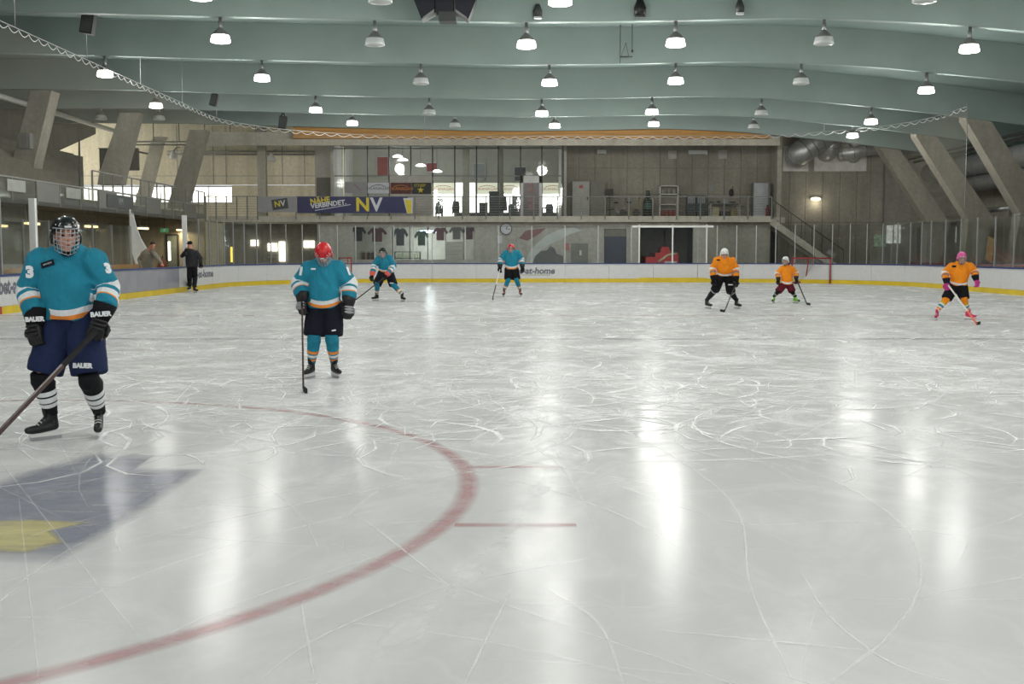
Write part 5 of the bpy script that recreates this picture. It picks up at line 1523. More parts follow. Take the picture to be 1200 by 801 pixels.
# white duct panels and silver ducts
for i, (a, b, c_, d, l_) in enumerate(((918, 171, 947, 200.5, 'square white panel behind the large bent duct'), (954.5, 176, 1015, 200.5, 'wide white panel behind the ducts'))):
    tag(prect(MB(), a, b, c_, d, YW - .03, .05).build('wall_panel', mat('white_wall_panel_%d' % i, (216, 214, 210), .6)), l_, 'panel')
def duct(label, pts, r, Y, seams=True, n=18):
    P = [PY(a, b, yy) for a, b, yy in pts]
    Q = []
    for i in range(len(P) - 1):
        p0, p1, p2, p3 = P[max(i - 1, 0)], P[i], P[i + 1], P[min(i + 2, len(P) - 1)]
        for j in range(5):
            t = j / 5
            Q.append(0.5 * ((2 * p1) + (p2 - p0) * t + (2 * p0 - 5 * p1 + 4 * p2 - p3) * t * t + (3 * p1 - p0 - 3 * p2 + p3) * t ** 3))
    Q.append(P[-1])
    root = thing('air_duct', label, 'duct', Q[0])
    MB().tube(Q, r, n).build('duct_tube', M_DUCT, root)
    if seams:
        for i in range(2, len(Q) - 1, 3):
            d = (Q[i + 1] - Q[i]).normalized()
            MB().tube([Q[i] - d * .03, Q[i] + d * .03], r * 1.04, n).build('seam_ring', M_STEEL, root)
    return root
yd = YW - .4
duct('large bent silver air duct entering the square white panel', [(934, 182, YW), (936, 181, YW - 1.6), (948, 172, YW - 1.8), (962, 162, YW - 1.8), (980, 150, YW - 1.8)], .68, yd)
duct('upright silver air duct beside the large bent one', [(976.5, 146, YW - 1.6), (976.5, 160, YW - 1.6), (972, 178, YW - 1.4), (966, 180, YW - .1)], .42, yd)
duct('wide silver air duct running sideways below the roof', [(985, 180, YW - 1.2), (1000, 178, YW - 1.6), (1022, 174, YW - 1.6), (1045, 174, YW - 1.6), (1088, 174, YW - 1.6)], .36, yd)
duct('upright thin silver duct behind the farthest lit lamp', [(1004, 150, YW - 1), (1004, 162, YW - 1), (1003, 176, YW - .9), (1000, 184, YW - .1)], .36, yd)
def long_duct(label, X, ratio, r, y0, y1):
    z = HC + ratio * X
    root = thing('air_duct', label, 'duct', (X, (y0 + y1) / 2, z))
    MB().tube([(X, y0, z), (X, y1, z)], r, 20).build('duct_tube', M_DUCT, root)
    yy = y0 + .6
    while yy < y1:
        MB().tube([(X, yy - .04, z), (X, yy + .04, z)], r * 1.05, 20).build('seam_ring', M_STEEL, root)
        yy += 2.4
    for yb in BEAM_Y[NB:]:
        if y0 < yb < y1: MB().tube([(X, yb + .12, z + r), (X, yb + .12, hb(X))], .03, 6).build('hanger', M_DARK, root)
long_duct('long silver air duct along the side wall, upper one', 23.2, .188, .52, 26, 64)
long_duct('long silver air duct along the side wall, lower one', 23.6, .148, .42, 26, 64)
dk = thing('pipe_run', 'thin dark pipes above the long side ducts', 'pipe', (22, 45, 6.6))
for i, (x, rt) in enumerate(((22.0, .232), (22.3, .222))): MB().tube([(x, 26, HC + rt * x), (x, 64, HC + rt * x)], .07, 6).build('pipe', M_DARK, dk)
for yb in BEAM_Y[NB:]: MB().tube([(22.1, yb + .1, HC + .225 * 22), (22.1, yb + .1, hb(22.1) + .02)], .03, 5).build('hanger', M_DARK, dk)
hp = thing('handrail_pipe', 'grey horizontal steel pipe between knee columns', 'pipe', (21.5, 48, 3.3))
p = PX(1100, 248, 23.0); MB().tube([PX(1100, 252, 23), PX(1190, 243, 23)], .12, 8).build('pipe', M_STEEL, hp)
MB().bx(22.9, 25.5, p.y - .1, p.y + .1, p.z - .5, p.z - .1).build('bracket', M_STEEL, hp)
MB().bx(22.9, 25.5, p.y - 9, p.y - 8.8, p.z - .5, p.z - .1).build('bracket', M_STEEL, hp)
fl = thing('floodlight', 'small white lit box lamp under the far duct', 'lamp', PY(1093, 199, YW - 1.5))
prect(MB(), 1089, 196.5, 1099, 202, YW - 1.5, .2).build('housing', M_LIT, fl)
p = PY(1094, 196, YW - 1.6); MB().tube([p, (p.x, p.y, hb(p.x) + 1.23)], .03, 5).build('hanger', M_DARK, fl)
# low windows on the right; pane glow and green tones paint in reflections
w7 = thing('window_7', 'low windows with painted greenish reflections behind the corner glass', None, (20, YW - .1, 1), kind='structure')
for (a, b, c_, d) in ((1039, 264, 1045.5, 285), (1048, 263, 1055, 285), (1120, 265, 1131, 284)):
    prect(MB(), a, b, c_, d, YW - .06, .04).build('pane', mat('soft_reflection_%d' % a, (220, 232, 214), .5, var=.45, vscale=5, emis=.35), w7)
prect(MB(), 1024, 275, 1038, 289, YW - .06, .04).build('pane', mat('green_reflection', (130, 150, 128), .5, var=.5, vscale=6, emis=.15), w7)
# red barrier rails behind right glass
br = thing('red_barrier', 'low dull red barrier rail behind the side glass', 'barrier', (21, 50, 0))
MB().tube([(21.0, 36, .95), (20.2, 58, .95)], .05, 6).build('top_rail', M_RED, br)
for i in range(9): 
    t = i / 8; MB().tube([(21.0 - .8 * t, 36 + 22 * t, -.12), (21.0 - .8 * t, 36 + 22 * t, .95)], .035, 6).build('post', M_RED, br)
pw = tag(MB().box(PX(1161, 292, 20.4), (.08, .7, 1.0), M=Matrix.Rotation(.25, 3, 'X')).build('plywood_board', mat('plywood', (170, 138, 96), .7)), 'tilted plywood board leaning behind the side glass', 'board')
pw.location.z += 0

# ------------------------------------------------------------------ goals
def goal(label, xc, yc, rz, w=1.83, d=1.05, h=1.22):
    r = thing('hockey_goal', label, 'goal', (xc, yc, 0))
    M = Matrix.Rotation(rz, 3, 'Z')
    T = lambda x, y, z: Vector((xc, yc, 0)) + M @ Vector((x, y, z))
    for s in (-1, 1): MB().tube([T(s * w / 2, 0, 0), T(s * w / 2, 0, h)], .032, 8).build('post', M_RED, r)
    MB().tube([T(-w / 2, 0, h), T(w / 2, 0, h)], .032, 8).build('crossbar', M_RED, r)
    q = [T(-w / 2, 0, .03), T(-w / 2 - .08, d * .6, .03), T(-w * .3, d, .03), T(w * .3, d, .03), T(w / 2 + .08, d * .6, .03), T(w / 2, 0, .03)]
    MB().tube(q, .04, 8).build('base_frame', M_RED, r)
    q2 = [T(-w / 2, 0, h), T(-w * .4, d * .45, h), T(w * .4, d * .45, h), T(w / 2, 0, h)]
    MB().tube(q2, .025, 6).build('top_frame', M_RED, r)
    MB().tube([T(0, d * .45, h), T(0, d, .03)], .025, 6).build('back_bar', M_RED, r)
    tp = [T(-w / 2, 0, h), T(-w * .4, d * .45, h), T(w * .4, d * .45, h), T(w / 2, 0, h)]
    bt_ = [T(-w / 2, 0, .03), T(-w * .35, d, .03), T(w * .35, d, .03), T(w / 2, 0, .03)]
    mb = MB(); nv = []
    for a, b in zip(tp, bt_): nv += [a, b]
    mb.add(nv, [(0, 1, 3, 2), (2, 3, 5, 4), (4, 5, 7, 6)]); mb.add(tp, [(0, 1, 2, 3)])
    mb.build('goal_net', M_NET2, r)
M_NET2 = (lambda: (lambda k: (k.n.remove(k.b), [k.ln(a, b) for a, b in ()], k)[2])(NT('goal_netting')))()
_tr = M_NET2.new('ShaderNodeBsdfTransparent'); _df = M_NET2.new('ShaderNodeBsdfDiffuse'); _df.inputs[0].default_value = srgb(190, 180, 180)
_mx = M_NET2.new('ShaderNodeMixShader'); _mx.inputs[0].default_value = .22
M_NET2.ln(_tr.outputs[0], _mx.inputs[1]); M_NET2.ln(_df.outputs[0], _mx.inputs[2]); M_NET2.ln(_mx.outputs[0], M_NET2.out.inputs[0]); M_NET2 = M_NET2.m
pg = PZ(949.5, 332.2)
goal('red hockey goal at far boards beside the small orange player', pg.x, pg.y - .1, 0)
pg = PZ(421, 331)
goal('red hockey goal at far boards behind the red-helmeted front player', pg.x - .5, pg.y + .2, math.pi / 2 + .25, w=1.5)

# white drape behind the bench
ws = [PY(a, b, 47.0) for a, b in ((152.5, 250), (156, 250), (159.5, 264), (165, 279), (172, 291), (179, 301), (176, 310), (160, 312), (155, 296), (153, 275))]
sh2 = thing('plastic_sheet', 'white curved plastic sheet hanging behind the bending man', 'sheet', (ws[0].x, 47, 0))
MB().prism([(p.x, p.z) for p in ws], 'y', 46.95, 47.03).build('sheet', mat('white_translucent_sheet', (226, 228, 228), .4, var=.12, vscale=2), sh2)
MB().tube([(ws[0].x, 47, -.12), (ws[0].x, 47, zb)], .04, 6).build('pole', M_WHITE, sh2)
# ------------------------------------------------------------------ people
def fab(name, c, var=.1, rough=.85, bump=.25, bs=220):
    return mat(name, c, rough, var=var, vscale=14, bump=bump, bscale=bs, spec=.2)
M_SKIN = mat('skin', (206, 150, 128), .55, var=.06, vscale=30, spec=.3)
M_LIP = mat('lips', (160, 92, 86), .5, var=.05)
M_EYE = mat('dark_eye', (38, 30, 28), .25, var=.1)
M_BROW = mat('brown_brow', (74, 54, 42), .8)
M_HAIR = mat('dark_brown_hair', (48, 38, 32), .7, var=.25, vscale=40)
M_BLKF = fab('black_fabric', (20, 21, 24)); M_NAVYF = fab('navy_shorts_fabric', (32, 42, 74)); M_DNAVY = fab('dark_navy_fabric', (24, 26, 38))
M_MAROON = fab('maroon_fabric', (98, 28, 40)); M_LEATH = mat('black_leather', (22, 22, 24), .45, var=.15, bump=.1)
M_WPL = mat('white_plastic', (222, 222, 220), .4, var=.03); M_BLADE = mat('steel_runner', (170, 172, 176), .3, .8)
M_CAGE = mat('chrome_cage_wire', (178, 180, 182), .35, .6); M_LACE = mat('white_lace', (206, 206, 202), .8)
M_TAPE = mat('black_stick_tape', (24, 24, 25), .8); M_WLET = mat('white_lettering', (226, 228, 230), .6, var=.02)
def stripes(name, base, arm=None, hem=None, leg=None):
    """cloth with woven stripes that follow the sleeve, hem or leg coordinate of the garment"""
    k = NT(name)
    def ramp(stops, src):
        st = [(p, srgb(*c)) for p, c in stops]
        return k.ramp(src, st, 'CONSTANT')
    col = None
    if leg: col = ramp(leg, k.attr('t'))
    else:
        a = ramp(arm, k.attr('arm_t')); h = ramp(hem, k.attr('hem_h'))
        col = k.mix(k.math('GREATER_THAN', k.attr('arm_m'), .5), h, a)
    nz = k.noise(k.coord('Object'), 9, 4)
    v = k.ramp(nz, [(.3, (.88, .88, .88)), (.7, (1.08, 1.08, 1.08))])
    k.ln(k.mix(1.0, col, v, 'MULTIPLY'), k.b.inputs['Base Color'])
    k.b.inputs['Roughness'].default_value = .8
    k.b.inputs['Specular IOR Level'].default_value = .2
    k.bump(k.noise(k.coord('Object', (1, 1, .5)), 9, 4, .5, 1.5), .5, .03)
    return k.m
TEAL, WHT, ORG, BLK, GRN = (36, 127, 152), (222, 224, 226), (232, 140, 58), (22, 22, 26), (120, 120, 128)
ORJ = (240, 142, 34)
M_JT = stripes('teal_jersey', TEAL, arm=[(0, TEAL), (.46, WHT), (.62, TEAL), (.69, WHT), (.80, ORG), (.83, TEAL)], hem=[(0, TEAL), (.035, ORG), (.10, WHT), (.185, TEAL)])
M_JO = stripes('orange_jersey', ORJ, arm=[(0, ORJ), (.46, WHT), (.62, ORJ), (.70, GRN), (.80, ORJ)], hem=[(0, ORJ), (.05, WHT), (.14, ORJ)])
M_SK1 = stripes('black_sock_white_bands', None, leg=[(0, BLK), (.27, WHT), (.41, BLK), (.46, WHT), (.62, BLK), (.66, WHT), (.78, BLK)])
M_SK2 = stripes('teal_sock_bands', None, leg=[(0, TEAL), (.45, ORG), (.58, TEAL), (.64, WHT), (.76, TEAL), (.82, ORG), (.92, TEAL)])
M_SK4 = stripes('teal_sock_short_bands', None, leg=[(0, TEAL), (.55, ORG), (.63, WHT), (.75, (150, 130, 110)), (.9, WHT)])
M_SK5 = stripes('dark_sock_ring', None, leg=[(0, BLK), (.1, WHT), (.15, (24, 34, 36))])
M_SK6 = stripes('dark_sock_grey_band', None, leg=[(0, BLK), (.35, (150, 150, 130)), (.6, BLK)])
M_SK7 = stripes('orange_sock_bands', None, leg=[(0, ORJ), (.28, (210, 190, 50)), (.38, WHT), (.5, (70, 130, 140)), (.64, WHT), (.74, ORJ), (.86, WHT)])

def vec_perp(d):
    a = Vector((0, 0, 1)) if abs(d.z) < .9 else Vector((0, 1, 0))
    u = d.cross(a).normalized()
    return u, d.cross(u).normalized()
def limb(mb, P, R, n=14, cap=True):
    P = [Vector(p) for p in P]
    for i in range(len(P) - 1):
        d = P[i + 1] - P[i]
        if d.length < 1e-5: continue
        u, v = vec_perp(d.normalized())
        mb.loft([(P[i].lerp(P[i + 1], t), u * (R[i] + (R[i + 1] - R[i]) * t), v * (R[i] + (R[i + 1] - R[i]) * t)) for t in (0, .33, .66, 1)], n)
    for i, (p, r) in enumerate(zip(P, R)):
        if cap or i < len(P) - 1: mb.ell(p, (r, r, r), 12, 8)
    return mb
def remesh(mb, voxel, it=4, fac=.5):
    me = mb.mesh('tmp', True)
    o = bpy.data.objects.new('tmp', me); COL.objects.link(o)
    m = o.modifiers.new('r', 'REMESH'); m.mode = 'VOXEL'; m.voxel_size = voxel; m.use_smooth_shade = True
    if it:
        s = o.modifiers.new('s', 'SMOOTH'); s.factor = fac; s.iterations = it
    dg = bpy.context.evaluated_depsgraph_get()
    r = bpy.data.meshes.new_from_object(o.evaluated_get(dg))
    bpy.data.objects.remove(o); bpy.data.meshes.remove(me)
    return r
def coords(me):
    a = np.empty(len(me.vertices) * 3); me.vertices.foreach_get('co', a)
    return a.reshape(-1, 3)
def set_coords(me, a):
    me.vertices.foreach_set('co', a.ravel()); me.update()
def add_attr(me, name, vals):
    at = me.attributes.new(name, 'FLOAT', 'POINT'); at.data.foreach_set('value', np.asarray(vals, dtype=np.float32))
def poly_param(V, P):
    """distance to a polyline and fraction of length along it"""
    P = [np.array(p) for p in P]
    L = [np.linalg.norm(b - a) for a, b in zip(P, P[1:])]; T = sum(L)
    best = np.full(len(V), 1e9); tt = np.zeros(len(V)); acc = 0
    for a, b, l in zip(P, P[1:], L):
        d = (b - a) / l
        s = np.clip((V - a) @ d, 0, l)
        q = np.linalg.norm(V - (a + s[:, None] * d), axis=1)
        m = q < best
        best[m] = q[m]; tt[m] = (acc + s[m]) / T
        acc += l
    return best, tt
def wrinkle(me, amp, sc, seed):
    V = coords(me)
    N = np.empty(len(V) * 3); me.vertices.foreach_get('normal', N); N = N.reshape(-1, 3)
    def fold(p):
        w = 1.2 * mnoise.noise(Vector((p[0] * 3 + seed, p[1] * 3, p[2] * 3)))
        a = abs(mnoise.noise(Vector((p[0] * sc + seed + w, p[1] * sc, p[2] * sc * .45 + w))))
        b = abs(mnoise.noise(Vector((p[0] * sc * .6 + p[2] * sc * .8, p[1] * sc, seed + w))))
        return .9 - 2.0 * a - 1.1 * b
    off = np.array([fold(p) for p in V])
    set_coords(me, V + N * (off * amp)[:, None])

class Head:
    def __init__(s, c, yaw, pitch, k, roll=0.0):
        """yaw 0 looks at the camera; positive turns towards picture right; positive pitch looks down"""
        R = Matrix.Rotation(yaw, 3, 'Z') @ Matrix.Rotation(-roll, 3, 'Y') @ Matrix.Rotation(pitch, 3, 'X')
        s.c, s.k = Vector(c), k
        s.R = R
    def p(s, r, f, u):                   # right, forward, up in head units
        return s.c + s.R @ Vector((r, -f, u)) * s.k
    def M(s): return s.R
def head_pieces(mb, H, k):
    E = lambda pos, r: mb.ell(H.p(*pos), (r[0] * k, r[1] * k, r[2] * k), 16, 10, H.R)
    E((0, -.008, .03), (.077, .096, .093)); E((0, .02, -.045), (.062, .074, .082)); E((0, .066, -.112), (.03, .026, .024))
    E((0, .098, -.028), (.0135, .02, .014)); E((0, .092, -.005), (.009, .014, .032)); E((0, .076, .022), (.056, .018, .013))
    E((0, .086, -.071), (.025, .012, .013)); E((-.034, .068, -.035), (.024, .018, .02)); E((.034, .068, -.035), (.024, .018, .02))
    E((-.077, -.005, -.01), (.011, .024, .034)); E((.077, -.005, -.01), (.011, .024, .034))
def face_parts(H, k, root):
    for sgn in (-1, 1):
        MB().ell(H.p(sgn * .032, .079, .0), (.012 * k, .009 * k, .008 * k), 10, 6, H.R).build('eye', M_EYE, root)
        MB().tube([H.p(sgn * .014, .096, .018), H.p(sgn * .034, .093, .024), H.p(sgn * .054, .08, .019)], .005 * k, 5).build('eyebrow', M_BROW, root)
    MB().ell(H.p(0, .097, -.071), (.022 * k, .006 * k, .007 * k), 10, 6, H.R).build('mouth', M_LIP, root)
def helmet(H, k, m, root, dots=False, cage=True, visor=False):
    n, mrows = 36, 12
    def surf(ph, t, sc=1.0):
        front = .5 + .5 * math.cos(ph)           # 1 at brow, 0 at back
        low = -.045 + .105 * max(0, front) ** 2.2
        u0 = .142; u = u0 + (low - u0) * t
        s = math.sqrt(max(0.0, 1 - ((u - .01) / (u0 - .01)) ** 2)) if u > .01 else 1.0
        s = s ** .8
        rr = 1 + .035 * (1 if abs(math.sin(ph * 3)) > .75 and .25 < t < .8 else 0) + .03 * (1 if t > .88 else 0)
        return H.p(.106 * s * rr * sc * math.sin(ph), (.126 * s * rr * sc) * math.cos(ph) - .006, u * (1 if sc == 1 else .97))
    mb = MB(); vs = []
    for sc in (1.0, .93):
        for i in range(mrows + 1):
            for j in range(n): vs.append(surf(2 * math.pi * j / n, i / mrows, sc))
    fs = []
    o2 = (mrows + 1) * n
    for i in range(mrows):
        for j in range(n):
            q = (i * n + j, i * n + (j + 1) % n, (i + 1) * n + (j + 1) % n, (i + 1) * n + j)
            fs.append(q[::-1]); fs.append(tuple(o2 + a for a in q))
    for j in range(n):
        a, b = mrows * n + j, mrows * n + (j + 1) % n
        fs.append((a, b, o2 + b, o2 + a))
    hm = mb.add(vs, fs, True).build('helmet', m, root)
    for sgn in (-1, 1):
        MB().ell(H.p(sgn * .105, .0, -.03), (.012 * k, .03 * k, .045 * k), 10, 6, H.R).build('ear_guard', m, hm)
        for ph, t in ((.45, .55), (.8, .4), (1.3, .62)):
            MB().ell(surf(sgn * ph, t), (.006 * k, .014 * k, .010 * k), 8, 5, H.R).build('vent', M_BLACK, hm)
            if dots: MB().ell(surf(sgn * (ph + .17), t + .08, 1.01), (.006 * k,) * 3, 6, 4).build('screw', M_WPL, hm)
    MB().box(H.p(0, .134, .072), (.05 * k, .004 * k, .012 * k), M=H.R).build('brand_strip', M_WLET, hm)
    if cage:
        def cg(a, t):                          # a: angle across the face, t 0 brow .. 1 chin
            u = .055 - .2 * t
            w = .098 - .034 * max(0, t - .45) ** 1.2
            dpt = .138 + .012 * math.sin(math.pi * min(1, t * 1.1)) - .02 * max(0, t - .7)
            return H.p(w * math.sin(a), dpt * math.cos(a) * (1 if abs(a) < 1 else 1) - .005, u)
        cgm = MB()
        for i in range(8):
            a = -1.25 + 2.5 * i / 7
            cgm.tube([cg(a, t) for t in np.linspace(0, 1 - .12 * abs(a), 7)], .0032 * k, 5)
        for j in range(7):
            t = j / 6
            cgm.tube([cg(a, t * (1 - .12 * abs(a))) for a in np.linspace(-1.3, 1.3, 11)], .0034 * k, 5)
        cgm.build('face_cage', M_CAGE, hm)
        MB().ell(H.p(0, .085, -.14), (.05 * k, .03 * k, .018 * k), 12, 6, H.R).build('chin_cup', M_BLKF, hm)
    if visor:
        vs = []
        for t in (0, .5, 1):
            for a in np.linspace(-1.2, 1.2, 13): vs.append(H.p(.112 * math.sin(a), .14 * math.cos(a) + .004 * t, .05 - .085 * t))
        MB().add(vs, [(r * 13 + i, r * 13 + i + 1, (r + 1) * 13 + i + 1, (r + 1) * 13 + i) for r in range(2) for i in range(12)], True).build('visor', M_RAILG, hm)
    return hm
def glove(w, d, b, k, root, m, m_pad, m_cuff, thumb=1, curl=1.0, vox=.007, name=None):
    """w wrist, d finger direction, b back-of-hand direction, thumb side sign"""
    d = Vector(d).normalized(); b = Vector(b); b = (b - d * b.dot(d)).normalized(); s = d.cross(b) * thumb
    P = lambda x, y, z: w + (s * x + d * y + b * z) * k
    mb = MB()
    mb.loft([(P(0, -.005, 0), s * .045 * k, b * .034 * k), (P(0, .05, 0), s * .056 * k, b * .036 * k), (P(0, .1, -.005), s * .056 * k, b * .03 * k)], 14, power=2.6)
    for i, (x, L) in enumerate(((.042, .9), (.014, 1.0), (-.014, .96), (-.041, .8))):
        q = P(x, .095, 0); dirn = d; pts = [q]
        for j, (ln_, an) in enumerate(((.046, .55), (.036, 1.35), (.028, 2.2))):
            a = an * curl
            pts.append(pts[-1] + (d * math.cos(a) - b * math.sin(a)) * ln_ * L * k)
        limb(mb, pts, [.0165 * k, .0165 * k, .0155 * k, .0135 * k], 10)
    limb(mb, [P(.045, .03, -.005), P(.072, .06, -.02), P(.07, .095, -.045), P(.055, .118, -.06)], [.021 * k, .02 * k, .018 * k, .015 * k], 10)
    g = link_mesh(name or 'glove', remesh(mb, vox, 2), m, root)
    MB().loft([(P(0, -.105, .0), s * .082 * k, b * .066 * k), (P(0, -.05, 0), s * .072 * k, b * .057 * k), (P(0, .012, 0), s * .056 * k, b * .045 * k)], 18, power=2.8).build('cuff', m_cuff, g)
    for y in (.02, .05, .08):
        MB().ell(P(0, y, .03), (1, 1, 1), 12, 8, Matrix((s * .055 * k, d * .0165 * k, b * .017 * k)).transposed()).build('back_roll', m_pad, g)
    MB().ell(P(.07, .06, .0), (1, 1, 1), 10, 6, Matrix((s * .014 * k, d * .032 * k, b * .016 * k)).transposed()).build('thumb_pad', m_pad, g)
    return g, P
def skate(G, ang, k, root, m, m_trim, vox=.008, lean=(0, 0)):
    """G: ground point under the middle of the runner, ang: toe direction (0 to camera, + to picture right)"""
    t = Vector((math.sin(ang), -math.cos(ang), 0)); s = Vector((t.y, -t.x, 0)); up = Vector((lean[0], lean[1], 1)).normalized()
    P = lambda a, b, c: G + (t * a + s * b + up * c) * k
    mb = MB()
    limb(mb, [P(-.085, 0, .125), P(-.03, 0, .12), P(.06, 0, .11), P(.135, 0, .105)], [.04 * k, .043 * k, .043 * k, .04 * k])
    mb.loft([(P(-.075, 0, .12), s * .042 * k, t * .05 * k), (P(-.06, 0, .19), s * .042 * k, t * .058 * k), (P(-.05, 0, .27), s * .05 * k, t * .062 * k)], 14)
    limb(mb, [P(-.02, 0, .2), P(.05, 0, .14)], [.04 * k, .036 * k])
    bt = link_mesh('skate', remesh(mb, vox, 2), m, root)
    MB().ell(P(.15, 0, .105), (.05 * k, .04 * k, .034 * k), 12, 8, Matrix((t, s, up)).transposed()).build('toe_cap', m_trim, bt)
    ho = MB()
    sec = [(-.14, .09), (.16, .085), (.15, .05), (.135, .035), (-.13, .035), (-.145, .05)]
    A = [P(a, -.012, c) for a, c in sec]; B = [P(a, .012, c) for a, c in sec]; n = len(sec)
    ho.add(A + B, [tuple(range(n))[::-1], tuple(range(n, 2 * n))] + [(i, (i + 1) % n, n + (i + 1) % n, n + i) for i in range(n)])
    ho.build('blade_holder', M_WPL, bt)
    sec = [(-.145, .036), (.15, .036), (.155, .02), (.135, .0), (-.13, .0), (-.15, .015)]
    A = [P(a, -.003, c) for a, c in sec]; B = [P(a, .003, c) for a, c in sec]
    MB().add(A + B, [tuple(range(n))[::-1], tuple(range(n, 2 * n))] + [(i, (i + 1) % n, n + (i + 1) % n, n + i) for i in range(n)]).build('steel_runner', M_BLADE, bt)
    for i in range(5):
        a, c = .075 - .028 * i, .155 + .02 * i
        MB().tube([P(a + .0, -.03, c - .006), P(a + .012, 0, c + .008), P(a, .03, c - .006)], .006 * k, 5).build('lace', M_LACE, bt)
    MB().loft([(P(.0, 0, .215), s * .03 * k, t * .012 * k), (P(.012, 0, .26), s * .032 * k, t * .012 * k), (P(.022, 0, .31), s * .026 * k, t * .01 * k)], 12).build('tongue', m_trim, bt)
    return P(-.05, 0, .25)
def hockey_stick(label, top, heel, toe, m_shaft, m_low=None, m_blade=None, grip=.12, low=.3, butt=.05):
    top, heel, toe = Vector(top), Vector(heel), Vector(toe)
    r = thing('hockey_stick', label, 'hockey stick', heel)
    heel_up = heel + Vector((0, 0, .035))
    d = (heel_up - top).normalized(); L = (heel_up - top).length
    T0 = top - d * butt
    MB().bar(T0, heel_up, .022, .03).build('shaft', m_shaft, r)
    MB().bar(T0 - d * .005, T0 + d * grip, .027, .035).build('grip_tape', M_TAPE, r)
    MB().ell(T0, (.02, .02, .02), 8, 6).build('butt_knob', M_TAPE, r)
    if m_low: MB().bar(heel_up - d * L * low, heel_up + d * .004, .024, .032).build('lower_shaft', m_low, r)
    bd = toe - heel; bl = min(.34, max(.2, bd.length)); bd.normalize(); sd = Vector((-bd.y, bd.x, 0))
    mb = MB(); vs = []; n = 9
    for i in range(n):
        t = i / (n - 1)
        c = heel + bd * (bl * t) + sd * (.03 * t * t)
        h = .066 - .012 * max(0, t - .7) / .3; z0 = .004 + .02 * max(0, t - .75)
        for q, z in ((-.005, z0), (.005, z0), (.005, z0 + h), (-.005, z0 + h)): vs.append((c.x + sd.x * q, c.y + sd.y * q, z))
    fs = [(i * 4 + j, i * 4 + (j + 1) % 4, (i + 1) * 4 + (j + 1) % 4, (i + 1) * 4 + j) for i in range(n - 1) for j in range(4)] + [(0, 1, 2, 3), tuple((n - 1) * 4 + j for j in (3, 2, 1, 0))]
    mb.add(vs, fs).build('blade', m_blade or M_TAPE, r)
    return r

def sock(K, A, k, m, root, rk=.088):
    d = (A - K); L = d.length; d.normalize(); u, v = vec_perp(d)
    prof = [(-.26, .86), (-.1, .95), (0, 1.0), (.1, 1.02), (.22, .93), (.4, .92), (.6, .84), (.8, .7), (.95, .6), (1.04, .58)]
    rr = [(K + d * (L * t), u * rk * k * q, v * rk * k * q) for t, q in prof]
    # knee pad and calf bulge
    rr = [(c + Vector((0, -.012 * k if i < 3 else .012 * k, 0)), a, b) for i, (c, a, b) in enumerate(rr)]
    Q = []
    for (c0, a0, b0), (c1, a1, b1) in zip(rr, rr[1:]):
        for j in range(4):
            t = j / 4; Q.append((c0.lerp(c1, t), a0.lerp(a1, t), b0.lerp(b1, t)))
    Q.append(rr[-1])
    o = MB().loft(Q, 20).build('sock', m, root)
    V = coords(o.data) + np.array(wl(root))
    _, tt = poly_param(V, [K, A]); add_attr(o.data, 't', tt)
    return o

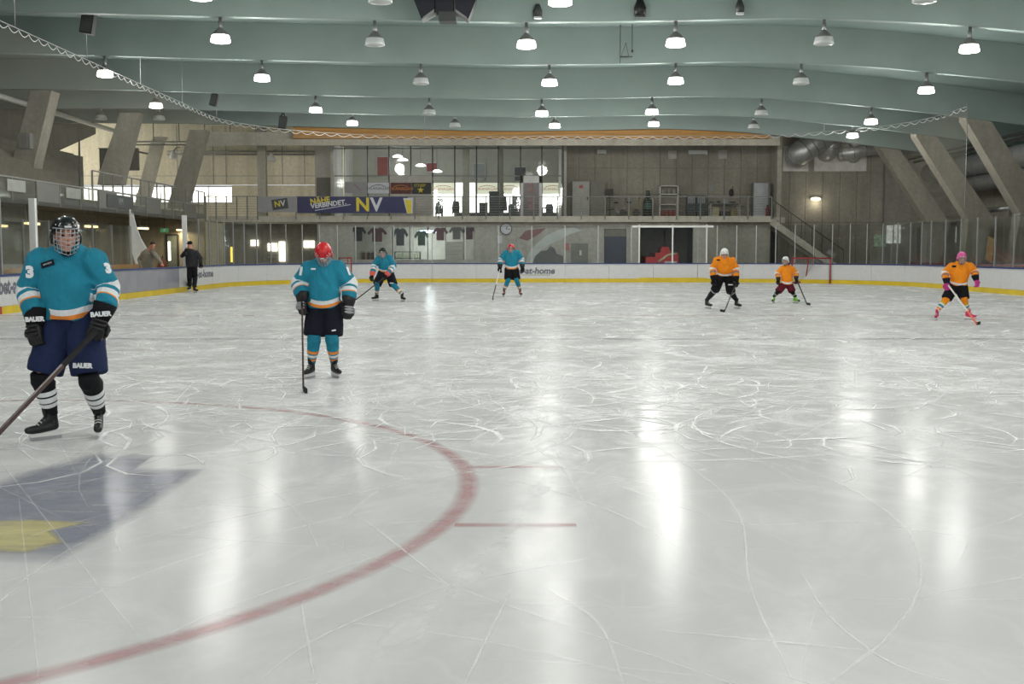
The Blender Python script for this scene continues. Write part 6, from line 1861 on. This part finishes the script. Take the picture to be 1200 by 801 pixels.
def player(sp):
    k = sp.get('k', 1.0); near = sp.get('near', False)
    vox = .009 if near else (.012 if sp.get('mid') else .018)
    gy = sp['gy']; Y0 = PZ(600, gy).y
    cx = (sp['fl'][0] + sp['fr'][0]) / 2
    base = Vector((PY(cx, gy, Y0).x, Y0, 0))
    root = thing('person', sp['label'], 'person', base)
    J = lambda q: PY(q[0], q[1], Y0 + (q[2] if len(q) > 2 else 0))
    shL, shR, elL, elR, wrL, wrR, hem, head = [J(sp[n]) for n in ('shL', 'shR', 'elL', 'elR', 'wrL', 'wrR', 'hem', 'head')]
    knL, knR = J(sp['knL']), J(sp['knR'])
    H = Head(head, sp.get('yaw', 0), sp.get('pitch', 0), k * sp.get('hk', 1.0), sp.get('roll', 0))
    # skates
    an = []
    for key, q in (('fl', sp['fl']), ('fr', sp['fr'])):
        G = PZ(q[0], q[1]); G.z = 0
        an.append(skate(G, q[2], k * sp.get('fk', 1), root, sp['skate'], sp.get('skate_trim', M_LEATH), .008 if near else .013))
    anL, anR = an
    sw = (shR - shL).length / 2
    chest = (shL + shR) / 2
    hw = sp.get('hw', .19) * k; hd = .15 * k
    lat = Vector((1, 0, 0))
    hip = hem + Vector((0, .03, sp.get('hipup', .05)))
    # continuous body under the clothes
    mb = MB(); head_pieces(mb, H, H.k)
    limb(mb, [H.p(0, -.03, -.05), chest.lerp(H.c, .3) + Vector((0, .03, 0)), chest + Vector((0, .03, -.02))], [.058 * k, .06 * k, .085 * k])
    mb.loft([(hip, lat * .14 * k, Vector((0, .1 * k, 0))), (hip.lerp(chest, .5), lat * .14 * k, Vector((0, .1 * k, 0))), (chest - Vector((0, 0, .05 * k)), lat * .17 * k, Vector((0, .09 * k, 0))), (chest + Vector((0, .02, .03 * k)), lat * .09 * k, Vector((0, .07 * k, 0)))], 16)
    for S, E, Wr, Kn, An, sg in ((shL, elL, wrL, knL, anL, -1), (shR, elR, wrR, knR, anR, 1)):
        limb(mb, [S - lat * sg * .06 * k, E, Wr], [.05 * k, .042 * k, .032 * k])
        limb(mb, [hip + lat * sg * .09 * k, Kn, An], [.085 * k, .06 * k, .028 * k])
    body = link_mesh('body', remesh(mb, .0075 if near else vox, 2), M_SKIN, root)
    face_parts(H, H.k, root)
    # jersey
    mb = MB()
    D = lambda x: Vector((0, x * k, 0))
    mb.loft([(hem - Vector((0, 0, .0)), lat * hw, D(.155)), (hem + Vector((0, 0, .03)), lat * hw * 1.02, D(.16)), (hem.lerp(chest, .35), lat * hw * 1.06, D(.165)), (hem.lerp(chest, .7), lat * (sw * .86), D(.15)),
             (hem.lerp(chest, .9), lat * (sw * .95), D(.13)), (chest + Vector((0, .01, .03 * k)), lat * sw * .82, D(.115)), (chest + Vector((0, .02, .085 * k)), lat * sw * .42, D(.1)), (chest + Vector((0, .01, .115 * k)), lat * .085 * k, D(.085))], 24)
    ar = sp.get('ar', 1.0) * k
    arms = []
    for S, E, Wr, sg in ((shL, elL, wrL, -1), (shR, elR, wrR, 1)):
        S2 = S - lat * sg * .075 * k - Vector((0, 0, .05 * k))
        limb(mb, [S2, S2.lerp(E, .5), E, E.lerp(Wr, .6), Wr], [.112 * ar, .1 * ar, .092 * ar, .086 * ar, .08 * ar], cap=False)
        mb.ell(S - lat * sg * .055 * k - Vector((0, 0, .03 * k)), (.1 * k, .1 * k, .085 * k), 14, 8)
        arms.append([S2, E, Wr])
    me = remesh(mb, vox, 5)
    wrinkle(me, (.019 if near else .015) * k, 6.0, sp.get('seed', 1.0))
    V = coords(me)
    dl, tl = poly_param(V, arms[0]); dr_, tr_ = poly_param(V, arms[1])
    useL = dl < dr_
    da = np.where(useL, dl, dr_); ta = np.where(useL, tl, tr_)
    zt = (V[:, 2] - hem.z) / max(.05, chest.z + .05 - hem.z)
    axx = hem.x + (chest.x - hem.x) * np.clip(zt, 0, 1)
    tx = np.abs(V[:, 0] - axx) / (hw + (sw * .86 - hw) * np.clip(zt, 0, 1))
    arm_m = ((da / (.1 * ar) < 1.22) & ((tx > .9) | (ta > .55))).astype(float)
    add_attr(me, 'arm_t', ta); add_attr(me, 'arm_m', arm_m); add_attr(me, 'hem_h', np.clip(zt - .09 * np.clip(tx, 0, 1) ** 2 + .04, 0, 1))
    jer = link_mesh('jersey', me, sp['jersey'], root)
    nk = chest + Vector((0, .0, .115 * k))
    MB().tube([nk + Vector((.092 * k * math.cos(a), .09 * k * math.sin(a) - .005, -.012 * math.sin(-a) * k)) for a in np.linspace(0, 2 * math.pi, 21)[:-1]], .012 * k, 6, closed=True).build('collar', sp.get('collar', M_DNAVY), jer)
    # shorts or long pants
    mb = MB()
    mb.ell(hip + Vector((0, 0, -.03)), (hw * .98, .145 * k, .15 * k), 18, 12)
    pr_ = sp.get('pr', .125) * k
    tf = sp.get('short', .82)
    for Kn, sg in ((knL, -1), (knR, 1)):
        top = hip + lat * sg * .1 * k - Vector((0, 0, .06))
        end = top.lerp(Kn, tf)
        limb(mb, [top, top.lerp(end, .5), end], [pr_ * 1.08, pr_ * 1.06, pr_ * .92], cap=False)
        d = (end - top).normalized(); u, v = vec_perp(d)
        mb.loft([(top.lerp(end, .6), u * pr_ * 1.05, v * pr_ * 1.05), (end + d * .02, u * pr_ * 1.04, v * pr_ * 1.04), (end + d * .04 * k, u * pr_ * 1.0, v * pr_ * 1.0)], 18)
    me = remesh(mb, vox, 4)
    wrinkle(me, .008 * k, 6.0, sp.get('seed', 1.0) + 3)
    pants = link_mesh('shorts', me, sp['pants'], root)
    for Kn, An in ((knL, anL), (knR, anR)): sock(Kn, An, k, sp['sock'], root, sp.get('rk', .085))
    helmet(H, H.k, sp['helmet'], root, near or sp.get('mid'), sp.get('cage', True), sp.get('visor', False))
    gl = []
    for n, Wr, El in (('gL', wrL, elL), ('gR', wrR, elR)):
        d, b, th = sp[n]
        gl.append(glove(Wr + Vector(d).normalized() * .085 * k, d, b, k * sp.get('gk', 1.12), root, sp.get('glove', M_LEATH), sp.get('pad', M_BLKF), sp.get('cuff', M_LEATH), th, sp.get('curl', 1.0), .007 if near else .011))
    return dict(root=root, jersey=jer, pants=pants, gl=gl, H=H, base=base, Y0=Y0, J=J, chest=chest, hem=hem, S=F / Y0, k=k)
def front_text(R, parent, body, px, py, dy, size, m, tilt=0.0, name='lettering', bold=.004):
    c = PY(px, py, R['Y0'] + dy)
    return text(name, body, size, m, parent, face_matrix(c, (1, 0, math.tan(tilt)), (-math.tan(tilt), 0, 1)), extrude=.002, bold=bold)
def on_surface(obj, px, py, off=.006):
    """first hit of the viewing direction on a finished part, lifted a little: where a print lies on the cloth"""
    d = ray(px, py).normalized()
    o = Vector((0, 0, HC)) - wl(obj)
    hit, loc, nrm, _ = obj.ray_cast(o, d)
    if not hit: return None
    if nrm.dot(d) > 0: nrm = -nrm
    return loc + wl(obj) + nrm * off, nrm
def print_on(obj, body, px, py, size, m, tilt=0.0, bold=.004, name='lettering'):
    h = on_surface(obj, px, py)
    if not h: return
    c, n = h
    up = Vector((0, 0, 1)); x = up.cross(n).normalized(); y = n.cross(x).normalized()
    x2 = x * math.cos(tilt) + y * math.sin(tilt); y2 = y * math.cos(tilt) - x * math.sin(tilt)
    return text(name, body, size, m, obj, face_matrix(c, x2, y2), extrude=.003, bold=bold)
def patch_on(obj, px, py, w, h, m, tilt=0.0, name='patch'):
    q = on_surface(obj, px, py, .004)
    if not q: return
    c, n = q
    up = Vector((0, 0, 1)); x = up.cross(n).normalized(); y = n.cross(x).normalized()
    x2 = x * math.cos(tilt) + y * math.sin(tilt); y2 = y * math.cos(tilt) - x * math.sin(tilt)
    return MB().box(c, (w, h, .006), M=Matrix((x2, y2, n)).transposed()).build(name, m, obj)
bpy.context.view_layer.update()

M_HBLK = mat('black_helmet_shell', (16, 22, 24), .25, var=.1, spec=.6); M_HRED = mat('red_helmet_shell', (196, 30, 38), .3, var=.06, spec=.5)
M_HWHT = mat('white_helmet_shell', (228, 228, 226), .3, var=.03); M_HPNK = mat('pink_helmet_shell', (226, 92, 164), .35, var=.05); M_HGRN = mat('dark_green_helmet_shell', (20, 34, 32), .3)
M_SHWHT = mat('white_shaft', (224, 222, 218), .4); M_SHBLK = mat('carbon_shaft', (44, 42, 46), .4, var=.3, vscale=12); M_SHBRN = mat('brown_carbon_shaft', (74, 56, 54), .4, var=.4, vscale=14)
M_SHORG = mat('orange_red_shaft', (226, 96, 62), .4); M_PINKG = mat('magenta_glove_leather', (198, 50, 140), .5); M_SALM = mat('salmon_glove_cuff', (220, 92, 84), .6)
M_LIME = mat('lime_skate_shell', (120, 190, 70), .5); M_PNKS = mat('pink_skate_shell', (206, 50, 100), .5); M_REDS = mat('red_skate_shell', (140, 44, 46), .5)

# 1 - large player at the left edge
p1 = player(dict(label='hockey player in teal jersey and black caged helmet, nearest the camera', gy=515, near=True, seed=1.3,
    head=(77, 274.5, -.06), yaw=.5, pitch=.12, hk=1.04, shL=(38, 301, 0), shR=(118, 301, 0), elL=(34, 341, .03), elR=(127.5, 338, .03), wrL=(41, 367, -.12), wrR=(122, 361, -.14),
    hem=(82, 374, 0), hw=.205, hipup=.04, knL=(50, 446, -.06), knR=(106, 447, -.06), fl=(54, 515, -.8), fr=(116, 512.5, .3), short=.79, pr=.138, fk=.86, ar=1.04, rk=.088,
    jersey=M_JT, pants=M_NAVYF, sock=M_SK1, helmet=M_HBLK, skate=M_LEATH, gL=((.06, -.25, -1), (-.3, -1, .2), 1), gR=((-.28, -.3, -1), (.4, -1, .2), -1), gk=1.14, pad=M_LEATH, cuff=M_BLKF))
J = p1['J']
hockey_stick('dark hockey stick reaching out of the picture from nearest player', PY(112, 388, p1['Y0'] - .24), PZ(-48, 562), PZ(-75, 566), M_SHBRN, None, None, .5, butt=.04)
# 2 - red helmet, looking down
p2 = player(dict(label='hockey player in teal jersey and red helmet looking down, second nearest', gy=443.5, mid=True, seed=4.1, k=.93,
    head=(379, 296.5, -.12), yaw=.05, pitch=.95, hk=1.0, shL=(357, 311, 0), shR=(402, 311, 0), elL=(350, 331, .02), elR=(410, 333, .02), wrL=(354, 345, -.1), wrR=(409, 350, -.06),
    hem=(380, 360, 0), hw=.2, hipup=.06, knL=(368, 397, -.05), knR=(389, 397, -.05), fl=(363.5, 443, -.35), fr=(393, 442.5, .55), fk=.86, short=.8, pr=.135, ar=1.08, rk=.088,
    jersey=M_JT, pants=M_DNAVY, sock=M_SK2, helmet=M_HRED, skate=M_LEATH, gL=((.02, -.2, -1), (-.5, -1, .1), 1), gR=((-.05, -.2, -1), (.5, -1, .1), -1), gk=1.14, pad=M_GPRINT, cuff=M_LEATH))
hockey_stick('upright dark hockey stick held by the red-helmeted player', PY(354, 358, p2['Y0'] - .2), PZ(355.5, 458), PZ(356.5, 462), M_SHBRN, None, None, .12, butt=.08)
# 3 - crouching at the back
p3 = player(dict(label='crouching hockey player in teal jersey with dark helmet near the shop window', gy=352.5, seed=2.2,
    hk=1.1, head=(448.5, 295.5, -.14), yaw=-.1, pitch=.35, shL=(441.5, 301.5, -.05), shR=(459, 301, -.05), elL=(438.5, 311, -.05), elR=(461.5, 312, -.05), wrL=(436.5, 319.5, -.3), wrR=(454.5, 320.5, -.35),
    hem=(452, 319, .05), hw=.2, knL=(442, 333, -.15), knR=(461, 333.5, -.15), fl=(440.5, 352.3, -.8), fr=(472, 353, .6), short=.92, pr=.135, fk=.88, jersey=M_JT, pants=M_DNAVY, sock=M_SK4, helmet=M_HGRN, skate=M_LEATH,
    gL=((-.1, -.3, -1), (-.4, -1, .3), 1), gR=((-.7, -.5, -.6), (0, -1, .6), -1), cuff=M_SALM))
hockey_stick('hockey stick held low by the crouching teal player', PY(452, 324, p3['Y0'] - .45), PZ(415, 354), PZ(409, 354.5), M_SHBLK, None, None, .12)
# 4 - red helmet at the back
p4 = player(dict(label='hockey player in teal jersey and red helmet at far centre', gy=347.5, seed=6.2,
    head=(598.8, 290.8, -.05), yaw=0, pitch=.2, shL=(590.5, 295, 0), shR=(608.5, 295, 0), elL=(587, 304, .03), elR=(611.3, 304, .03), wrL=(586, 310.5, -.1), wrR=(612, 310.5, -.1),
    hem=(599.5, 315.5, 0), hw=.2, knL=(595.5, 328, -.08), knR=(605.5, 328, -.08), fl=(590.5, 347.5, -.2), fr=(609.8, 347.3, .25), short=.82, pr=.135, fk=.9, hk=1.08, jersey=M_JT, pants=M_BLKF, sock=M_SK4, helmet=M_HRED, skate=M_REDS,
    gL=((-.02, -.1, -1), (-.5, -1, .1), 1), gR=((.02, -.2, -1), (.5, -1, .1), -1), cuff=M_LEATH))
hockey_stick('pale hockey stick held upright by far centre player', PY(586, 315, p4['Y0'] - .12), PZ(577.2, 351), PZ(576.5, 353), M_SHWHT, M_SHBLK, None, .12, .45)
# 5 - tall orange
p5 = player(dict(label='tall hockey player in orange jersey and white helmet leaning forward', gy=361.5, seed=8.4, k=1.0,
    head=(849, 297, -.25), yaw=0, pitch=.5, shL=(837, 303.5, -.1), shR=(860.5, 303.5, -.1), elL=(835, 314, -.05), elR=(863.5, 314, -.05), wrL=(836, 324, -.2), wrR=(862.5, 325, -.2),
    hem=(849.5, 323.5, .05), hw=.2, knL=(838, 339.5, -.15), knR=(856.5, 341.5, -.18), fl=(829.5, 361.3, .5), fr=(864, 361.5, .45), short=.97, pr=.118, fk=.92, ar=.94, jersey=M_JO, pants=M_BLKF, sock=M_SK5, helmet=M_HWHT, skate=M_LEATH,
    cage=False, visor=True, gL=((.1, -.2, -1), (-.5, -1, .1), 1), gR=((.05, -.2, -1), (.5, -1, .1), -1), cuff=M_BLKF))
hockey_stick('black hockey stick held between the legs of tall orange player', PY(862, 333, p5['Y0'] - .26), PZ(849, 366), PZ(842, 364.5), M_SHBLK, None, None, .12, butt=.2)
# 6 - child
p6 = player(dict(label='small child hockey player in orange jersey and maroon shorts', gy=355.3, seed=3.7, k=.80,
    head=(920.5, 305.2, -.06), yaw=-.6, pitch=.15, hk=1.12, shL=(914, 313, 0), shR=(930, 313, 0), elL=(910.8, 320.5, .02), elR=(933.2, 320.5, .02), wrL=(912, 325.5, -.1), wrR=(933, 324.5, -.1),
    hem=(922, 333, 0), hw=.2, knL=(911.8, 341.5, -.06), knR=(928.5, 341.5, -.06), fl=(906.5, 355.2, -.5), fr=(932.5, 355.2, .6), short=.9, pr=.13, jersey=M_JO, pants=M_MAROON, sock=M_SK6, helmet=M_HWHT, skate=M_LIME,
    gL=((.02, -.1, -1), (-.5, -1, .1), 1), gR=((.02, -.2, -1), (.5, -1, .1), -1), cuff=M_LEATH))
hockey_stick('thin dark hockey stick held by the child player', PY(934, 328.5, p6['Y0'] - .12), PZ(945.5, 357.2), PZ(949, 358), M_SHBLK, None, None, .12)
# 7 - pink helmet
p7 = player(dict(label='hockey player in orange jersey with pink helmet and pink gloves', gy=374.5, seed=5.5, k=.9,
    head=(1127, 301.5, -.12), yaw=-.05, pitch=.35, shL=(1112.5, 310.5, -.03), shR=(1140, 310.5, -.03), elL=(1107, 319.5, .02), elR=(1142.5, 318.5, 0), wrL=(1109, 327.5, -.16), wrR=(1143, 324, -.2),
    hem=(1123, 334.5, 0), hw=.2, knL=(1108.5, 351, -.08), knR=(1130, 351, -.12), fl=(1097.5, 375, -.5), fr=(1136, 374.5, .8), short=.85, pr=.13, fk=.9, jersey=M_JO, pants=M_BLKF, sock=M_SK7, helmet=M_HPNK, skate=M_PNKS, skate_trim=M_PNKS,
    gL=((.05, -.2, -1), (-.5, -1, .1), 1), gR=((.2, -.3, -1), (.5, -1, .2), -1), glove=M_PINKG, pad=M_PINKG, cuff=M_DNAVY, gk=1.15))
hockey_stick('white hockey stick with orange lower end held by pink-helmeted player', PY(1110.5, 333, p7['Y0'] - .2), PZ(1144.5, 381), PZ(1157.5, 379), M_SHWHT, M_SHORG, None, .1, .3)

# prints on the clothing
bpy.context.view_layer.update()
print_on(p1['jersey'], '3', 35, 319, .12, M_WLET, bold=.008)
print_on(p1['jersey'], '3', 126, 315, .11, M_WLET, bold=.008)
patch_on(p1['jersey'], 56, 309, .11, .045, M_DNAVY, .3); patch_on(p1['jersey'], 56, 309, .075, .014, M_WLET, .3, 'patch_mark')
print_on(p1['pants'], 'BAUER', 97, 428.5, .052, M_WLET, bold=.003)
for g, (px, py) in zip(p1['gl'], ((41, 374), (118, 368))):
    cu = [c for c in g[0].children if c.name.startswith('cuff')][0]
    print_on(cu, 'BAUER', px, py, .05, M_WLET, .05, bold=.003)
for sx, py in ((353, 318), (408, 318)): print_on(p2['jersey'], '1', sx, py, .12, M_WLET, bold=.012)
patch_on(p2['jersey'], 367, 315, .07, .02, M_WLET, 0)
patch_on(p2['pants'], 391, 387, .05, .016, M_WLET, .15)
patch_on(p5['jersey'], 842, 304.5, .1, .035, M_DNAVY); patch_on(p5['pants'], 856, 333.5, .12, .03, M_WLET)
patch_on(p7['jersey'], 1118, 312, .1, .045, M_DNAVY)
patch_on(p3['pants'], 459, 331.5, .12, .03, M_WLET)

# ------------------------------------------------------------------ two men in plain clothes
def civilian(sp):
    k = 1.0; Y0 = sp['Y']
    J = lambda q: PY(q[0], q[1], Y0 + (q[2] if len(q) > 2 else 0))
    root = thing('person', sp['label'], 'person', Vector((J(sp['hip']).x, Y0, sp.get('z0', 0))))
    head, shL, shR, elL, elR, wrL, wrR, hip, knL, knR = [J(sp[n]) for n in ('head', 'shL', 'shR', 'elL', 'elR', 'wrL', 'wrR', 'hip', 'knL', 'knR')]
    H = Head(head, sp.get('yaw', 0), sp.get('pitch', 0), 1.0)
    lat = Vector((1, 0, 0)); chest = (shL + shR) / 2; sw = (shR - shL).length / 2
    if sp.get('skates'):
        anL, anR = [skate(Vector((PZ(*q[:2]).x, PZ(*q[:2]).y, 0)), q[2], 1.0, root, M_LEATH, M_LEATH, .013) for q in sp['feet']]
    else:
        anL, anR = Vector((knL.x, knL.y, sp['z0'] + .1)), Vector((knR.x, knR.y, sp['z0'] + .1))
    mb = MB(); head_pieces(mb, H, 1.0)
    limb(mb, [H.p(0, -.03, -.05), chest + Vector((0, .02, 0))], [.056, .08])
    mb.loft([(hip, lat * .15, Vector((0, .1, 0))), (hip.lerp(chest, .5), lat * .14, Vector((0, .1, 0))), (chest - Vector((0, 0, .05)), lat * .16, Vector((0, .09, 0)))], 16)
    for S, E, Wr, Kn, An, sg, hd in ((shL, elL, wrL, knL, anL, -1, sp['hL']), (shR, elR, wrR, knR, anR, 1, sp['hR'])):
        limb(mb, [S - lat * sg * .07 - Vector((0, 0, .05)), E, Wr], [.045, .04, .03])
        limb(mb, [hip + lat * sg * .09, Kn, An], [.085, .058, .042])
        d = Vector(hd).normalized(); b = Vector((0, -1, 0)); b = (b - d * b.dot(d)).normalized(); s = d.cross(b)
        mb.ell(Wr + d * .05, (1, 1, 1), 10, 8, Matrix((s * .042, d * .055, b * .018)).transposed())
        for i, L in enumerate((.07, .08, .075, .06)):
            q = Wr + d * .09 + s * (.03 - .02 * i); limb(mb, [q, q + d * L * .6, q + d * L * .9 - b * .025], [.009, .0085, .008], 8)
        limb(mb, [Wr + d * .02 + s * .03 * sg, Wr + d * .06 + s * .06 * sg, Wr + d * .09 + s * .058 * sg], [.012, .011, .009], 8)
    link_mesh('body', remesh(mb, .009, 1), M_SKIN, root)
    face_parts(H, 1.0, root)
    mb = MB()
    hem = hip + Vector((0, 0, -.02))
    mb.loft([(hem, lat * sp.get('hw', .2), Vector((0, .14, 0))), (hem.lerp(chest, .5), lat * sp.get('hw', .2), Vector((0, .14, 0))), (hem.lerp(chest, .85), lat * sw * .95, Vector((0, .13, 0))), (chest + Vector((0, .01, .03)), lat * sw * .8, Vector((0, .11, 0))), (chest + Vector((0, .01, .1)), lat * .08, Vector((0, .08, 0)))], 20)
    for S, E, Wr, sg in ((shL, elL, wrL, -1), (shR, elR, wrR, 1)): limb(mb, [S - lat * sg * .06 - Vector((0, 0, .04)), E, Wr], [.095, .078, .058])
    me = remesh(mb, .015, 3); wrinkle(me, .012, 7, sp.get('seed', 1)); j = link_mesh(sp['top_name'], me, sp['top'], root)
    mb = MB(); mb.ell(hip + Vector((0, 0, -.02)), (.18, .13, .13), 14, 10)
    for Kn, An, sg in ((knL, anL, -1), (knR, anR, 1)): limb(mb, [hip + lat * sg * .09 - Vector((0, 0, .05)), Kn, An], [.115, .095, .08])
    me = remesh(mb, .015, 3); wrinkle(me, .008, 6, 2); link_mesh('trousers', me, sp['pants'], root)
    if sp.get('cap'):
        c = MB(); c.ell(H.p(0, -.008, .06), (.092, .11, .085), 18, 10, H.R); cp = c.build('cap', sp['cap'], root)
        MB().ell(H.p(0, .12, .05), (.075, .075, .012), 14, 6, H.R).build('peak', sp['cap'], cp)
    else:
        link_mesh('hair', remesh(MB().ell(H.p(0, -.02, .055), (.088, .098, .085), 18, 10, H.R).ell(H.p(0, -.05, 0), (.08, .065, .09), 14, 8, H.R), .012, 2), M_HAIR, root)
    if sp.get('gloves'):
        for Wr, hd, sg in ((wrL, sp['hL'], 1), (wrR, sp['hR'], -1)): glove(Wr, hd, (sg * -.3, -1, .2), 1.08, root, M_LEATH, M_BLKF, M_LEATH, sg, 1.0, .012)
    return root
Ym = PZ(225, 342).y
civilian(dict(label='man in dark jacket, black trousers and cap standing on the ice', Y=Ym, head=(222.5, 286.5, -.03), yaw=-.35, pitch=.1, shL=(216.5, 294.5), shR=(231.5, 294.5), elL=(213.5, 299.5, -.15), elR=(235, 302, .02), wrL=(217.5, 294.5, -.3), wrR=(235, 309, -.08),
    hip=(225, 312), knL=(222, 326, -.04), knR=(228.5, 326, -.04), feet=[(221.8, 341.3, -.3), (228.8, 343, .8)], skates=True, hL=(.5, -.1, 1), hR=(0, -.1, -1), top_name='jacket', hw=.23, top=fab('charcoal_jacket', (50, 50, 54)), pants=M_BLKF, cap=M_BLKF, gloves=True, seed=2))
Xm = XL - .75
Ym2 = PX(172, 300, Xm).y
civilian(dict(label='man in grey shirt bending over behind the grey boards', Y=Ym2, z0=-.12, head=(179, 287, -.25), yaw=.9, pitch=.5, shL=(166.5, 295.5), shR=(181, 294, -.1), elL=(163.5, 304, .1), elR=(184.5, 302, -.3), wrL=(165, 312, 0), wrR=(189, 308, -.5),
    hip=(172, 316, .15), knL=(170, 330, 0), knR=(175, 330, 0), hL=(0, -.2, -1), hR=(.5, -.5, -.5), top_name='shirt', top=fab('grey_shirt', (134, 130, 118)), pants=M_DNAVY, seed=7, hw=.22))
c = PX(190.5, 304, XL - 1.4)
bag = thing('sports_bag', 'small reddish brown bag on the bench beside bending man', 'bag', (c.x, c.y, .48))
MB().ell((c.x, c.y, .475 + .4), (.2, .3, .4), 14, 10).build('bag', mat('reddish_brown_bag', (120, 66, 46), .7), bag)
MB().tube([(c.x, c.y - .1, 1.2), (c.x, c.y, 1.36), (c.x, c.y + .1, 1.2)], .015, 6).build('strap', M_BLACK, bag)
